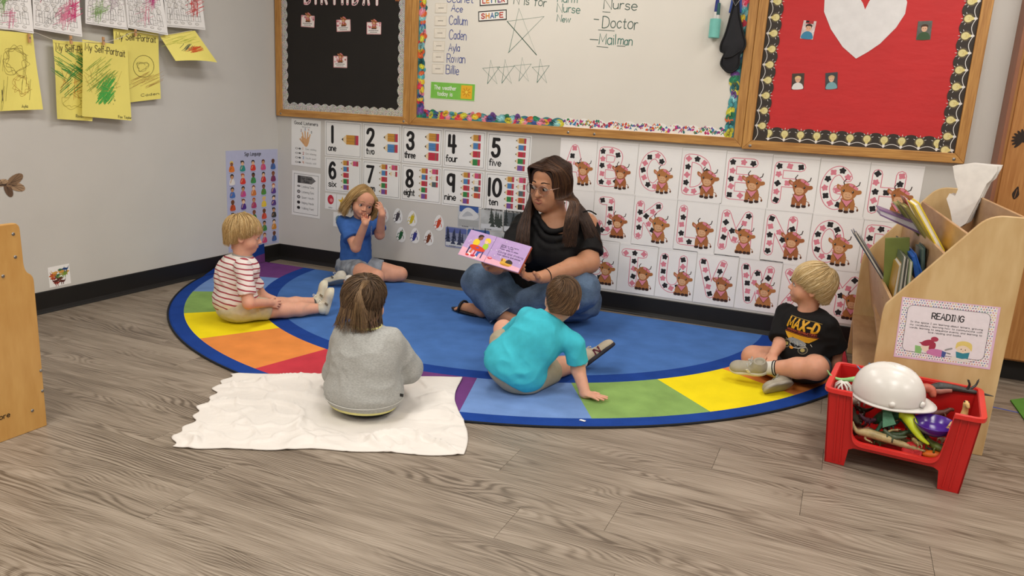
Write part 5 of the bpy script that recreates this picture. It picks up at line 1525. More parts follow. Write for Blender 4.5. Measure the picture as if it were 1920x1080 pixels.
front = front[:-1] + [(p_.x, p_.y) for p_ in sc] + [(-HX, BH)]
wall(front, 'y', -1).build('front_wall', m_red, BIN, bevel=.0015, world=False)
back = [(-HX, 0), (-HX + .068, 0), (-HX + .078, .062), (HX - .078, .062), (HX - .068, 0), (HX, 0), (HX, BH), (-HX, BH)]
wall(back, 'y', 1).build('back_wall', m_red, BIN, bevel=.0015, world=False)
sidep = [(-HY, 0), (-HY + .05, 0), (-HY + .06, .062), (HY - .06, .062), (HY - .05, 0), (HY, 0), (HY, BH), (-HY, BH)]
for s_ in (-1, 1): wall(sidep, 'x', s_).build('side_wall', m_red, BIN, bevel=.0015, world=False)
q = MB(); q.box((-HX * .9, -HY * .9, .068), (HX * .9, HY * .9, .074)); q.build('bottom', m_red, BIN, world=False)
# rolled rim following the top and the scoop
q = MB()
rim = [Vector((p_.x, -HY, p_.y)) for p_ in sc] + [Vector((-HX, -HY, BH)), Vector((-HX, HY, BH)), Vector((HX, HY, BH)), Vector((HX, -HY, BH))]
R2 = []
for i, p_ in enumerate(rim):
    a_, b_ = rim[i - 1], rim[(i + 1) % len(rim)]
    if i >= len(sc):
        for k in range(5):
            u = k / 4; d1 = (a_ - p_).normalized() * .022; d2 = (b_ - p_).normalized() * .022
            R2.append((p_ + d1) * (1 - u) ** 2 + p_ * 2 * u * (1 - u) + (p_ + d2) * u * u)
    else: R2.append(p_)
R2 = [flare(p_) for p_ in R2]
n_ = len(R2); v_ = []
for p_ in R2:
    o_ = Vector((p_.x / HX, p_.y / HY, 0)); o_ = Vector((math.copysign(max(0, abs(o_.x) - .8) * 5, o_.x), math.copysign(1 if abs(o_.y) > .9 else 0, o_.y), 0))
    if o_.length > 0: o_.normalize()
    k_ = .013
    top = p_.z > BH - .01
    up = Vector((0, 0, .004))
    v_ += [p_ + up - o_ * .004, p_ + up + o_ * k_, p_ + o_ * k_ - Vector((0, 0, .010)), p_ - o_ * .004 - Vector((0, 0, .004))]
f_ = []
for i in range(n_):
    j = (i + 1) % n_
    for k in range(4):
        l = (k + 1) % 4; f_.append((i * 4 + k, j * 4 + k, j * 4 + l, i * 4 + l))
q.add(v_, f_); q.build('rim', mat('red_plastic_rim', (214, 44, 40), rough=.3, var=.03, spec=.5), BIN, bevel=.0012, world=False)
for sx in (-1, 1):       # ribs on the corner posts
    for xx in (.165, .186):
        v_ = [flare(Vector((sx * xx, -HY, .012))) , flare(Vector((sx * (xx + .006), -HY, .012))), flare(Vector((sx * (xx + .006), -HY, BH - .012))), flare(Vector((sx * xx, -HY, BH - .012)))]
        if sx < 0: v_ = v_[::-1]
        q = MB(); q.prism(v_, (0, -.0035, 0)); q.build('post_rib', m_red, BIN, bevel=.0008, world=False)
    for yy in (-.13, -.105, .1, .125):
        v_ = [flare(Vector((sx * HX, yy, .012))), flare(Vector((sx * HX, yy + .006, .012))), flare(Vector((sx * HX, yy + .006, BH - .012))), flare(Vector((sx * HX, yy, BH - .012)))]
        if sx < 0: v_ = v_[::-1]
        q = MB(); q.prism(v_, (sx * .0035, 0, 0)); q.build('post_rib', m_red, BIN, bevel=.0008, world=False)


# ---- toys
def bl(x, y, z):
    """point inside the bin"""
    return BINO + RZ @ Vector((x, y, z))
def toy_animal(nm, label, cat, spine, rad_, legs, col, belly=None, extra=None, group=None, eye=True):
    """spine: points tail to snout with radii; legs: (index, side vector, foot)"""
    pts = [Vector(p_) for p_ in spine]; c0 = sum(pts, Vector()) / len(pts)
    t = empty(nm, tuple(c0), label, cat, group)
    m = mat('toy_' + col[1:], col, rough=.4, var=.25, scale=45, bump=.6, bscale=160)
    n_ = 4; P_ = catmull(pts, n_); R_ = []
    for i in range(len(P_)):
        u = i / n_; k = min(int(u), len(rad_) - 2); R_.append(rad_[k] + (rad_[k + 1] - rad_[k]) * (u - k))
    q = MB(); q.tube(P_, R_, 10); q.build('body', m, t, smooth=True)
    for (i, a, b, r1) in legs:
        q = MB(); p0 = pts[i]; q.tube(catmull([p0, Vector(a), Vector(b)], 3), [r1, r1 * .95, r1 * .9, r1 * .8, r1 * .7, r1 * .65, r1 * .8][:7], 8)
        d_ = (Vector(b) - Vector(a)).normalized()
        for s_ in (-1, 0, 1):
            sd = d_.cross(Vector((0, 0, 1))); sd = sd.normalized() if sd.length > .1 else Vector((1, 0, 0))
            q.tube([Vector(b), Vector(b) + (d_ + sd * s_ * .8).normalized() * r1 * 1.6], [r1 * .35, r1 * .08], 5)
        q.build('leg', m, t, smooth=True)
    if belly:
        q = MB(); i0, i1 = belly[1]; off = Vector(belly[2])
        seg = P_[i0 * n_:i1 * n_ + 1]; rs = R_[i0 * n_:i1 * n_ + 1]
        q.tube([p_ + off * r_ for p_, r_ in zip(seg, rs)], [r_ * .8 for r_ in rs], 10)
        q.build('belly', mat('toy_' + belly[0][1:], belly[0], rough=.35, var=.1), t, smooth=True)
        if len(belly) > 3:
            q = MB()
            for p_, r_ in list(zip(seg, rs))[1:-1:2]:
                q.tube([p_ + off * r_ * 1.55 + Vector((-r_ * .5, 0, -.001)), p_ + off * r_ * 1.62 + Vector((r_ * .5, 0, .001))], .0016, 5)
            q.build('belly_band', mat('toy_dark_band', '#2c3418'), t)
    if eye:
        hd = pts[-2]; q = MB()
        for s_ in (-1, 1): q.ell(hd + Vector((s_ * rad_[-2] * .7, -rad_[-2] * .3, rad_[-2] * .6)), (.0025,) * 3, nu=8, nv=6)
        q.build('eyes', mat('toy_eye', '#111111', rough=.2), t, smooth=True)
    if extra: extra(t, m)
    return t
# dark filling of small toys below everything
rt = random.Random(11)
FC = ['#3a3428', '#5c5a30', '#8a7a4c', '#2c3c34', '#6a4030', '#47523c', '#a0905c', '#30343c', '#5a3a4c', '#4c6a5c', '#7a6a3a', '#c8b890']
FN = ['dark brown', 'olive', 'tan', 'dark green', 'rust', 'grey-green', 'straw coloured', 'charcoal', 'plum', 'sea green', 'mustard', 'cream']
for i in range(28):
    up_ = i >= 16
    cx, cy = -.135 + .09 * (i % 4) + rt.uniform(-.012, .012), -.10 + .065 * ((i - 16 * up_) // 4) + rt.uniform(-.01, .01); cz = .093 + rt.uniform(0, .012)
    if up_: cx += .03; cy -= .012; cz += .030 + .012 * ((i - 16) // 4)
    a = rt.uniform(0, 6.28); dx_, dy_ = math.cos(a), math.sin(a) * .6
    sp_ = [bl(cx + dx_ * k, cy + dy_ * k, cz + dz_) for k, dz_ in ((-.04, .014), (-.02, .004), (0, .0), (.018, .006), (.034, .016))]
    lg = []
    for ii, s_ in ((2, 1), (2, -1), (3, 1), (3, -1)):
        b_ = sp_[ii] + Vector((-dy_, dx_, 0)) * .016 * s_ + Vector((0, 0, -.004)); lg.append((ii, b_, b_ + Vector((0, 0, -.008)), .0035))
    toy_animal('toy_dinosaur', 'small %s toy dinosaur, %s layer of the bin, %s %s' % (FN[i % len(FC)], 'upper' if up_ else 'bottom', ('front', 'second row', 'third row', 'rear')[(i - 16 * up_) // 4], ('left', 'centre left', 'centre right', 'right')[i % 4]), 'toy', sp_, [.002, .006, .0105, .008, .0045], lg, FC[i % len(FC)], group='small toy dinosaurs in the red bin')
# second, upper layer of visible toys
for i, (cx, cy, cz, a, s_, col, lab) in enumerate(((-.13, -.06, .135, 1.9, 1.3, '#3c4438', 'dark grey-green toy dinosaur at the left of the bin under the helmet'), (-.145, .03, .17, .9, 1.1, '#dcd8c8', 'cream toy dinosaur at the bin’s left rim'), (.1, .09, .165, .3, 1.3, '#5c3428', 'reddish brown toy dinosaur behind the purple bowl'),
                    (.13, .03, .15, -.6, 1.2, '#36506a', 'dark blue toy dinosaur right of the helmet'), (-.02, -.085, .118, .2, 1.4, '#3a4a2c', 'dark olive toy lizard low in the middle of the bin'), (.12, -.1, .118, 2.6, 1.2, '#5f6a2c', 'olive toy lizard beneath the purple bowl'), (.02, .1, .175, 2.2, 1.2, '#8a4a30', 'rust coloured toy dinosaur at the back of the bin'))):
    dx_, dy_ = math.cos(a) * s_, math.sin(a) * s_
    sp_ = [bl(cx + dx_ * k, cy + dy_ * k, cz + dz_) for k, dz_ in ((-.05, .018), (-.026, .004), (0, .004), (.022, .010), (.036, .024), (.046, .024))]
    lg = []
    for ii, sg in ((2, 1), (2, -1), (3, 1), (3, -1)):
        b_ = sp_[ii] + Vector((-dy_, dx_, 0)).normalized() * .018 * sg + Vector((0, 0, -.002)); lg.append((ii, b_, b_ + Vector((0, 0, -.014)), .0045))
    toy_animal('toy_dinosaur', lab, 'toy', sp_, [.002, .007, .014, .011, .007, .005], lg, col)
# big green dragon with yellow belly, under the helmet, neck coming forward
gp = lambda a, b, y_: at(a, b, y_)
wing = lambda t, m: (lambda q: (q.prism([gp(1655, 768, -1.50), gp(1668, 764, -1.50), gp(1680, 795, -1.53), gp(1655, 802, -1.53)][::-1], (0, .004, 0)), q.build('wing', mat('toy_wing', '#3f7a58', rough=.4, bump=.8, bscale=90), t)))(MB())
toy_animal('toy_dragon', 'dark green toy dragon with a bright yellow banded belly under the helmet', 'toy', [gp(1640, 790, -1.44), gp(1660, 780, -1.46), gp(1690, 772, -1.47), gp(1704, 785, -1.49), gp(1716, 806, -1.52), gp(1728, 822, -1.54), gp(1742, 833, -1.55)], [.012, .022, .028, .025, .017, .011, .004],
           [(1, gp(1650, 800, -1.48), gp(1640, 812, -1.5), .009)], '#2c5a40', ('#c8d82c', (2, 6), (0, -.55, .12), True), wing)
# beige long lizard along the scoop
toy_animal('toy_lizard', 'long beige toy lizard lying along the front lip of the bin', 'toy', [gp(1598, 790, -1.535), gp(1606, 808, -1.54), gp(1628, 812, -1.54), gp(1660, 822, -1.54), gp(1700, 836, -1.54), gp(1735, 846, -1.54)], [.003, .008, .015, .014, .010, .003],
           [(2, gp(1622, 822, -1.545), gp(1632, 828, -1.548), .005), (3, gp(1668, 808, -1.53), gp(1684, 806, -1.54), .005)], '#a89468')
toy_animal('toy_lizard', 'pale green curved toy tail arching over the bin’s left rim', 'toy', [gp(1551, 694, -1.42), gp(1560, 706, -1.42), gp(1578, 712, -1.42), gp(1600, 711, -1.42), gp(1622, 708, -1.42)], [.0012, .004, .006, .009, .012], [], '#8cc07c', eye=False)
toy_animal('toy_alligator', 'dark grey and pink toy alligator lying across the bin’s back rim', 'toy', [gp(1863, 743, -1.29), gp(1840, 738, -1.29), gp(1812, 732, -1.29), gp(1785, 727, -1.29), gp(1762, 726, -1.29), gp(1746, 728, -1.29)], [.001, .005, .009, .012, .018, .013],
           [(2, gp(1818, 722, -1.30), gp(1816, 714, -1.31), .005), (2, gp(1828, 724, -1.28), gp(1834, 714, -1.28), .005)], '#40403e', ('#b87a6c', (3, 5), (0, -.35, -.55)))
toy_animal('toy_duckling', 'yellow-beige long-necked toy standing at the right of the bin', 'toy', [gp(1788, 806, -1.50), gp(1797, 795, -1.49), gp(1806, 782, -1.48), gp(1810, 768, -1.48), gp(1812, 756, -1.49), gp(1816, 766, -1.50)], [.010, .016, .013, .009, .009, .004],
           [(1, gp(1786, 792, -1.51), gp(1779, 800, -1.52), .006)], '#d8b070')
toy_animal('toy_coral', 'reddish textured toy poking up between the helmet and alligator', 'toy', [gp(1722, 735, -1.36), gp(1734, 728, -1.35), gp(1746, 732, -1.35), gp(1750, 745, -1.36)], [.010, .017, .016, .008], [], '#b8604c', eye=False)
toy_animal('toy_claw', 'pale blue toy claw behind the helmet’s left side', 'toy', [gp(1622, 705, -1.30), gp(1622, 696, -1.30), gp(1624, 688, -1.30)], [.006, .006, .003], [(0, gp(1614, 694, -1.30), gp(1608, 687, -1.30), .004), (0, gp(1629, 690, -1.30), gp(1630, 683, -1.30), .004)], '#6c9cc0', eye=False)
# white and red ball toy at the left rim
c0 = gp(1580, 728, -1.47); t = empty('toy_ball', tuple(c0), 'white openwork toy ball with a red core at the bin’s left corner', 'toy')
q = MB()
for k in range(5):
    a = k * math.pi / 5; ax = Vector((math.cos(a), math.sin(a), .3)).normalized(); u_ = ax.orthogonal().normalized(); w_ = ax.cross(u_)
    q.tube([c0 + (u_ * math.cos(b) + w_ * math.sin(b)) * .026 for b in [i * math.pi / 10 for i in range(20)]], .003, 6, closed=True)
q.build('cage', mat('toy_white', '#dcd8d0', rough=.4), t, smooth=True); q = MB(); q.ell(c0, (.013, .013, .013)); q.build('core', mat('toy_redcore', '#a8242c', rough=.4), t, smooth=True)
# purple bowl
c0 = gp(1750, 812, -1.52)
t = empty('toy_bowl', tuple(c0), 'glossy purple toy bowl in the red bin', 'bowl')
q = MB(); q.lathe([(0, -.004), (.03, .0), (.050, .016), (.059, .038), (.0615, .039), (.0605, .036), (.052, .018), (.032, .004), (0, .001)], (0, 0, 0), 32, M=Matrix.Rotation(.10, 3, 'X') @ Matrix.Rotation(-.04, 3, 'Y'))
q.build('bowl', mat('purple_plastic', '#4a1e8a', rough=.22, spec=.6), t, smooth=True, world=False)
# carrot / orange piece and red disc
c0 = gp(1752, 852, -1.535); q = MB(); q.ell((0, 0, 0), (.038, .018, .014), M=Matrix.Rotation(-.15, 3, 'Y'))
o = q.build('toy_carrot', mat('carrot_orange', '#dc6a1c', rough=.5, bump=.5, bscale=80), smooth=True); o.location = c0; tag(o, 'orange toy carrot at the front right of the bin', 'toy')
c0 = gp(1710, 846, -1.545); t = empty('toy_disc', tuple(c0), 'red toy disc standing at the bin’s front lip', 'toy'); t.rotation_euler = (math.pi / 2 - .3, 0, .1)
q = MB(); q.lathe([(0, -.004), (.028, -.004), (.031, 0), (.028, .004), (.024, .0025), (0, .0025)], n=24); q.build('disc', mat('toy_red', '#c42c30', rough=.35), t, world=False, smooth=False)
q = MB()
for k in range(4): a = k * math.pi / 2 + .4; q.box((-.004, .006, .0025), (.004, .022, .005), M=Matrix.Rotation(a, 3, 'Z'))
q.build('spokes', mat('toy_red', '#c42c30'), t, world=False)
# hard hat
HC = at(1664, 742, -1.44)
HM = Matrix.Rotation(-.16, 3, 'Z') @ Matrix.Rotation(.02, 3, 'Y') @ Matrix.Rotation(.12, 3, 'X')
t = empty('hard_hat', tuple(HC), 'white toy hard hat resting on top of the toys in the red bin', 'helmet')
t.matrix_basis = Matrix.Translation(HC) @ HM.to_4x4()
v = []; f = []; NU, NV = 48, 16
for j in range(NV + 1):
    th = math.pi / 2 * j / NV
    for i in range(NU):
        ph = 2 * math.pi * i / NU
        r1 = math.sin(th) ** .82; zz = math.cos(th) ** .92
        x, y = .114 * r1 * math.cos(ph), .098 * r1 * math.sin(ph)
        z = .110 * zz
        for dy, wd, am in ((0, .011, .007), (.034, .006, .0035), (-.034, .006, .0035)):   # ridges front to back
            z += am * math.exp(-((y - dy) / wd) ** 2) * (1 - (r1 ** 6)) 
        v.append((x, y, z))
for j in range(NV):
    for i in range(NU): k = (i + 1) % NU; f.append((j * NU + i, (j + 1) * NU + i, (j + 1) * NU + k, j * NU + k))
m_hat = mat('white_plastic', (222, 218, 212), rough=.28, var=.02, spec=.5)
o = mesh_obj('shell', v, f, m_hat, t, smooth=True, world=False); sm = o.modifiers.new('t', 'SOLIDIFY'); sm.thickness = .003; sm.offset = -1
v = []; f = []
for i in range(NU):
    ph = 2 * math.pi * i / NU; fr = max(0, math.cos(ph)) ** 3
    for (k, z) in ((0, 0.004), (1, .0 - fr * .004), (1, -.004 - fr * .006), (0, -.003)):
        e = .007 + fr * .030
        v.append(((.113 + e * k) * math.cos(ph), (.097 + (.009) * k) * math.sin(ph), z))
for i in range(NU):
    j = (i + 1) % NU
    for k in range(4): l = (k + 1) % 4; f.append((i * 4 + k, i * 4 + l, j * 4 + l, j * 4 + k))
mesh_obj('brim', v, f, m_hat, t, smooth=True, world=False)
q = MB()
for ph in (-1.35, -.42): q.lathe([(0, .006), (.007, .005), (.010, 0), (.010, -.004)], (.120 * math.cos(ph), .1 * math.sin(ph), .016), 14, M=Matrix.Rotation(ph, 3, 'Z') @ Matrix.Rotation(math.pi / 2, 3, 'Y'))
q.build('knob', m_hat, t, smooth=True, world=False)
# ------------------------------------------------------------------ people: smooth implicit bodies
import openvdb as vdb
def V3(a): return np.array(tuple(a), float)
UP = Vector((0, 0, 1))
class SDF:
    def __init__(s): s.p = []
    def cap(s, a, b, ra, rb, k=.02, cut=None, op='add'):
        a, b = V3(a), V3(b); R = max(ra, rb)
        def fn(X, Y, Z):
            d = b - a; L = d @ d + 1e-12
            t = ((X - a[0]) * d[0] + (Y - a[1]) * d[1] + (Z - a[2]) * d[2]) / L
            tc = np.clip(t, 0, 1)
            r = np.sqrt((X - a[0] - tc * d[0]) ** 2 + (Y - a[1] - tc * d[1]) ** 2 + (Z - a[2] - tc * d[2]) ** 2) - (ra + (rb - ra) * tc)
            if cut is not None:
                r = np.maximum(r, (t - cut) * math.sqrt(L))
            return r
        s.p.append((fn, np.minimum(a, b) - R, np.maximum(a, b) + R, k, op)); return s
    def ell(s, c, r, R=None, k=.02, op='add'):
        c = V3(c); r = np.array(r, float); Rm = np.eye(3) if R is None else np.array(R, float)
        def fn(X, Y, Z):
            x, y, z = X - c[0], Y - c[1], Z - c[2]
            u = (Rm[0, 0] * x + Rm[1, 0] * y + Rm[2, 0] * z) / r[0]
            v = (Rm[0, 1] * x + Rm[1, 1] * y + Rm[2, 1] * z) / r[1]
            w = (Rm[0, 2] * x + Rm[1, 2] * y + Rm[2, 2] * z) / r[2]
            k0 = np.sqrt(u * u + v * v + w * w) + 1e-9; k1 = np.sqrt((u / r[0]) ** 2 + (v / r[1]) ** 2 + (w / r[2]) ** 2) + 1e-9
            return k0 * (k0 - 1) / k1
        ext = np.sqrt(((Rm * r[None, :]) ** 2).sum(1))
        s.p.append((fn, c - ext, c + ext, k, op)); return s
    def plane(s, c, n, k=.004):
        """cuts away everything on the side n points to"""
        c, n = V3(c), V3(n); n = n / np.linalg.norm(n)
        s.p.append((lambda X, Y, Z: (X - c[0]) * n[0] + (Y - c[1]) * n[1] + (Z - c[2]) * n[2], None, None, k, 'int')); return s
    def val(s, p):
        d = .2
        for fn, l, u, k, op in s.p:
            v = float(fn(p[0], p[1], p[2]))
            if op == 'sub': v = -v
            hh = max(k - abs(d - v), 0) / k
            d = min(d, v) - hh * hh * k * .25 if op == 'add' else max(d, v) + hh * hh * k * .25
        return d
    def surf(s, F, x, z, y0=.16, lift=0.0):
        """y of the surface in front of the face at (x, z) of the head frame"""
        y = y0
        for _ in range(60):
            d = s.val(F(x, y, z))
            if d < .0004: break
            y -= max(d * .8, .0005)
            if y < 0: break
        return y + lift
    def mesh(s, h, lo=None, hi=None, pad=.02):
        if lo is None:
            add = [q_ for q_ in s.p if q_[4] == 'add']
            lo = np.min([q_[1] for q_ in add], 0) - pad; hi = np.max([q_[2] for q_ in add], 0) + pad
        lo = np.array(lo, float); hi = np.array(hi, float)
        n = np.ceil((hi - lo) / h).astype(int) + 1
        ax = [lo[i] + h * np.arange(n[i]) for i in range(3)]
        D = np.full(n, .06)
        for fn, l, u, k, op in s.p:
            if l is None: a = [0, 0, 0]; b = list(n)
            else:
                m = k + 3 * h + (.02 if op == 'add' else 0)
                a = np.clip(np.floor((l - m - lo) / h), 0, n).astype(int); b = np.clip(np.ceil((u + m - lo) / h) + 1, 0, n).astype(int)
            if any(b[i] <= a[i] for i in range(3)): continue
            sl = tuple(slice(a[i], b[i]) for i in range(3))
            X = ax[0][sl[0]][:, None, None]; Y = ax[1][sl[1]][None, :, None]; Z = ax[2][sl[2]][None, None, :]
            d = fn(X, Y, Z); c = D[sl]
            if op == 'add':
                hh = np.maximum(k - np.abs(c - d), 0) / k; D[sl] = np.minimum(c, d) - hh * hh * k * .25
            else:
                if op == 'sub': d = -d
                hh = np.maximum(k - np.abs(c - d), 0) / k; D[sl] = np.maximum(c, d) + hh * hh * k * .25
        D[0] = D[-1] = .06; D[:, 0] = D[:, -1] = .06; D[:, :, 0] = D[:, :, -1] = .06
        g = vdb.FloatGrid(.06); g.copyFromArray(np.clip(D, -.06, .06).astype(np.float32))
        P_, Q_ = g.convertToQuads(0.0)
        P_ = np.array(P_, float) * h + lo
        Q_ = np.array(Q_)
        return P_, Q_
def fix_orient(P_, Q_):
    if len(Q_) == 0: return Q_
    a = P_[Q_[:, 0]]; b = P_[Q_[:, 1]]; c = P_[Q_[:, 2]]
    n = np.cross(b - a, c - a); ctr = P_.mean(0)
    vol = (np.einsum('ij,ij->i', n, a - ctr)).sum()
    return Q_ if vol > 0 else Q_[:, ::-1]
BZ = [.0092]
def body_mesh(S, h, boxes):
    """coarse body plus fine boxes (head, hands) cut from the same surface"""
    allP = []; allQ = []; off = 0
    S.plane(Vector((0, 0, BZ[0])), Vector((0, 0, -1)), .003)
    P_, Q_ = S.mesh(h); Q_ = fix_orient(P_, Q_); C_ = P_[Q_].mean(1)
    keep = np.ones(len(Q_), bool)
    for lo, hi, hh in boxes: keep &= ~np.all((C_ > lo) & (C_ < hi), 1)
    allP.append(P_); allQ.append(Q_[keep]); off = len(P_)
    done = []
    for lo, hi, hh in boxes:
        lo, hi = np.array(lo), np.array(hi)
        p2, q2 = S.mesh(hh, lo - 3 * hh, hi + 3 * hh)
        if len(q2) == 0: continue
        q2 = np.array(q2); 
        a = p2[q2[:, 0]]; n_ = np.cross(p2[q2[:, 1]] - a, p2[q2[:, 2]] - a); 
        if BODY_FLIP: q2 = q2[:, ::-1]
        c2 = p2[q2].mean(1); kp = np.all((c2 > lo - h * .35) & (c2 < hi + h * .35), 1)
        for l2, h2 in done: kp &= ~np.all((c2 > l2) & (c2 < h2), 1)
        done.append((lo, hi))
        allP.append(p2); allQ.append(q2[kp] + off); off += len(p2)
    return np.vstack(allP), np.vstack(allQ)
# which way round the mesher winds its faces
_t = SDF().ell((0, 0, 0), (.05, .05, .05)); _p, _q = _t.mesh(.01); BODY_FLIP = not np.array_equal(fix_orient(_p, _q), _q)
def np_obj(nm, P_, Q_, m, parent, smooth=True):
    used = np.unique(Q_); mp = np.full(len(P_), -1); mp[used] = np.arange(len(used))
    P_ = P_[used]; Q_ = mp[Q_]
    inv = np.array(pmat(parent).inverted()) if parent is not None else np.eye(4)
    P_ = P_ @ inv[:3, :3].T + inv[:3, 3]
    me = bpy.data.meshes.new(nm); me.vertices.add(len(P_)); me.vertices.foreach_set('co', P_.ravel())
    me.loops.add(len(Q_) * 4); me.loops.foreach_set('vertex_index', Q_.ravel().astype(np.int32))
    me.polygons.add(len(Q_)); me.polygons.foreach_set('loop_start', np.arange(0, len(Q_) * 4, 4, dtype=np.int32)); me.polygons.foreach_set('loop_total', np.full(len(Q_), 4, dtype=np.int32))
    me.polygons.foreach_set('use_smooth', np.full(len(Q_), smooth)); me.update(calc_edges=True); me.validate()
    for m_ in (m if isinstance(m, (list, tuple)) else [m]): me.materials.append(m_)
    o = bpy.data.objects.new(nm, me); COL.objects.link(o); o.parent = parent
    return o
def vnormals(P_, Q_):
    n = np.cross(P_[Q_[:, 2]] - P_[Q_[:, 0]], P_[Q_[:, 3]] - P_[Q_[:, 1]]); N = np.zeros_like(P_)
    for i in range(4): np.add.at(N, Q_[:, i], n)
    return N / (np.linalg.norm(N, axis=1)[:, None] + 1e-12)
def wrinkle(P_, Q_, amp, freq, seed=0, dirs=None):
    """soft creases: ridged noise pushed along the surface normal"""
    N = vnormals(P_, Q_); out = P_.copy()
    fx, fy, fz = (freq if isinstance(freq, (list, tuple)) else (freq,) * 3)
    for i, p_ in enumerate(P_):
        v_ = Vector((p_[0] * fx + seed, p_[1] * fy, p_[2] * fz))
        w_ = mnoise.noise_vector(v_ * .5) * .8
        a = mnoise.noise(v_ + w_); a = (.32 - abs(a)) * 1.7
        b = mnoise.noise(v_ * 2.3 + w_) * .3
        out[i] += N[i] * amp * (a + b)
    return out
def cloth(nm, S, h, m, parent, amp=.004, freq=12, seed=0, label=None, hem=None):
    P_, Q_ = S.mesh(h); Q_ = fix_orient(P_, Q_)
    if amp > 0:
        W_ = wrinkle(P_, Q_, amp, freq, seed)
        if hem is not None: k_ = np.clip((P_[:, 2] - hem) / .05, .0, 1)[:, None]; W_ = P_ + (W_ - P_) * k_
        P_ = W_
    o = np_obj(nm, P_, Q_, m, parent)
    if label: o['label'] = label
    return o, P_, Q_
class Frame:
    def __init__(s, c, f, u):
        s.c = Vector(c); s.f = Vector(f).normalized(); u = Vector(u); s.u = (u - s.f * u.dot(s.f)).normalized(); s.r = s.f.cross(s.u)
        s.R = np.array([[s.r.x, s.f.x, s.u.x], [s.r.y, s.f.y, s.u.y], [s.r.z, s.f.z, s.u.z]])
    def __call__(s, x, y, z): return s.c + s.r * x + s.f * y + s.u * z
def add_head(S, F, s, child=True, neck=None, neck_r=.045, open_mouth=0):
    e = lambda c, r, k=.02, op='add', rot=None: S.ell(F(*[a * s for a in c]), [a * s for a in r], F.R if rot is None else F.R @ rot, k * s, op)
    c_ = lambda a, b, ra, rb, k=.012, op='add': S.cap(F(*[q_ * s for q_ in a]), F(*[q_ * s for q_ in b]), ra * s, rb * s, k * s, None, op)
    if child:
        e((0, -.012, .034), (.078, .094, .082)); e((0, .026, -.028), (.062, .060, .064), .03)
        e((.034, .046, -.036), (.030, .030, .028), .02); e((-.034, .046, -.036), (.030, .030, .028), .02)
        e((0, .060, -.076), (.022, .020, .018), .025); e((0, .058, .045), (.055, .034, .04), .03)
        c_((0, .082, -.004), (0, .098, -.026), .006, .0085, .014)
    else:
        e((0, -.012, .036), (.076, .094, .082)); e((0, .024, -.035), (.062, .058, .072), .03)
        e((.036, .045, -.035), (.030, .030, .032), .02); e((-.036, .045, -.035), (.030, .030, .032), .02)
        e((0, .062, -.096), (.026, .022, .022), .028)
        c_((0, .082, .002), (0, .101, -.030), .0065, .0105, .012)
    for a in (-1, 1):
        e((a * .010, .090, -.030), (.0075, .007, .006), .006)
        e((a * .031, .092, .002), (.017, .012, .011), .016, 'sub')
        e((a * .031, .072, .002), (.0150, .0120, .0105), .004)
        th = .12 * a
        e((a * .076, -.008, -.008), (.009, .019, .029), .008, rot=np.array([[1, 0, 0], [0, math.cos(.2), -math.sin(.2)], [0, math.sin(.2), math.cos(.2)]]))
        e((a * .085, -.004, -.006), (.007, .010, .018), .006, 'sub')
    c_((-.030, .080, .019), (.030, .080, .019), .008, .008, .02)
    # mouth
    yb = -.052 if child else -.060
    c_((-.017, .078, yb), (.017, .078, yb), .009, .009, .014)
    if open_mouth: e((0, .092, yb), (.013, .016, .003 + open_mouth), .004, 'sub')
    else: c_((-.016, .0915, yb), (.016, .0915, yb), .0016, .0016, .004, 'sub')
    if neck is not None:
        S.cap(F(0, -.022 * s, -.05 * s), neck, neck_r * .95, neck_r * 1.1, .03)
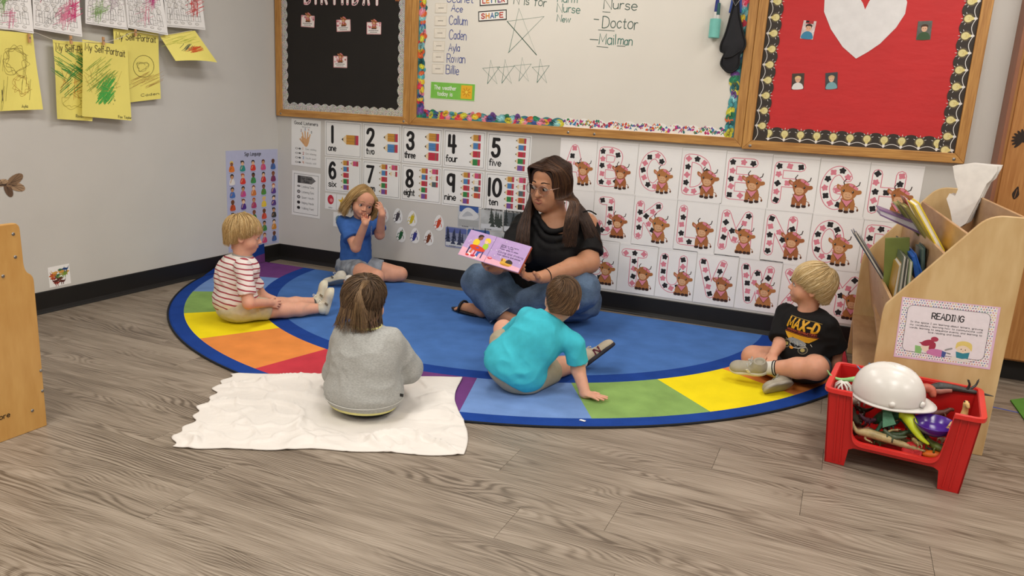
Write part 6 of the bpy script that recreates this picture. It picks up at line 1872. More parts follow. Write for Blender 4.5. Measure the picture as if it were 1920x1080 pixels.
def face_parts(t, F, s, brow='#7a5a38', lip='#b86a60', iris='#4a5a68', skin=None, open_mouth=0, brow_w=.0022, S=None, mw=.0175, gaze=(0, 0), zz=-.052):
    w = mat('eye_white', '#d8d2cb', rough=.15, spec=.6); ir = mat('iris_' + iris[1:], iris, rough=.1); pu = mat('pupil', '#0c0b0b', rough=.1)
    for a in (-1, 1):
        e_ = empty('eye', tuple(pmat(t).inverted() @ F(a * .031 * s, .0745 * s, .002 * s))); e_.parent = t
        q = MB(); q.ell(F(a * .031 * s, .0755 * s, .0015 * s), (.0125 * s,) * 3, nu=16, nv=12); q.build('eyeball', w, e_, smooth=True)
        q = MB(); q.ell(F((a * .0305 + gaze[0]) * s, .0848 * s, (.0012 + gaze[1]) * s), (.0072 * s, .0040 * s, .0072 * s), M=Matrix(F.R.tolist()), nu=14, nv=10); q.build('iris', ir, e_, smooth=True)
        q = MB(); q.ell(F((a * .0305 + gaze[0] * 1.15) * s, .0874 * s, (.0012 + gaze[1] * 1.15) * s), (.0038 * s, .0020 * s, .0038 * s), M=Matrix(F.R.tolist()), nu=10, nv=8); q.build('pupil', pu, e_, smooth=True)
        lid = []
        for i in range(9):
            u_ = -1 + i / 4; lid.append(F(a * .031 * s + u_ * .0145 * s, (.0868 - .0055 * u_ * u_) * s, (.0092 - .0080 * u_ * u_) * s))
        q = MB(); q.tube(lid, [.0006 * s] + [.0012 * s] * 7 + [.0006 * s], 6); q.build('eyelid', mat('lash_line', '#4a3228', rough=.6), e_, smooth=True)
        br = []
        for i in range(7):
            u_ = i / 6; X_, Z_ = a * (.014 + .032 * u_) * s, (.0275 + .0045 * math.sin(u_ * 3.3) - .003 * u_) * s; br.append(F(X_, S.surf(F, X_, Z_, lift=.0006), Z_))
        q = MB(); q.tube(br, [brow_w * s * .7, brow_w * s, brow_w * s, brow_w * s, brow_w * s * .9, brow_w * s * .6, brow_w * s * .3], 6); q.build('eyebrow', mat('brow_' + brow[1:], brow, rough=.8), t, smooth=True)
    q = MB()
    for dz, th, yy in ((.0034 + open_mouth * 1.3, .0030, 0), (-.0040 - open_mouth * 1.3, .0037, 0)):
        q.tube([F(u_ * mw * s, S.surf(F, u_ * mw * s, (zz + .0025 * u_ * u_ + dz * (1 - .8 * u_ * u_)) * s, lift=-th * s * .25), (zz + .0025 * u_ * u_ + dz * (1 - .8 * u_ * u_)) * s) for u_ in [-1 + i / 4 for i in range(9)]], [th * s * (1 - .75 * abs(-1 + i / 4) ** 2) for i in range(9)], 8)
    q.build('lips', mat('lips_' + lip[1:], lip, rough=.4), t, smooth=True)
    if open_mouth:
        q = MB(); q.ell(F(0, S.surf(F, 0, (zz + .011) * s) - .006 * s, zz * s), (.011 * s, .004 * s, (.0005 + open_mouth) * s), M=Matrix(F.R.tolist()), nu=16, nv=10); q.build('mouth', mat('mouth_inside', '#4a1c1c'), t, smooth=True)
def add_hand(S, wrist, d, pn, s, side=1, curl=(.3, .35, .4, .45), thumb=.6, spread=.12, k=.004):
    """d: towards the fingers, pn: way the palm faces, side: +1 thumb on the d x pn side"""
    d = Vector(d).normalized(); pn = Vector(pn); pn = (pn - d * pn.dot(d)).normalized(); b = d.cross(pn) * side
    W = Vector(wrist)
    R = np.array([[b.x, d.x, pn.x], [b.y, d.y, pn.y], [b.z, d.z, pn.z]])
    S.ell(W + d * .045 * s, (.040 * s, .050 * s, .015 * s), R, .012 * s)
    S.cap(W - d * .02 * s, W + d * .03 * s, .024 * s, .024 * s, .015 * s)
    L = (.074, .082, .076, .060)
    for i in range(4):
        off = (.030, .010, -.011, -.030)[i] * s
        base = W + d * (.080 - (.004, 0, .004, .012)[i]) * s + b * off
        fd = (d + b * (1.5 - i) * spread).normalized(); p0 = base; ang = curl[i]; r0 = (.0098, .0100, .0096, .0086)[i] * s
        for j, (fr, kk) in enumerate(((.42, 1.0), (.32, 1.2), (.26, .9))):
            a = ang * (.6 + j * .9)
            dd = (fd * math.cos(a) + pn * math.sin(a)).normalized(); p1 = p0 + dd * L[i] * fr * s
            S.cap(p0, p1, r0 * (1 - .08 * j), r0 * (1 - .08 * (j + 1)), k * s if j == 0 else .003 * s); p0 = p1
    tb = W + d * .022 * s + b * .030 * s
    td = (b * .75 + d * .75 + pn * thumb).normalized(); p1 = tb + td * .036 * s
    S.cap(tb, p1, .014 * s, .0115 * s, .010 * s)
    td2 = (d * .9 + pn * thumb * .8 + b * .15).normalized(); p2 = p1 + td2 * .030 * s; S.cap(p1, p2, .0115 * s, .0092 * s, .004 * s)
def bbox(pts, r):
    a = np.array([tuple(p_) for p_ in pts]); return a.min(0) - r, a.max(0) + r
def hair_mat(nm, c1, c2, c3):
    if nm in MATS: return MATS[nm]
    m = bpy.data.materials.new(nm); m.use_nodes = True; nt = m.node_tree; N = nt.nodes; L = nt.links; b = N['Principled BSDF']
    at_ = N.new('ShaderNodeAttribute'); at_.attribute_name = 'strand'
    r = N.new('ShaderNodeValToRGB'); e = r.color_ramp.elements
    e[0].color = lin(c1); e[1].color = lin(c3); k = e.new(.5); k.color = lin(c2)
    L.new(at_.outputs['Fac'], r.inputs['Fac']); L.new(r.outputs[0], b.inputs['Base Color'])
    b.inputs['Roughness'].default_value = .48; b.inputs['Specular IOR Level'].default_value = .35
    MATS[nm] = m
    return m
class Strands:
    def __init__(s): s.v = []; s.f = []; s.c = []
    def add(s, pts, r, col):
        N = len(pts); n0 = len(s.v); up = None
        for i, p_ in enumerate(pts):
            t = pts[min(i + 1, N - 1)] - pts[max(i - 1, 0)]
            if t.length < 1e-9: t = Vector((0, 0, 1))
            t.normalize()
            if up is None: up = t.orthogonal().normalized()
            up = (up - t * up.dot(t)); up = up.normalized() if up.length > 1e-6 else t.orthogonal().normalized(); b = t.cross(up)
            u_ = i / (N - 1); rr = r * (min(1, .35 + u_ * 3)) * (1 - .8 * max(0, u_ - .55) / .45)
            for k in range(3):
                a = 2.094 * k; s.v.append(p_ + (up * math.cos(a) + b * math.sin(a)) * rr)
        for i in range(N - 1):
            for k in range(3):
                l = (k + 1) % 3; s.f.append((n0 + i * 3 + k, n0 + i * 3 + l, n0 + (i + 1) * 3 + l, n0 + (i + 1) * 3 + k)); s.c.append(col)
    def build(s, nm, m, t):
        o = mesh_obj(nm, s.v, s.f, m, t, smooth=True)
        a = o.data.attributes.new('strand', 'FLOAT', 'FACE'); a.data.foreach_set('value', s.c)
        return o
def short_hair(t, F, s, m, n, lims, swirl=.5, lift=.012, r=.0022, seed=1, pole=(0, -.5, .86), length=1.0, mess=.05, flip=0.0, colfn=None, side=0.0):
    """strands run over the skull from the crown; lims = (front z, side z, back z) of the hair edge"""
    rd = random.Random(seed); S_ = Strands()
    ctr = Vector((0, -.012, .034)) * s; rad = Vector((.078, .094, .082)) * s
    pole = Vector(pole).normalized(); e2 = Vector((1, 0, 0)); e1 = e2.cross(pole).normalized()
    if e1.y < 0: e1 = -e1
    for i in range(n):
        th0 = rd.uniform(0.02, 1.2) ** 1.1 if rd.random() < .62 else rd.uniform(.9, 1.9)
        ph = rd.uniform(0, 2 * math.pi); lf = lift * s * rd.uniform(.25, 1.1); nz = rd.uniform(-1, 1) * mess; Lm = rd.uniform(.55, 1.15) * length
        pts = []; th = th0; k = 0; col = min(1, max(0, rd.gauss(.5, .22)))
        jit = rd.uniform(-.010, .008) + .014 * (rd.random() < .15)
        while k < 16:
            a = ph + swirl * (th - th0) + nz * k * .4 + side * (th - th0)
            d = pole * math.cos(th) + (e1 * math.cos(a) + e2 * math.sin(a)) * math.sin(th)
            R = 1 / math.sqrt((d.x / rad.x) ** 2 + (d.y / rad.y) ** 2 + (d.z / rad.z) ** 2)
            q_ = ctr + d * (R + lf * min(1, .35 + .3 * k) )
            if d.z < -.12:
                hx = Vector((d.x, d.y, 0)); hx = hx.normalized() if hx.length > .05 else Vector((0, -1, 0)); t_ = -d.z - .12; kk = 1.0 - .2 * t_
                q_ = ctr + Vector((hx.x * (rad.x + lf) * kk, hx.y * (rad.y + lf) * kk, rad.z * d.z * 1.25))
            wf = max(0, min(1, (q_.y / s + .0) / .06)); ws = max(0, min(1, (-q_.y / s - .02) / .05)); wm = 1 - wf - ws if wf + ws < 1 else 0
            zl = (lims[0] * wf + lims[1] * max(wm, 0) + lims[2] * ws) * s
            if q_.z < zl + jit * s:
                break
            pts.append(F(*q_)); th += .155 * Lm; k += 1
        if len(pts) >= 3:
            if flip:
                dn = (pts[-1] - pts[-2]).normalized(); o_ = (pts[-1] - F.c).normalized()
                pts.append(pts[-1] + (dn + o_ * flip * rd.uniform(0, 1)).normalized() * .012 * s)
            if colfn: col = colfn(col, rd)
            S_.add(pts, r * s * rd.uniform(.7, 1.2), col)
    return S_
def hair_cap(t, F, s, m, lims, grow=.006, col=.35, h=.005, cutface=True):
    S = SDF(); S.ell(F(0, -.012 * s, .034 * s), [(a + grow) * s for a in (.078, .094, .082)], F.R, .01)
    if lims[2] < -.02: S.ell(F(0, -.040 * s, -.015 * s), [.064 * s, .058 * s, (abs(lims[2]) + .01) * s * 1.0], F.R, .02)
    if cutface: S.ell(F(0, .118 * s, (lims[0] - .062) * s), (.088 * s, .075 * s, .075 * s), F.R, .008, 'sub')
    S.ell(F(0, .06 * s, (lims[1] - .075) * s), (.2 * s, .095 * s, .075 * s), F.R, .008, 'sub')
    S.plane(F(0, 0, lims[2] * s), -F.u, .01)
    P_, Q_ = S.mesh(h); Q_ = fix_orient(P_, Q_)
    o = np_obj('hair_base', P_, Q_, m, t)
    a = o.data.attributes.new('strand', 'FLOAT', 'FACE'); a.data.foreach_set('value', [col] * len(o.data.polygons))
    return o
def skin(nm, h, sss=.25):
    return mat(nm, h, rough=.5, var=.05, scale=35, bump=.08, bscale=260, sss=sss, spec=.35)
def fabric(nm, h, var=.07, scale=40, bump=.5, bs=700, rough=.85):
    return mat(nm, h, rough=rough, var=var, scale=scale, bump=bump, bscale=bs, spec=.2)
def shoe(t, heel, toe, up, L, W, cols, name='shoe', label=None, logo=None, strap=False):
    """trainer: sole, upper, laces. cols = (upper, sole, lace, accent)"""
    heel, toe = Vector(heel), Vector(toe); f = (toe - heel).normalized(); F = Frame(heel, f, up); s = L
    o = empty(name, tuple(pmat(t).inverted() @ heel)); o.parent = t
    if label: o['label'] = label
    S = SDF(); R = F.R
    S.ell(F(0, .20 * s, .15 * s), (W * .42, .22 * s, .19 * s), R, .02); S.ell(F(0, .58 * s, .10 * s), (W * .48, .40 * s, .15 * s), R, .03)
    S.ell(F(0, .82 * s, .08 * s), (W * .44, .17 * s, .12 * s), R, .02); S.cap(F(0, .17 * s, .18 * s), F(0, .17 * s, .36 * s), W * .38, W * .34, .02, cut=1.0)
    S.ell(F(0, .17 * s, .40 * s), (W * .26, W * .30, .12 * s), R, .004, 'sub'); S.plane(F(0, 0, .03 * s), -F.u); S.plane(Vector((0, 0, BZ[0])), -UP)
    P_, Q_ = S.mesh(.0035); np_obj('upper', P_, fix_orient(P_, Q_), fabric('shoe_' + cols[0][1:], cols[0], .1, 30, .3, 300, .6), o)
    S = SDF(); S.ell(F(0, .22 * s, .02 * s), (W * .47, .25 * s, .07 * s), R, .01); S.ell(F(0, .52 * s, .02 * s), (W * .46, .42 * s, .065 * s), R, .03); S.ell(F(0, .76 * s, .025 * s), (W * .53, .26 * s, .07 * s), R, .02)
    S.plane(F(0, 0, .085 * s), F.u); S.plane(F(0, 0, -.035 * s), -F.u); S.plane(Vector((0, 0, BZ[0])), -UP)
    P_, Q_ = S.mesh(.0035); np_obj('sole', P_, fix_orient(P_, Q_), mat('sole_' + cols[1][1:], cols[1], rough=.6, var=.12, bump=.4, bscale=120), o)
    q = MB()
    for k in range(4):
        y = (.42 + k * .09) * s; z = (.285 - k * .028) * s
        q.tube([F(-W * .30, y - .02 * s, z - .035 * s), F(-W * .12, y, z), F(W * .12, y + .03 * s, z - .004), F(W * .30, y + .03 * s, z - .04 * s)], .0022, 5)
    for a in (-1, 1): q.tube(catmull([F(0, .40 * s, .30 * s), F(a * .014, .37 * s, .37 * s), F(a * .028, .42 * s, .33 * s), F(a * .008, .41 * s, .30 * s)], 4), .0016, 5)
    q.build('laces', mat('lace_' + cols[2][1:], cols[2], rough=.8), o, smooth=True)
    if len(cols) > 3:
        q = MB()
        for a in (-1, 1): q.prism([F(a * W * .47, (.40 + dx) * s, z_ * s) for dx, z_ in ((0, .10), (.07, .22), (.13, .20), (.08, .09))][::a], F.r * a * .0035)
        q.build('side_patch', mat('accent_' + cols[3][1:], cols[3], rough=.6), o)
    return o
def project_print(p, o_mesh_PQ, origin, U, V, depth, nm, parent, lift=.0015, sub=.006):
    """lays flat print on a garment: every vertex of the print is cast along the view direction onto the cloth"""
    from mathutils.bvhtree import BVHTree
    P_, Q_ = o_mesh_PQ
    tree = BVHTree.FromPolygons([tuple(a) for a in P_], [tuple(int(b) for b in a) for a in Q_])
    U = Vector(U).normalized(); V = Vector(V); V = (V - U * V.dot(U)).normalized(); Nn = U.cross(V)
    bm = bmesh.new(); vs_ = [bm.verts.new(v_) for v_ in p.v]
    for f_, mi in zip(p.f, p.m):
        try:
            fc = bm.faces.new([vs_[i] for i in f_]); fc.material_index = mi
        except ValueError: pass
    bmesh.ops.triangulate(bm, faces=bm.faces[:])
    for _ in range(3):
        es = [e for e in bm.edges if e.calc_length() > sub]
        if es: bmesh.ops.subdivide_edges(bm, edges=es, cuts=1, use_grid_fill=False); bmesh.ops.triangulate(bm, faces=[f for f in bm.faces if len(f.verts) > 3])
    inv = pmat(parent).inverted(); O = Vector(origin)
    for v_ in bm.verts:
        w_ = O + U * v_.co.x + V * v_.co.y; z = v_.co.z
        hit = tree.ray_cast(w_ + Nn * depth, -Nn)
        q_ = hit[0] if hit[0] is not None else w_
        v_.co = inv @ (q_ + Nn * (lift + z * 3))
    me = bpy.data.meshes.new(nm); bm.to_mesh(me); bm.free()
    for m in p.mats: me.materials.append(m)
    o = bpy.data.objects.new(nm, me); COL.objects.link(o); o.parent = parent
    return o
# ================================================================== the six people
def limb(S, pts, rs, k=.015, cutlast=None):
    for i in range(len(pts) - 1):
        S.cap(pts[i], pts[i + 1], rs[i], rs[i + 1], k, cut=cutlast if i == len(pts) - 2 else None)
def person(loc, label):
    return empty('person', tuple(loc), label, 'person')
SK_F = '#d9a184'; 
sk_child = skin('skin_fair', '#dba48a'); sk_child2 = skin('skin_peach', '#d69c80'); sk_teach = skin('skin_olive', '#bf8a6a')
UP = Vector((0, 0, 1))

# ---------------------------------------------------------------- boy in the striped shirt (left)
def boy_striped():
    f = Vector((.66, .75, 0)).normalized(); r = f.cross(UP)
    pel = at(447, 583, -1.345); pel.z = .085
    t = person((pel.x, pel.y, 0), 'toddler boy with blond hair in a red-striped shirt sitting with legs outstretched')
    nk = at(456, 482, -1.335)
    F = Frame(at(457, 441, -1.325), (.80, .58, -.16), (-.04, .0, 1)); s = .83
    sh = [nk + r * .092 - UP * .025 - f * .012, nk - r * .092 - UP * .025 - f * .012]
    el = [at(466, 569, -1.44), at(492, 556, -1.20)]; wr = [at(505, 568, -1.30), at(513, 562, -1.175)]
    hp = [pel + r * .052, pel - r * .052]
    kn = [at(536, 581, -1.185), at(528, 572, -1.105)]; an = [at(603, 578, -1.035), at(594, 566, -.955)]
    S = SDF(); add_head(S, F, s, True, nk - UP * .01, .036)
    for i in (0, 1):
        limb(S, [sh[i], el[i], wr[i]], [.030, .027, .020], .012)
        limb(S, [hp[i], kn[i]], [.055, .040]); limb(S, [kn[i], kn[i].lerp(an[i], .4), an[i]], [.038, .036, .024])
    S.ell(pel + UP * .09, (.085, .085, .13), k=.03)
    add_hand(S, wr[0], (f * .9 + UP * -.25 - r * .25), -UP * .4 - r, .52, 1, (.5, .55, .6, .6)); add_hand(S, wr[1], (f * .85 - UP * .1 + r * .4), -UP, .52, -1, (.5, .5, .55, .6))
    b1 = bbox([F.c - UP * .02], .15); hb = bbox([wr[0] + f * .035, wr[1] + f * .03], .058)
    P_, Q_ = body_mesh(S, .006, [(b1[0], b1[1] - np.array([0, 0, 0]), .003), (hb[0], hb[1], .002)])
    np_obj('body', P_, Q_, sk_child, t)
    face_parts(t, F, s, '#b08a58', '#c07868', '#5a6a70', S=S)
    # shirt
    m = bpy.data.materials.new('striped_cotton'); m.use_nodes = True; nt = m.node_tree; N = nt.nodes; L = nt.links; b = N['Principled BSDF']
    tc = N.new('ShaderNodeTexCoord'); mp = N.new('ShaderNodeMapping'); mp.inputs['Rotation'].default_value = (.16, -.14, 0); L.new(tc.outputs['Object'], mp.inputs[0])
    sp = N.new('ShaderNodeSeparateXYZ'); L.new(mp.outputs[0], sp.inputs[0]); nz = N.new('ShaderNodeTexNoise'); nz.inputs['Scale'].default_value = 6; L.new(tc.outputs['Object'], nz.inputs[0])
    a1 = N.new('ShaderNodeMath'); a1.operation = 'MULTIPLY_ADD'; a1.inputs[1].default_value = .035; L.new(nz.outputs['Fac'], a1.inputs[0]); L.new(sp.outputs['Z'], a1.inputs[2])
    a2 = N.new('ShaderNodeMath'); a2.operation = 'MULTIPLY'; a2.inputs[1].default_value = 1 / .0238; L.new(a1.outputs[0], a2.inputs[0])
    a3 = N.new('ShaderNodeMath'); a3.operation = 'FRACT'; L.new(a2.outputs[0], a3.inputs[0]); a4 = N.new('ShaderNodeMath'); a4.operation = 'LESS_THAN'; a4.inputs[1].default_value = .27; L.new(a3.outputs[0], a4.inputs[0])
    mx = N.new('ShaderNodeMix'); mx.data_type = 'RGBA'; L.new(a4.outputs[0], mx.inputs[0]); mx.inputs[6].default_value = lin('#e9e0da'); mx.inputs[7].default_value = lin('#a03a48'); L.new(mx.outputs[2], b.inputs['Base Color']); b.inputs['Roughness'].default_value = .9
    S = SDF(); S.ell(pel + UP * .035 - f * .012, (.110, .106, .090), k=.03); S.ell(pel + UP * .14 - f * .012, (.098, .092, .12), k=.03); S.ell(nk - UP * .060 - f * .012, (.090, .084, .075), k=.03)
    for i in (0, 1):
        S.cap(sh[i] - UP * .002, sh[i].lerp(el[i], .78), .040, .040, .02, cut=1.0)
    S.cap(nk - UP * .03, nk + UP * .006 - f * .004, .052, .043, .02)
    S.plane(nk + UP * .010 + f * .0, Vector((0, 0, 1)) + f * .12, .003); S.plane(pel - UP * .045, -UP, .004)
    cloth('shirt', S, .005, m, t, .0055, 16, 3)
    q = MB(); q.tube([nk + UP * .006 - f * .002 + (r * math.cos(a) + f * math.sin(a)) * .043 - f * 0 - UP * .006 * math.sin(a) for a in [k * math.pi / 12 for k in range(24)]], .0075, 8, closed=True); q.build('collar', fabric('grey_rib', '#a3a09c'), t, smooth=True)
    for i in (0, 1): pass
    # shorts
    S = SDF(); S.ell(pel - UP * .005, (.108, .105, .078), k=.03)
    for i in (0, 1): S.cap(hp[i], hp[i].lerp(kn[i], .62), .062, .052, .02, cut=1.0)
    S.plane(Vector((0, 0, .010)), -UP, .006)
    cloth('shorts', S, .005, fabric('khaki_cotton', '#c9bfa4'), t, .006, 18, 9, hem=.02)
    for i in (0, 1):
        tz = (UP * .98 + f * .15).normalized()
        S = SDF(); S.cap(an[i] - (an[i] - kn[i]).normalized() * .01, an[i] + f * .01, .0275, .027, .006)
        P_, Q_ = S.mesh(.0035); np_obj('sock', P_, fix_orient(P_, Q_), fabric('grey_sock', '#5e5a56'), t)
        heel = an[i] + f * .012 - UP * .032 + f * .012; heel.z = max(heel.z, .016)
        shoe(t, heel, heel + (UP * 1.0 + f * .22 + r * (.25 if i == 0 else -.05)), -f + UP * .3, .145, .064, ('#d8d2bc', '#cfc8b2', '#e6e0d2', '#8c7a5c'), label='worn cream trainer with loose laces')
    hm = hair_mat('hair_sandy', '#94744a', '#c6a36c', '#e8ce9a')
    L3 = (.040, -.012, -.058)
    hair_cap(t, F, s, hm, L3)
    short_hair(t, F, s, hm, 2900, (.034, -.006, -.062), .35, .016, .0014, 2, pole=(0, -.45, .86), mess=.06, flip=.5).build('hair', hm, t)
boy_striped()

# ---------------------------------------------------------------- blonde girl by the wall
def girl_blue():
    f = Vector((.66, -.75, 0)).normalized(); r = f.cross(UP)
    pel = at(667, 500, -.27); pel.z = max(pel.z, .09)
    t = person((pel.x, pel.y, 0), 'blonde toddler in a blue t-shirt kneeling by the wall with a hand at her mouth')
    nk = at(676, 408, -.30)
    F = Frame(at(679, 380, -.315), (.74, -.64, -.16), (.30, .10, 1)); s = .86
    sh = [nk + r * .098 - UP * .028, nk - r * .092 - UP * .028]
    el = [at(667, 464, -.43), at(712, 440, -.27)]; wr = [at(685, 418, -.455), at(716, 402, -.34)]
    hp = [pel + r * .055, pel - r * .055]
    kn = [at(706, 520, -.46), at(750, 514, -.14)]; an = [at(652, 528, -.46), at(716, 528, -.22)]
    kn[0].z = max(kn[0].z, .05); an[0].z = max(an[0].z, .045); an[1].z = max(an[1].z, .04); kn[1].z = max(kn[1].z, .05)
    S = SDF(); add_head(S, F, s, True, nk - UP * .012, .036)
    for i in (0, 1):
        limb(S, [sh[i], el[i], wr[i]], [.032, .029, .021], .012)
        limb(S, [hp[i], kn[i]], [.062, .046]); limb(S, [kn[i], kn[i].lerp(an[i], .4), an[i]], [.042, .040, .026])
    S.ell(pel + UP * .09, (.085, .085, .13), k=.03)
    mouth = F(0, .095 * s, -.05 * s)
    add_hand(S, wr[0], (mouth - wr[0]).normalized() + UP * .1, (F.c - wr[0]), .54, 1, (1.3, .9, 1.1, 1.2), spread=.05)
    add_hand(S, wr[1], UP + r * .25 + f * .05, (F.c - wr[1]), .54, -1, (.5, .6, .8, .9))
    b1 = bbox([F.c - UP * .02], .15); h1 = bbox([wr[0] + UP * .03], .06); h2 = bbox([wr[1] + UP * .03], .06)
    P_, Q_ = body_mesh(S, .006, [(*b1, .0028), (*h1, .002), (*h2, .002)]); np_obj('body', P_, Q_, sk_child2, t)
    face_parts(t, F, s, '#a88458', '#b8685c', '#3c3230', S=S)
    S = SDF(); S.ell(pel + UP * .06, (.100, .098, .10), k=.03); S.ell(pel + UP * .16, (.095, .088, .12), k=.03); S.ell(nk - UP * .055, (.088, .078, .07), k=.03)
    for i in (0, 1): S.cap(sh[i], sh[i].lerp(el[i], .66), .043, .050, .02, cut=1.0)
    S.cap(nk - UP * .03, nk + UP * .008, .052, .042, .02); S.plane(nk + UP * .006, UP + f * .3, .003); S.plane(pel - UP * .05, -UP, .004)
    sh_o, P_, Q_ = cloth('shirt', S, .005, fabric('blue_cotton', '#3d66ac', .08), t, .006, 14, 21)
    p = Pr(); rr = random.Random(3)
    for i in range(7): p.rect(-.014, .02 - i * .009, .014, .0255 - i * .009, '#9aaccc', 1)
    project_print(p, (P_, Q_), at(697, 432, -.4), (.8, -.6, 0), UP, .1, 'shirt_print', t)
    S = SDF(); S.ell(pel, (.100, .098, .082), k=.03)
    for i in (0, 1): S.cap(hp[i], hp[i].lerp(kn[i], .48), .070, .064, .02, cut=1.0)
    S.plane(Vector((0, 0, .010)), -UP, .006)
    cloth('shorts', S, .005, fabric('grey_tiedye', '#8f949c', .3, 25), t, .006, 18, 5, hem=.012)
    # shoe with its sole to the room
    heel = at(648, 524, -.47); heel.z = .06; toe = at(611, 540, -.50); toe.z = .018
    S = SDF(); S.cap(an[0] + Vector((.02, 0, 0)), heel + Vector((.02, .01, 0)), .029, .029, .008); P2, Q2 = S.mesh(.004); np_obj('sock', P2, fix_orient(P2, Q2), fabric('white_sock', '#d9d5cc'), t)
    shoe(t, heel, toe, Vector((-.1, .45, .9)), .150, .064, ('#c9c4b6', '#bdb6a4', '#d8d2c8', '#5a5650'), label='off-white trainer folded back beside her')
    heel = at(708, 530, -.20); heel.z = .03; 
    shoe(t, heel, heel + Vector((-.1, .03, 0)), Vector((.2, .3, .9)), .140, .06, ('#c9c4b6', '#bdb6a4', '#d8d2c8'))
    hm = hair_mat('hair_honey', '#7a5c34', '#b08c58', '#dcc08c')
    hair_cap(t, F, s, hm, (.050, .0, -.05))
    S_ = Strands(); rd = random.Random(4)
    for i in range(2400):
        v = rd.uniform(0, 1); sd = -1 if rd.random() < .5 else 1
        y0 = .062 - .15 * v
        top = Vector((.012 + rd.uniform(-.006, .006), y0, .034 + .083 * math.sqrt(max(0, 1 - ((y0 + .012) / .094) ** 2)) + rd.uniform(.003, .012)))
        az = sd * (.35 + v * 2.6) if v < .95 else sd * 3.0
        dirx, diry = math.sin(az) , math.cos(az)
        lay = rd.uniform(0, 1)
        a1 = Vector((dirx * (.086 + .012 * lay), -.012 + diry * (.090 + .014 * lay), .050)); 
        if v < .12: a1 = Vector((sd * (.050 + .03 * lay), .070, .062))
        a2 = Vector((dirx * (.094 + .020 * lay), -.012 + diry * (.092 + .016 * lay), .0)); a3 = Vector((dirx * (.100 + .03 * lay), -.018 + diry * (.092 + .012 * lay), -.045 - .01 * lay)); a4 = Vector((dirx * (.098 + .035 * lay), -.02 + diry * (.09 + .02 * lay), -.080 - rd.uniform(0, .045)))
        if v < .12: a2 = Vector((sd * (.082 + .01 * lay), .052, .02)); a3 = Vector((sd * (.098 + .02 * lay), .03, -.04)); a4 = Vector((sd * (.1 + .02 * lay), .025, -.10))
        if abs(az) < .95 and v >= .12: a2 = Vector((sd * (.088 + .012 * lay), .045, .0)); a3 = Vector((sd * (.095 + .02 * lay), .035, -.05)); a4 = Vector((sd * (.092 + .02 * lay), .035, -.1 - .02 * lay))
        ph = rd.uniform(0, 6.28) + v * 9; C_ = catmull([top, (top + a1) / 2 + Vector((0, 0, .013)), a1, a2, a3, a4], 4)
        pts = []
        for k, q_ in enumerate(C_):
            w_ = max(0, k - 8) / 12 * .011; q_ = q_ + Vector((math.sin(ph + k * .55) * w_, math.cos(ph + k * .5) * w_, 0)); pts.append(F(*(q_ * s)))
        S_.add(pts, .0015 * s, min(1, max(0, rd.gauss(.5, .24))))
    S_.build('hair', hm, t)
girl_blue()

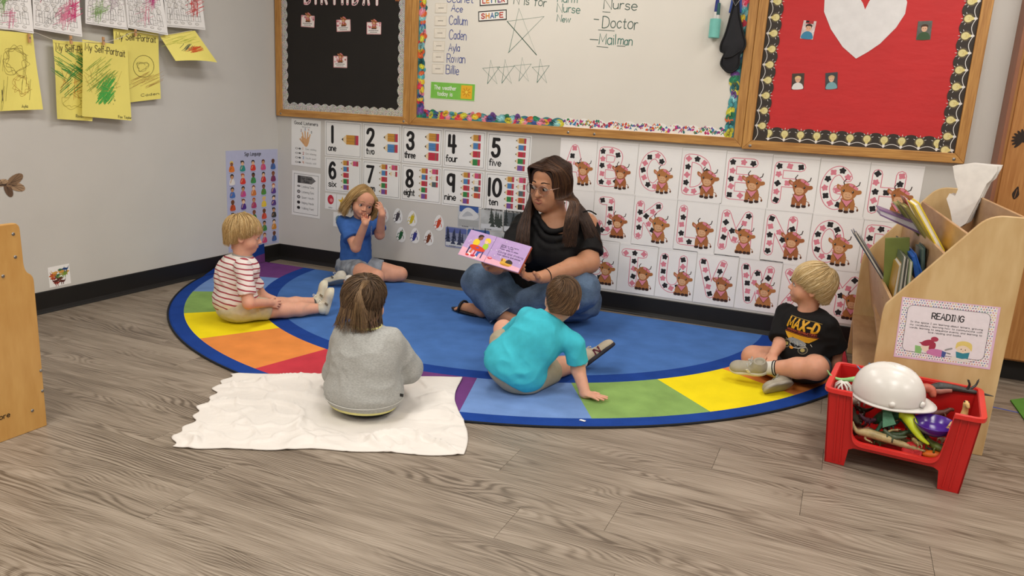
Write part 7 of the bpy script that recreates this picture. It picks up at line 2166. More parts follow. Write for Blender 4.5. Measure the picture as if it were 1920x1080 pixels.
# ---------------------------------------------------------------- child in grey on the blanket, seen from behind
def child_grey():
    BZ[0] = .0165
    f = Vector((-.12, 1, 0)).normalized(); r = f.cross(UP)
    pel = at(684, 752, -1.985); pel.z = .088
    t = person((pel.x, pel.y, 0), 'brown-haired toddler in a grey sweatshirt seen from behind on the blanket')
    nk = at(690, 617, -1.955)
    F = Frame(at(684, 566, -1.93), (.16, 1, -.16), (.03, .1, 1)); s = .82
    sh = [nk + r * .088 - UP * .03, nk - r * .088 - UP * .03]
    el = [at(764, 690, -1.86), at(632, 700, -1.87)]; wr = [at(735, 712, -1.73), at(650, 705, -1.74)]
    hp = [pel + r * .055, pel - r * .055]; kn = [pel + r * .035 + f * .13 + UP * -.02, pel - r * .115 + f * .13 - UP * .02]; an = [pel + f * .13 - r * .08 - UP * .04, pel + f * .13 - r * .02 - UP * .04]
    S = SDF(); add_head(S, F, s, True, nk - UP * .012, .036)
    for i in (0, 1):
        limb(S, [sh[i], el[i], wr[i]], [.030, .027, .020], .012); limb(S, [hp[i], kn[i], an[i]], [.055, .042, .026])
    S.ell(pel + UP * .09, (.085, .085, .13), k=.03)
    for i in (0, 1): add_hand(S, wr[i], f * .6 + r * (-.5 if i == 0 else .5) - UP * .2, -UP, .52, (-1, 1)[i], (.5, .5, .5, .5))
    b1 = bbox([F.c - UP * .02], .15); h1 = bbox([wr[0] + f * .03], .055); h2 = bbox([wr[1] + f * .03], .055)
    P_, Q_ = body_mesh(S, .006, [(*b1, .003), (*h1, .0025), (*h2, .0025)]); np_obj('body', P_, Q_, sk_child, t)
    face_parts(t, F, s, '#5a4434', '#b8685c', '#4a3a2c', S=S)
    S = SDF(); S.ell(pel + UP * .005 - f * .008, (.146, .128, .105), k=.03); S.ell(pel + UP * .11, (.128, .108, .12), k=.04); S.ell(nk - UP * .075, (.108, .088, .085), k=.04)
    for i in (0, 1):
        S.cap(sh[i] - UP * .004, el[i], .050, .052, .028); S.cap(el[i], el[i].lerp(wr[i], .95), .050, .034, .02, cut=1.0)
    S.cap(nk - UP * .03, nk + UP * .010, .064, .048, .02); S.plane(nk + UP * .010, UP - f * .1, .003); S.plane(pel - UP * .040, -UP + f * .04, .004)
    cloth('sweatshirt', S, .005, mat('grey_marl', '#acaca8', rough=.95, var=.16, scale=130, bump=.5, bscale=600, spec=.15, stretch=(1, 1, 2.5)), t, .0065, 13, 33, hem=pel.z - .04)
    def ring(zc, rx, ry, rad_, nm, m, wob=.004, n_=48, off=Vector((0, 0, 0))):
        q = MB(); q.tube([pel + UP * (zc + wob * math.sin(a * 2 + 1)) - f * .008 + off + r * (rx * math.cos(a)) + f * (ry * math.sin(a)) for a in [k * 2 * math.pi / n_ for k in range(n_)]], rad_, 8, closed=True); q.build(nm, m, t, smooth=True)
    S = SDF(); S.ell(pel + UP * .0 - f * .010, (.140, .123, .105), k=.03); S.plane(pel - UP * .052, -UP, .003); S.plane(pel - UP * .02, UP, .003)
    cloth('undershirt', S, .004, fabric('pale_yellow', '#ddd890'), t, 0)
    ring(-.018, .1445, .1275, .0018, 'hem_seam', fabric('seam_white', '#c9c8c2'), .003)
    q = MB(); c0 = at(753, 741, -2.04); q.box((-.006, -.002, -.005), (.006, .002, .005)); o = q.build('hem_label', mat('black_tag', '#1a1a1a'), t, world=False); o.matrix_basis = pmat(t).inverted() @ Matrix.Translation(c0)
    S = SDF(); S.ell(pel - UP * .005, (.134, .118, .100), k=.03)
    for i in (0, 1): S.cap(hp[i], kn[i], .062, .048, .03); S.cap(kn[i], an[i], .046, .036, .02)
    S.plane(Vector((0, 0, .0175)), -UP, .006)
    cloth('trousers', S, .006, fabric('black_jersey', '#17171a', .15), t, .004, 16, 4, hem=.05)
    c0 = nk + UP * .012; q = MB(); q.tube([c0 + (r * math.cos(a) + f * math.sin(a)) * .047 for a in [k * math.pi / 12 for k in range(24)]], .0045, 8, closed=True); q.build('collar', fabric('pale_yellow', '#ddd890'), t, smooth=True)
    for i in (0, 1):
        heel = an[i] + UP * -.005; heel.z = max(.04, heel.z); shoe(t, heel, heel + f * .05 - r * (.12 if i == 0 else -.0), UP, .12, .06, ('#8a6a4c', '#2a2622', '#2a2622'))
    hm = hair_mat('hair_brown', '#3c2c20', '#66503c', '#9a7c58')
    hair_cap(t, F, s, hm, (.045, -.03, -.075))
    fr = lambda col, rd: min(1, max(0, rd.gauss(.38, .2)))
    S_ = short_hair(t, F, s, hm, 2500, (.035, -.09, -.105), .15, .016, .0015, 12, pole=(.35, -.35, .86), mess=.09, length=1.25, colfn=fr)
    rd = random.Random(6)
    for i in range(420):      # loose lighter lock falling to the right, gathered at the back
        a0 = Vector((.045 + rd.uniform(-.012, .012), -.055 + rd.uniform(-.02, .02), .098 + rd.uniform(-.006, .008)))
        tx = rd.uniform(-.2, 1); a3 = Vector((.055 + .07 * tx, -.11 + rd.uniform(-.015, .02), -.02 - .10 * rd.random())); a1 = Vector((.058 + .012 * tx, -.108, .065)); a2 = Vector((.060 + .035 * tx, -.122 + rd.uniform(-.006, .01), .015))
        S_.add([F(*(q_ * s)) for q_ in catmull([a0, a1, a2, a3], 4)], .0013 * s, min(1, max(0, rd.gauss(.72, .2))))
    for i in range(280):      # lower tips flicking out
        a = rd.uniform(-2.6, 2.6); dx, dy = math.sin(a) , -math.cos(a)
        a0 = Vector((dx * .082, -.014 + dy * .094, .0)); a1 = Vector((dx * .088, -.016 + dy * .098, -.05)); a2 = Vector((dx * .092 + rd.uniform(-.01, .012), -.018 + dy * .098, -.09)); a3 = Vector((dx * .105 + rd.uniform(-.015, .03), -.02 + dy * .102, -.115 - rd.uniform(0, .02)))
        S_.add([F(*(q_ * s)) for q_ in catmull([a0, a1, a2, a3], 4)], .0013 * s, min(1, max(0, rd.gauss(.45, .22))))
    S_.build('hair', hm, t)
    # fine hair elastic
child_grey()
BZ[0] = .0092

# ---------------------------------------------------------------- boy in turquoise, seen from behind, leaning on his hand
def boy_turq():
    f = Vector((-.42, .9, 0)).normalized()
    pel = at(968, 722, -1.50); pel.z = .092
    t = person((pel.x, pel.y, 0), 'short-haired boy in a turquoise t-shirt leaning on one hand, seen from behind')
    nk = at(1034, 593, -1.43); up = (nk - pel).normalized(); r = f.cross(up).normalized(); f2 = up.cross(r).normalized()
    F = Frame(at(1055, 563, -1.40), (-.34, .94, -.20), (.06, .12, 1)); s = .82
    sh = [at(1077, 643, -1.42), at(990, 597, -1.42)]
    el = [at(1084, 693, -1.40), at(945, 640, -1.28)]; wr = [at(1097, 742, -1.435), at(975, 640, -1.1)]
    wr[0].z = .026
    hp = [pel + r * .055 - up * .01, pel - r * .055 - up * .01]
    kn = [at(1052, 697, -1.24), at(944, 618, -1.26)]; an = [at(1090, 696, -1.13), at(985, 640, -1.10)]
    kn[0].z = max(kn[0].z, .05); an[0].z = max(an[0].z, .05); an[1].z = max(.05, an[1].z - .12)
    S = SDF(); add_head(S, F, s, True, nk - UP * .008, .037)
    for i in (0, 1):
        limb(S, [sh[i], el[i], wr[i]], [.031, .028, .021], .012)
        limb(S, [hp[i], kn[i]], [.058, .042]); limb(S, [kn[i], kn[i].lerp(an[i], .4), an[i]], [.040, .038, .025])
    S.ell(pel + up * .09, (.085, .085, .13), k=.03)
    hd = (fl(1126, 752, .01) - fl(1100, 745, .01)).normalized()
    add_hand(S, wr[0], hd, -UP, .56, 1, (.02, .02, .04, .06), thumb=.0, spread=.16); add_hand(S, wr[1], f, -UP, .52, -1, (.4, .4, .4, .4))
    b1 = bbox([F.c - UP * .02], .15); h1 = bbox([wr[0] + hd * .04], .062)
    P_, Q_ = body_mesh(S, .006, [(*b1, .003), (*h1, .002)]); np_obj('body', P_, Q_, sk_child, t)
    face_parts(t, F, s, '#5a4030', '#b8685c', '#4a3a2c', S=S)
    S = SDF(); mid = pel.lerp(nk, .5)
    R = np.array([[r.x, f2.x, up.x], [r.y, f2.y, up.y], [r.z, f2.z, up.z]])
    S.ell(pel + up * .008 - r * .012, (.132, .112, .098), R, .03); S.ell(mid - f2 * .008 - r * .006, (.112, .090, .115), R, .04); S.ell(nk - up * .06, (.098, .076, .06), R, .04)
    S.cap(sh[1].lerp(sh[0], .1), sh[0].lerp(sh[1], .1), .040, .038, .03)
    S.cap(sh[0] - UP * .004, sh[0].lerp(el[0], .72), .040, .043, .018, cut=1.0)
    S.cap(sh[1], sh[1].lerp(el[1], .8), .042, .044, .03, cut=1.0)
    S.cap(pel + up * .05 - r * .07, at(925, 668, -1.36), .055, .040, .05)
    S.cap(nk - up * .03, nk + up * .006, .056, .046, .02); S.plane(nk + up * .004, up + f2 * .25, .003); S.plane(pel - up * .052, -up - f2 * .02, .004); S.plane(Vector((0, 0, .02)), -UP, .01)
    cloth('shirt', S, .005, fabric('turquoise_cotton', '#45c0d2', .06), t, .0065, 12, 17, hem=.045)
    S = SDF(); S.ell(pel - up * .008, (.107, .096, .084), R, .03)
    for i in (0, 1): S.cap(hp[i], hp[i].lerp(kn[i], .68), .066, .058, .02, cut=1.0)
    S.plane(Vector((0, 0, .011)), -UP, .006)
    cloth('shorts', S, .005, fabric('beige_cotton', '#b3a890'), t, .005, 18, 7, hem=.05)
    S = SDF(); S.cap(an[0] - (an[0] - kn[0]).normalized() * .03, an[0] + (an[0] - kn[0]).normalized() * .01, .029, .028, .006); P2, Q2 = S.mesh(.004); np_obj('sock', P2, fix_orient(P2, Q2), fabric('white_sock', '#d9d5cc'), t)
    heel = at(1096, 697, -1.12); heel.z = .026; toe = at(1133, 660, -1.06)
    so = shoe(t, heel, toe, Vector((-.75, -.04, .61)), .165, .070, ('#b8ac98', '#26222c', '#e0dcd2'), label='beige trainer with a dark red letter N, toe up')
    Fs = Frame(heel, toe - heel, Vector((-.75, -.04, .61)))
    q = MB()
    for sg in (1, -1):
        base = Fs(sg * .0350, .078, .011)
        for A in ([(-.017, 0), (-.010, 0), (-.006, .027), (-.013, .027)], [(.008, 0), (.015, 0), (.019, .027), (.012, .027)], [(-.013, .027), (-.004, .027), (.015, 0), (.006, 0)]):
            pts = [base + Fs.f * (a * sg) + Fs.u * b - Fs.r * sg * (b * .22) for a, b in A]
            q.prism(pts if sg > 0 else pts[::-1], Fs.r * -sg * .007)
    q.build('letter_patch', mat('maroon_suede', '#5a1c30', rough=.8), so)
    heel = an[1] + Vector((0, 0, -.03)); heel.z = max(.03, heel.z); shoe(t, heel, heel + f * .14, UP, .155, .066, ('#b8ac98', '#26222c', '#e0dcd2'))
    hm = hair_mat('hair_chestnut', '#3a2a1d', '#5c442f', '#8a6a4a')
    hair_cap(t, F, s, hm, (.045, .0, -.066), grow=.002)
    short_hair(t, F, s, hm, 3000, (.042, -.002, -.078), .9, .0075, .0013, 22, pole=(-.25, -.55, .8), mess=.05, length=.7).build('hair', hm, t)
boy_turq()

# ---------------------------------------------------------------- boy in the black t-shirt (right)
def boy_black():
    f = Vector((-.52, -.85, 0)).normalized(); r = f.cross(UP)
    pel = at(1506, 690, -.73); pel.z = .088
    t = person((pel.x, pel.y, 0), 'blond boy in a black monster truck t-shirt sitting cross-legged beside the shelf')
    nk = at(1513, 580, -.72)
    F = Frame(at(1521, 537, -.72), (-.97, -.10, .10), (.10, -.04, 1)); s = .86
    sh = [nk + r * .098 - UP * .046, nk - r * .098 - UP * .044]
    el = [at(1462, 645, -.78), at(1567, 657, -.72)]; wr = [at(1450, 664, -.84), at(1568, 697, -.70)]
    wr[1].z = max(.03, wr[1].z)
    hp = [pel + r * .055, pel - r * .055]
    kn = [at(1412, 669, -.70), at(1530, 690, -.94)]; an = [at(1470, 704, -.88), at(1443, 690, -.90)]
    kn[1].z = max(kn[1].z, .065); kn[0].z = max(kn[0].z, .06)
    S = SDF(); add_head(S, F, s, True, nk - UP * .012, .037)
    for i in (0, 1):
        limb(S, [sh[i], el[i], wr[i]], [.031, .028, .021], .012); limb(S, [hp[i], kn[i]], [.060, .050]); limb(S, [kn[i], kn[i].lerp(an[i], .4), an[i]], [.048, .043, .026])
    S.ell(pel + UP * .09, (.085, .085, .13), k=.03)
    add_hand(S, wr[0], f * .7 - r * .4 - UP * .4, -UP, .54, -1, (.5, .5, .5, .5)); add_hand(S, wr[1], -f * .3 - r * .5 - UP * .3, -UP, .54, 1, (.2, .2, .2, .2))
    b1 = bbox([F.c - UP * .02], .155); h1 = bbox([wr[0] + f * .02], .06)
    P_, Q_ = body_mesh(S, .006, [(*b1, .003), (*h1, .0025)]); np_obj('body', P_, Q_, sk_child2, t)
    face_parts(t, F, s, '#b89a68', '#c07868', '#5c7078', S=S)
    S = SDF(); S.ell(pel + UP * .05, (.108, .100, .085), k=.03); S.ell(pel + UP * .14, (.100, .088, .12), k=.04); S.ell(nk - UP * .065, (.098, .082, .075), k=.04)
    S.cap(sh[0], sh[0].lerp(el[0], .86), .047, .050, .025, cut=1.0); S.cap(sh[1], sh[1].lerp(el[1], .92), .048, .054, .025, cut=1.0)
    S.cap(nk - UP * .03, nk + UP * .004, .056, .045, .02); S.plane(nk + UP * .002, UP + f * .25, .003); S.plane(pel - UP * .028, -UP, .004)
    so, P_, Q_ = cloth('shirt', S, .005, fabric('black_cotton', '#1c1b1c', .12), t, .0055, 13, 40)
    # shirt front: MAX-D / maximum destruction over a truck
    p = Pr(); Yl = '#d8a024'
    for sg in (0,):
        p.text('MAX-D', 0, .032, .038, Yl, w=.0085, align='c', width=.118, gap=2.6, z=1)
        p.text('MAXIMUM DESTRUCTION', 0, .018, .0085, '#b8503a', w=.0018, align='c', width=.112, z=1)
        p.line([(-.062, .076), (.064, .076)], .0018, '#b09048', 1); p.line([(-.062, .012), (.064, .012)], .0018, '#b8503a', 1)
        p.poly([(-.062, .008), (.062, .008), (.040, -.016), (.020, -.008), (.0, -.018), (-.024, -.008), (-.040, -.020)], Yl, 1)
        p.smooth([(-.042, -.020), (-.02, -.010), (.020, -.014), (.034, -.026), (.02, -.036), (-.02, -.034), (-.04, -.032)], '#8d9296', 2)
        for x_, y_, r_ in ((-.044, -.044, .018), (.030, -.050, .018)):
            p.ell(x_, y_, r_, r_, '#6f6a58', 2, 18); p.ell(x_, y_, r_ * .8, r_ * .8, '#1c1b1c', 3, 18); p.ell(x_, y_, r_ * .45, r_ * .45, '#a89a5c', 4, 12)
        p.line([(-.04, -.036), (-.012, -.05), (.014, -.046), (.034, -.036)], .004, '#a8a8a4', 3); p.line([(-.02, -.024), (.0, -.044), (.02, -.026)], .003, '#5c6064', 3)
        p.ell(-.016, -.052, .010, .006, '#d8902c', 4, 10)
        for k in range(7): p.line([(-.05 + k * .016, -.020 - (k % 3) * .004), (-.042 + k * .016, -.028 - (k % 2) * .008)], .0016, '#c9c4b0', 4)
    cpt = at(1487, 634, -.85)
    project_print(p, (P_, Q_), cpt, (r * -1).normalized() + Vector((0, 0, -.10)), UP, .1, 'shirt_print', t)
    S = SDF(); S.ell(pel - UP * .005, (.104, .098, .080), k=.03)
    for i in (0, 1): S.cap(hp[i], hp[i].lerp(kn[i], (.50, .30)[i]), .064, .062, .02, cut=1.0)
    S.plane(Vector((0, 0, .011)), -UP, .006)
    cloth('shorts', S, .005, fabric('charcoal_cotton', '#42484e'), t, .006, 18, 8, hem=.012)
    for i in (0, 1):
        d_ = (an[i] - kn[i]).normalized(); S = SDF(); S.cap(an[i] - d_ * .045, an[i] + d_ * .012, .031, .028, .006, cut=None); P2, Q2 = S.mesh(.0035); np_obj('sock', P2, fix_orient(P2, Q2), fabric('white_sock', '#d9d5cc'), t)
    d_ = (an[1] - kn[1]).normalized(); o1 = d_.orthogonal().normalized(); o2 = d_.cross(o1)
    for a in (.020, .030):
        q = MB(); q.tube([an[1] - d_ * a + (o1 * math.cos(b) + o2 * math.sin(b)) * .0312 for b in [k * math.pi / 10 for k in range(20)]], .0022, 6, closed=True); q.build('sock_band', fabric('black_rib', '#1a1a1c'), t, smooth=True)
    heel = at(1438, 696, -.905); heel.z = max(.045, heel.z); toe = at(1389, 694, -.90); toe.z = heel.z - .012
    shoe(t, heel, toe, Vector((0, -.45, .9)), .152, .066, ('#a39c8c', '#cfcabc', '#b8b8b4', '#d8d4cc'), label='grey-beige trainer on the crossed left foot')
    heel = at(1484, 716, -.91); toe = at(1446, 711, -1.0); heel.z = .040; toe.z = .034
    shoe(t, heel, toe, Vector((-.30, .75, .55)), .140, .066, ('#a39c8c', '#a9a294', '#b8b8b4'), label='worn trainer lying with its grey sole to the room')
    hm = hair_mat('hair_flaxen', '#9c7f50', '#d0b27e', '#f2deb4')
    hair_cap(t, F, s, hm, (.038, -.012, -.052))
    short_hair(t, F, s, hm, 3300, (.022, -.008, -.066), .25, .016, .0014, 31, pole=(.1, -.5, .84), mess=.05, length=1.05, flip=.2).build('hair', hm, t)
boy_black()

# ---------------------------------------------------------------- the teacher
def teacher():
    f = Vector((-.05, -1, 0)).normalized(); r = f.cross(UP)
    pel = at(1005, 552, -.40); pel.z = .125
    t = person((pel.x, pel.y, 0), 'woman with long brown hair and glasses sitting cross-legged and holding an open book')
    nk = at(1042, 405, -.46); up = (nk - pel).normalized()
    F = Frame(at(1030, 345, -.50), (-.22, -.95, -.20), (.05, -.06, 1)); s = 1.10
    sh = [at(986, 424, -.48), at(1098, 422, -.46)]
    el = [at(950, 486, -.62), at(1104, 492, -.56)]; wr = [at(929, 503, -.84), at(1015, 520, -.80)]
    hp = [at(968, 556, -.42), at(1052, 562, -.42)]
    for h_ in hp: h_.z = .12
    kn = [at(897, 530, -.66), at(1088, 545, -.60)]; an = [at(942, 600, -.66), at(905, 580, -.60)]
    kn[1].z = max(kn[1].z, .11); an[0].z = max(an[0].z, .055); an[1].z = .05
    S = SDF(); add_head(S, F, s, False, nk - UP * .02, .056, open_mouth=.005)
    S.ell(F(0, .030 * s, -.070 * s), [.060 * s, .054 * s, .044 * s], F.R, .03)       # full cheeks and chin
    for i in (0, 1):
        limb(S, [sh[i], el[i]], [.058, .054], .03); limb(S, [el[i], el[i].lerp(wr[i], .35), wr[i]], [.052, .048, .030], .02)
    chc = nk - UP * .15 - f * .0
    S.ell(nk - UP * .075, (.165, .085, .060), k=.05); S.ell(chc, (.165, .115, .13), k=.04); S.ell(pel + UP * .12, (.17, .13, .17), k=.04)
    S.cap(sh[0], sh[1], .052, .052, .04)
    # bare foot and ankles
    for i in (0, 1): limb(S, [kn[i], an[i]], [.06, .036], .02)
    ft = [at(972, 596, -.66), at(868, 576, -.56)]; ft[0].z = .04; ft[1].z = .035
    S.cap(an[0], ft[0], .034, .026, .02); S.cap(an[1], ft[1], .034, .026, .02)
    for k in range(5):
        S.cap(ft[1], ft[1] + Vector((-.034 + .004 * k, -.024 + .014 * k, -.010)), .012, .0095 - .0008 * k, .006)
    add_hand(S, wr[0], at(914, 497, -.885) - wr[0], Vector((.35, -.55, .75)), .98, 1, (1.35, 1.35, 1.4, 1.45), thumb=.3, spread=.03)
    add_hand(S, wr[1], at(982, 520, -.86) - wr[1] + Vector((0, 0, .004)), Vector((-.1, -.35, .93)), 1.0, -1, (.75, .8, .85, .9), thumb=1.0, spread=.06)
    b1 = bbox([F.c - UP * .02], .20); h1 = bbox([wr[0].lerp(at(914, 497, -.885), .7)], .10); h2 = bbox([wr[1].lerp(at(982, 520, -.86), .7)], .11)
    P_, Q_ = body_mesh(S, .008, [(*b1, .0035), (*h1, .003), (*h2, .003)]); np_obj('body', P_, Q_, sk_teach, t)
    face_parts(t, F, s, '#2e2019', '#a0584e', '#2e2018', open_mouth=.0038, mw=.0225, gaze=(.0035, -.0025), zz=-.060, brow_w=.0028, S=S)
    # top: black, draped neckline slipping off her left shoulder
    mb = fabric('black_rayon', '#141314', .15, 30, .3, 500, .7)
    S = SDF(); S.ell(pel + UP * .085, (.190, .150, .125), k=.04); S.ell(pel + UP * .19, (.188, .140, .15), k=.05); S.ell(chc + f * .030 - UP * .02, (.172, .118, .105), k=.05)
    for a in (-1, 1): S.ell(chc + f * .085 + r * .075 * a - UP * .035, (.085, .070, .075), k=.05)
    S.ell(nk - UP * .085, (.16, .095, .05), k=.04)
    S.cap(sh[0] + UP * .006, sh[0].lerp(el[0], .72), .068, .074, .04, cut=1.0); S.cap(sh[1] - UP * .022 + Vector((.006, 0, 0)), sh[1].lerp(el[1], .80), .068, .074, .04, cut=1.0)
    S.ell(nk + UP * .02 + f * .055 - r * .035, (.100, .12, .095), k=.02, op='sub'); S.ell(sh[1] + UP * .055 - Vector((.05, 0, 0)), (.075, .10, .060), k=.02, op='sub')
    for a_, b_, sg_, rd_, d_ in (((1006, 398), (1090, 405), .080, .012, .060), ((1000, 406), (1098, 414), .098, .013, .075), ((994, 416), (1106, 426), .116, .014, .083)):
        A_, B_ = at(*a_, -.52), at(*b_, -.52); pp = [A_.lerp(B_, k / 12) - UP * sg_ * 4 * (k / 12) * (1 - k / 12) + f * d_ * 4 * (k / 12) * (1 - k / 12) for k in range(13)]
        for k in range(12): S.cap(pp[k], pp[k + 1], rd_, rd_, .012)
    S.plane(Vector((0, 0, .06)), -UP, .01)
    so, P_, Q_ = cloth('top', S, .007, mb, t, .008, 10, 50)
    # thin strap
    q = MB(); q.tube(catmull([at(1068, 420, -.585), at(1085, 403, -.55), at(1103, 395, -.52), at(1118, 402, -.47)], 5), .0035, 6); q.build('strap', mb, t, smooth=True)
    # wide-leg jeans
    mj = bpy.data.materials.new('washed_denim'); mj.use_nodes = True; nt = mj.node_tree; N = nt.nodes; L = nt.links; b = N['Principled BSDF']
    tc = N.new('ShaderNodeTexCoord'); n1 = N.new('ShaderNodeTexNoise'); n1.inputs['Scale'].default_value = 7; n1.inputs['Detail'].default_value = 4; L.new(tc.outputs['Object'], n1.inputs[0])
    n2 = N.new('ShaderNodeTexNoise'); n2.inputs['Scale'].default_value = 300; L.new(tc.outputs['Object'], n2.inputs[0])
    a1 = N.new('ShaderNodeMath'); a1.operation = 'MULTIPLY_ADD'; a1.inputs[1].default_value = .25; L.new(n2.outputs['Fac'], a1.inputs[0]); a2 = N.new('ShaderNodeMath'); a2.operation = 'MULTIPLY'; a2.inputs[1].default_value = .75; L.new(n1.outputs['Fac'], a2.inputs[0]); L.new(a2.outputs[0], a1.inputs[2])
    rp = N.new('ShaderNodeValToRGB'); rp.color_ramp.elements[0].position = .38; rp.color_ramp.elements[1].position = .64; rp.color_ramp.elements[0].color = lin('#36475c'); rp.color_ramp.elements[1].color = lin('#6a82a0'); L.new(a1.outputs[0], rp.inputs[0]); L.new(rp.outputs[0], b.inputs['Base Color']); b.inputs['Roughness'].default_value = .9
    S = SDF(); S.ell(pel + UP * .0, (.190, .16, .115), k=.04)
    S.cap(hp[0], kn[0], .112, .088, .05); S.cap(hp[1], kn[1], .115, .092, .05)
    S.cap(kn[0], kn[0].lerp(an[0], .96), .086, .074, .03, cut=1.0); S.cap(kn[0].lerp(an[0], .4) + Vector((.05, .04, -.03)), at(980, 575, -.56), .06, .06, .05)
    S.cap(kn[1], at(960, 572, -.58), .086, .070, .04)
    S.ell(at(1085, 565, -.40), (.12, .13, .10), k=.05)
    S.ell(an[0] + (an[0] - kn[0]).normalized() * .0, (.02, .02, .02), k=.004, op='sub')
    S.plane(Vector((0, 0, .012)), -UP, .006)
    cloth('jeans', S, .007, mj, t, .013, 9, 60, hem=.013)
    # frayed hem line and seam
    q = MB(); d_ = (an[0] - kn[0]).normalized(); o1 = d_.orthogonal().normalized(); o2 = d_.cross(o1); hc = kn[0].lerp(an[0], .955)
    pts = [hc + (o1 * math.cos(a) + o2 * math.sin(a)) * .074 for a in [k * math.pi / 14 for k in range(28)]]
    for p_ in pts: p_.z = max(p_.z, .016)
    q.tube(pts, .003, 6, closed=True); q.build('hem', fabric('frayed_hem', '#8c98a8'), t, smooth=True)
    # sandals
    ms = mat('black_leather', '#18161a', rough=.5, var=.1)
    for i in (0, 1):
        a0 = an[i].copy(); b0 = ft[i] + (ft[i] - an[i]).normalized() * .05; a0.z = b0.z = .0195
        o = empty('sandal', tuple(pmat(t).inverted() @ a0)); o.parent = t; Fs = Frame(a0, b0 - a0, UP); Ls = (b0 - a0).length
        S = SDF(); S.ell(Fs(0, Ls * .55, 0), (.042, Ls * .62, .010), Fs.R, .01); P2, Q2 = S.mesh(.004); np_obj('sole', P2, fix_orient(P2, Q2), ms, o)
        q = MB(); q.tube([Fs(.042 * math.cos(a), Ls * .72, .052 * math.sin(a)) for a in [k * math.pi / 8 for k in range(9)]], .007, 8); q.build('strap', ms, o, smooth=True)
    # hair tie, glasses
    q = MB(); d_ = (el[1] - wr[1]).normalized(); o1 = d_.orthogonal().normalized(); o2 = d_.cross(o1); q.tube([wr[1] + d_ * .035 + (o1 * math.cos(a) + o2 * math.sin(a)) * .0335 for a in [k * math.pi / 12 for k in range(24)]], .0028, 6, closed=True); q.build('hair_tie', mb, t, smooth=True)
    g = empty('glasses', tuple(pmat(t).inverted() @ F(0, .1 * s, 0))); g.parent = t; g['label'] = 'thin clear-rimmed round glasses'
    mg = mat('glasses_wire', '#b09488', rough=.25, metal=.4); q = MB()
    for a in (-1, 1):
        q.tube([F((a * .034 + .0265 * math.cos(b)) * s, (.104 - .010 * abs(math.cos(b) * 1 + a * .6) * .4) * s, (-.002 + .0235 * math.sin(b)) * s) for b in [k * math.pi / 14 for k in range(28)]], .0013, 6, closed=True)
    q.tube([F(-.008 * s, .105 * s, .004 * s), F(0, .108 * s, .008 * s), F(.008 * s, .105 * s, .004 * s)], .0013, 6); q.build('rims', mg, g, smooth=True)
    for a in (-1, 1):
        q = MB(); q.tube([F(a * .060 * s, .100 * s, .006 * s), F(a * .080 * s, .06 * s, .006 * s), F(a * .086 * s, .0, .004 * s)], .0014, 6); q.build('temple_arm', mg, g, smooth=True)
    glm = bpy.data.materials.new('lens_glass'); glm.use_nodes = True; gb = glm.node_tree.nodes['Principled BSDF']; gb.inputs['Transmission Weight'].default_value = 1; gb.inputs['Roughness'].default_value = 0; gb.inputs['IOR'].default_value = 1.02
    for a in (-1, 1):
        q = MB(); q.prism([F((a * .034 + .0255 * math.cos(b)) * s, .103 * s, (-.002 + .0225 * math.sin(b)) * s) for b in [k * math.pi / 12 for k in range(24)]], F.f * .0008); q.build('lens', glm, g)
    # hair: long, parted a little to her left, chestnut ends
    hm = hair_mat('hair_darkbrown', '#251914', '#483024', '#8c6240')
    hair_cap(t, F, s, hm, (.084, -.02, -.09), grow=.008, col=.2, h=.006)
    S_ = Strands(); rd = random.Random(9); inv = lambda p_: Vector(((p_ - F.c).dot(F.r), (p_ - F.c).dot(F.f), (p_ - F.c).dot(F.u))) / s
    endL = [at(1020, 490, -.68), at(1045, 455, -.66), at(1108, 420, -.53), at(1126, 440, -.42)]
    for i in range(6500):
        v = rd.random(); sd = 1 if rd.random() < .5 else -1       # sd=+1: her right side (picture left)
        px0 = .010; y0 = .072 - .165 * v
        top = Vector((px0 * -1 + rd.uniform(-.005, .005), y0, .034 + .083 * math.sqrt(max(0, 1 - ((y0 + .012) / .094) ** 2)) + rd.uniform(.004, .015)))
        lay = rd.random()
        fr_ = max(0, 1 - v / .35)
        yy = .058 * fr_ + (-.05 - .04 * v) * (1 - fr_) ; w0 = math.sqrt(max(.1, 1 - ((yy + .012) / .105) ** 2))
        a1 = Vector((sd * (.066 + .012 * lay) * (w0 * .5 + .5), y0 * .55 + yy * .35 + .012 * fr_, .085 + .004 * lay))
        a2 = Vector((sd * (.086 + .014 * lay) * w0, yy, .030)); a3 = Vector((sd * (.084 + .012 * lay) * w0, yy - .004, -.045))
        P1, P2, P3, P4 = (F(*(q_ * s)) for q_ in (top, a1, a2, a3))
        sp = rd.random(); back = v > .5
        if sd > 0:      # picture left: falls in front of her right shoulder to the chest
            e1 = at(976 + 18 * sp, 412, -.60 + .08 * v); e2 = at(968 + 24 * sp, 448, -.665 + .05 * v); e3 = at(966 + 26 * sp + rd.uniform(-4, 4), 478 + 22 * rd.random() * (1 - .3 * sp), -.675 + .03 * v)
            if back: e1 = at(980 + 20 * sp, 410, -.50 + .04 * v); e2 = at(972 + 22 * sp, 440, -.55); e3 = at(972 + 20 * sp, 466, -.57)
        else:           # picture right: some in front, the rest fans over the shoulder
            if v < .42: e1 = at(1067 + 12 * sp + 16 * v, 378, -.58 + .06 * v); e2 = at(1061 + 20 * sp + 14 * v, 404, -.62); e3 = at(1056 + 20 * sp + 12 * v + rd.uniform(-3, 3), 428 + 36 * rd.random(), -.655)
            else: e1 = at(1070 + 16 * sp, 380, -.56 + .05 * sp); e2 = at(1086 + 22 * sp, 410, -.56 + .04 * sp); e3 = at(1098 + 32 * sp, 432 + 26 * rd.random() + 24 * sp, -.575 + .06 * sp)
        ph = rd.uniform(0, 6.28)
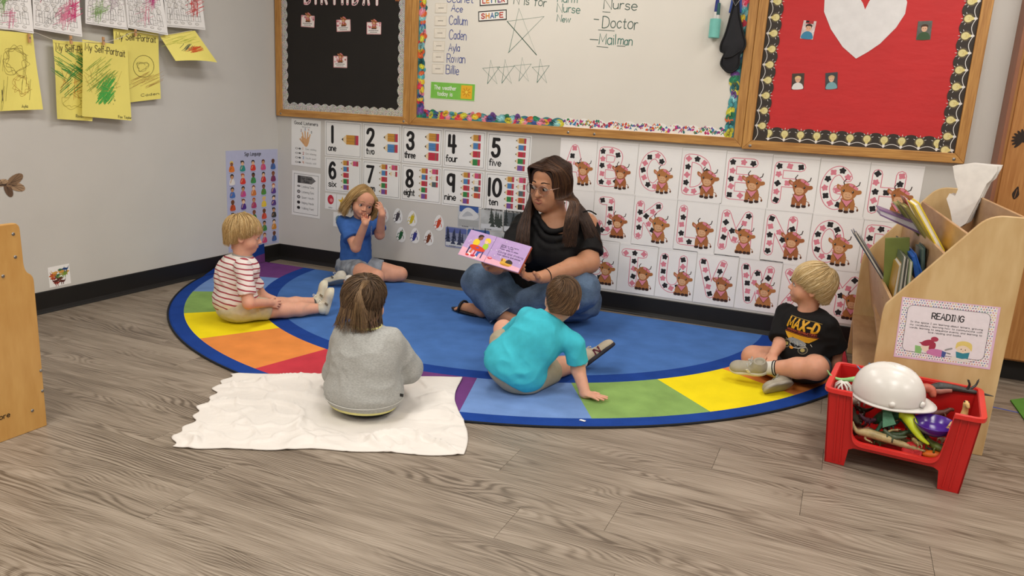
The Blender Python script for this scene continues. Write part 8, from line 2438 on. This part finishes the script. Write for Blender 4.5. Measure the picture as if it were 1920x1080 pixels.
        C_ = catmull([P1, P2, P3, P4, e1, e2, e3], 4); n_ = len(C_)
        pts = [q_ + Vector((math.sin(ph + k * .3), math.cos(ph + k * .27), 0)) * .0035 * (k / n_) for k, q_ in enumerate(C_)]
        col = min(1, max(0, rd.gauss(.30 + (.18 if (sd < 0 and v < .3) else 0) + .1 * (rd.random() < .15), .16)))
        S_.add(pts, .0018, col)
    S_.build('hair', hm, t)
    return t
teacher()

# ---------------------------------------------------------------- the open board book
def board_book():
    TLp, TRp, BRp, BLp = at(882, 430, -.86), at(995, 462, -.90), at(976, 511, -.99), at(857, 478, -.95)
    c0 = (TLp + TRp + BRp + BLp) / 4
    t = empty('board_book', tuple(c0), 'open lilac board book with pictures of children at a red table, held by the woman', 'book')
    U = (TRp - TLp).normalized(); V = (TLp - BLp); V = (V - U * V.dot(U)).normalized(); Nn = U.cross(V)
    if Nn.dot(Vector(CAM) - c0) < 0: Nn = -Nn
    W, H = (TRp - TLp).length, ((TLp - BLp).length + (TRp - BRp).length) / 2
    x0 = -W / 2; sk = (BLp - TLp).dot(U) 
    sp_x = x0 + W * .44
    q = MB()
    def pg(x_a, x_b, z0, z1, mi):
        v_ = [c0 + U * x + V * y + Nn * z for (x, y, z) in ((x_a, -H / 2, z0), (x_b, -H / 2, z0), (x_b, H / 2, z0), (x_a, H / 2, z0), (x_a, -H / 2, z1), (x_b, -H / 2, z1), (x_b, H / 2, z1), (x_a, H / 2, z1))]
        q.add(v_, [(0, 3, 2, 1), (4, 5, 6, 7), (0, 1, 5, 4), (1, 2, 6, 5), (2, 3, 7, 6), (3, 0, 4, 7)], mi)
    pg(x0, sp_x, -.0022, -.0002, 0)
    q.build('left_page', mat('lilac_board', '#bfa2d4', rough=.3), t, bevel=.0008)
    for k in range(5):
        q = MB(); pg(sp_x, x0 + W - .002 * (k % 2), -.0024 - .0028 * k, -.0002 - .0028 * k, 0); q.build('page', mat('lilac_board', '#bfa2d4') if k == 0 else mat('board_edge_%d' % (k % 2), ['#c8643c', '#d8c8b8'][k % 2], rough=.5), t, bevel=.0006)
    q = MB(); pg(sp_x - .004, x0 + W, -.0165, -.0142, 0); q.build('cover', mat('book_cover_red', '#c03c34', rough=.35), t, bevel=.001)
    p = Pr(); h2 = H / 2; w2 = W / 2; e = .004
    # pink floor along the bottom
    p.poly([(-w2 + .002, -h2 + .002), (w2 - .002, -h2 + .002), (w2 - .002, -h2 + H * .16), (sp_x, -h2 + H * .24), (-w2 + .002, -h2 + H * .34)], '#efb4c8', 1)
    rr = random.Random(7)
    for i in range(22):
        x, y = rr.uniform(-w2 + .01, w2 - .01), rr.uniform(-h2 + H * .3, h2 - .008); star(p, x, y, .0035, '#efe6f4', 2, .5)
    # table scene on the left page
    bx = -w2 + W * .24
    k_ = H / .135
    E_ = lambda x, y, rx, ry, c_, z, rot=0.0: p.ell(bx + x * k_, y * k_, rx * k_, ry * k_, c_, z, 16, rot)
    L_ = lambda pts, w_, c_, z: p.line([(bx + a * k_, b * k_) for a, b in pts], w_ * k_, c_, z)
    L_([(-.038, -.012), (-.040, -.046)], .007, '#3c3464', 3); L_([(-.022, -.012), (-.026, -.040)], .006, '#3c3464', 3); L_([(.036, -.022), (.036, -.052)], .006, '#4c3c6c', 3)
    E_(-.018, .014, .017, .019, '#f0d030', 4); E_(-.008, .040, .0125, .012, '#8a5234', 5); p.smooth([(bx + a * k_, b * k_) for a, b in ((-.022, .042), (-.018, .054), (-.002, .056), (.006, .048), (-.006, .048), (-.016, .04))], '#2a1a18', 6)
    E_(.034, .006, .014, .017, '#a8d030', 4); E_(.030, .030, .012, .011, '#f0c8a0', 5); p.smooth([(bx + a * k_, b * k_) for a, b in ((.018, .034), (.022, .046), (.038, .048), (.048, .036), (.046, .022), (.038, .03), (.026, .036))], '#f4d038', 6)
    E_(-.0, -.012, .042, .013, '#dc4420', 7, -.10); L_([(-.002, -.02), (-.004, -.05)], .006, '#c8283c', 6); E_(-.004, -.052, .014, .005, '#c8283c', 6)
    E_(.0, -.010, .008, .004, '#7c50a0', 8)
    L_([(.03, -.018), (.014, -.032), (.012, -.050)], .012, '#3c5cb0', 5); L_([(-.02, -.018), (-.024, -.04)], .010, '#d8703c', 5); E_(-.026, -.050, .010, .007, '#f4f0ee', 6); E_(-.032, -.054, .010, .005, '#d83c3c', 7); E_(.008, -.055, .009, .006, '#f4f0ee', 6)
    # text and sleeping puppy on the right page
    tx = sp_x + W * .13
    for i, (s_, h_, w_) in enumerate((('Going to the party.', .0058, .28), ('Bath time!', .0070, .20), ('Puppy goes to sleep.', .0052, .30), ('Eating and drinking', .0098, .40), ('from spoons and plates.', .0066, .38))):
        p.text(s_, tx, (.034, .025, .016, -.002, -.014)[i] * k_, h_ * k_, '#3c3458', w=.0011 * k_, width=W * w_, z=3)
    p.line([(sp_x + .004, -h2 + H * .235), (w2 - W * .22, -h2 + H * .17)], .0012, '#8a78a8', 3)
    dx = w2 - W * .24; yb = -h2 + H * .17
    p.smooth([(dx - .030, yb - .006), (dx - .022, yb + .012), (dx, yb + .018), (dx + .026, yb + .012), (dx + .032, yb - .004), (dx, yb - .012)], '#e0a838', 4); p.smooth([(dx - .006, yb + .006), (dx + .006, yb + .024), (dx + .028, yb + .018), (dx + .030, yb + .004)], '#3a2e28', 5)
    p.ell(dx - .018, yb + .012, .013, .012, '#e8b848', 6, 14); p.ell(dx - .026, yb + .014, .005, .009, '#a86a24', 7, 10, .3); p.ell(dx - .013, yb + .010, .0018, .0018, '#1c1414', 8, 6); p.ell(dx, yb - .008, .026, .004, '#c88a28', 6, 12)
    p.ell(sp_x + .018, yb + .006, .013, .007, '#d83c50', 4, 14); p.ell(sp_x + .018, yb + .008, .010, .004, '#f0a0a8', 5, 12)
    p.line([(sp_x, -h2), (sp_x, h2)], .0014, '#8c74a4', 9)
    o = p.build('page_print', tuple(c0 + Nn * .0001), U, V, parent=t)
    if U.cross(V).dot(Nn) < 0: pass
board_book()
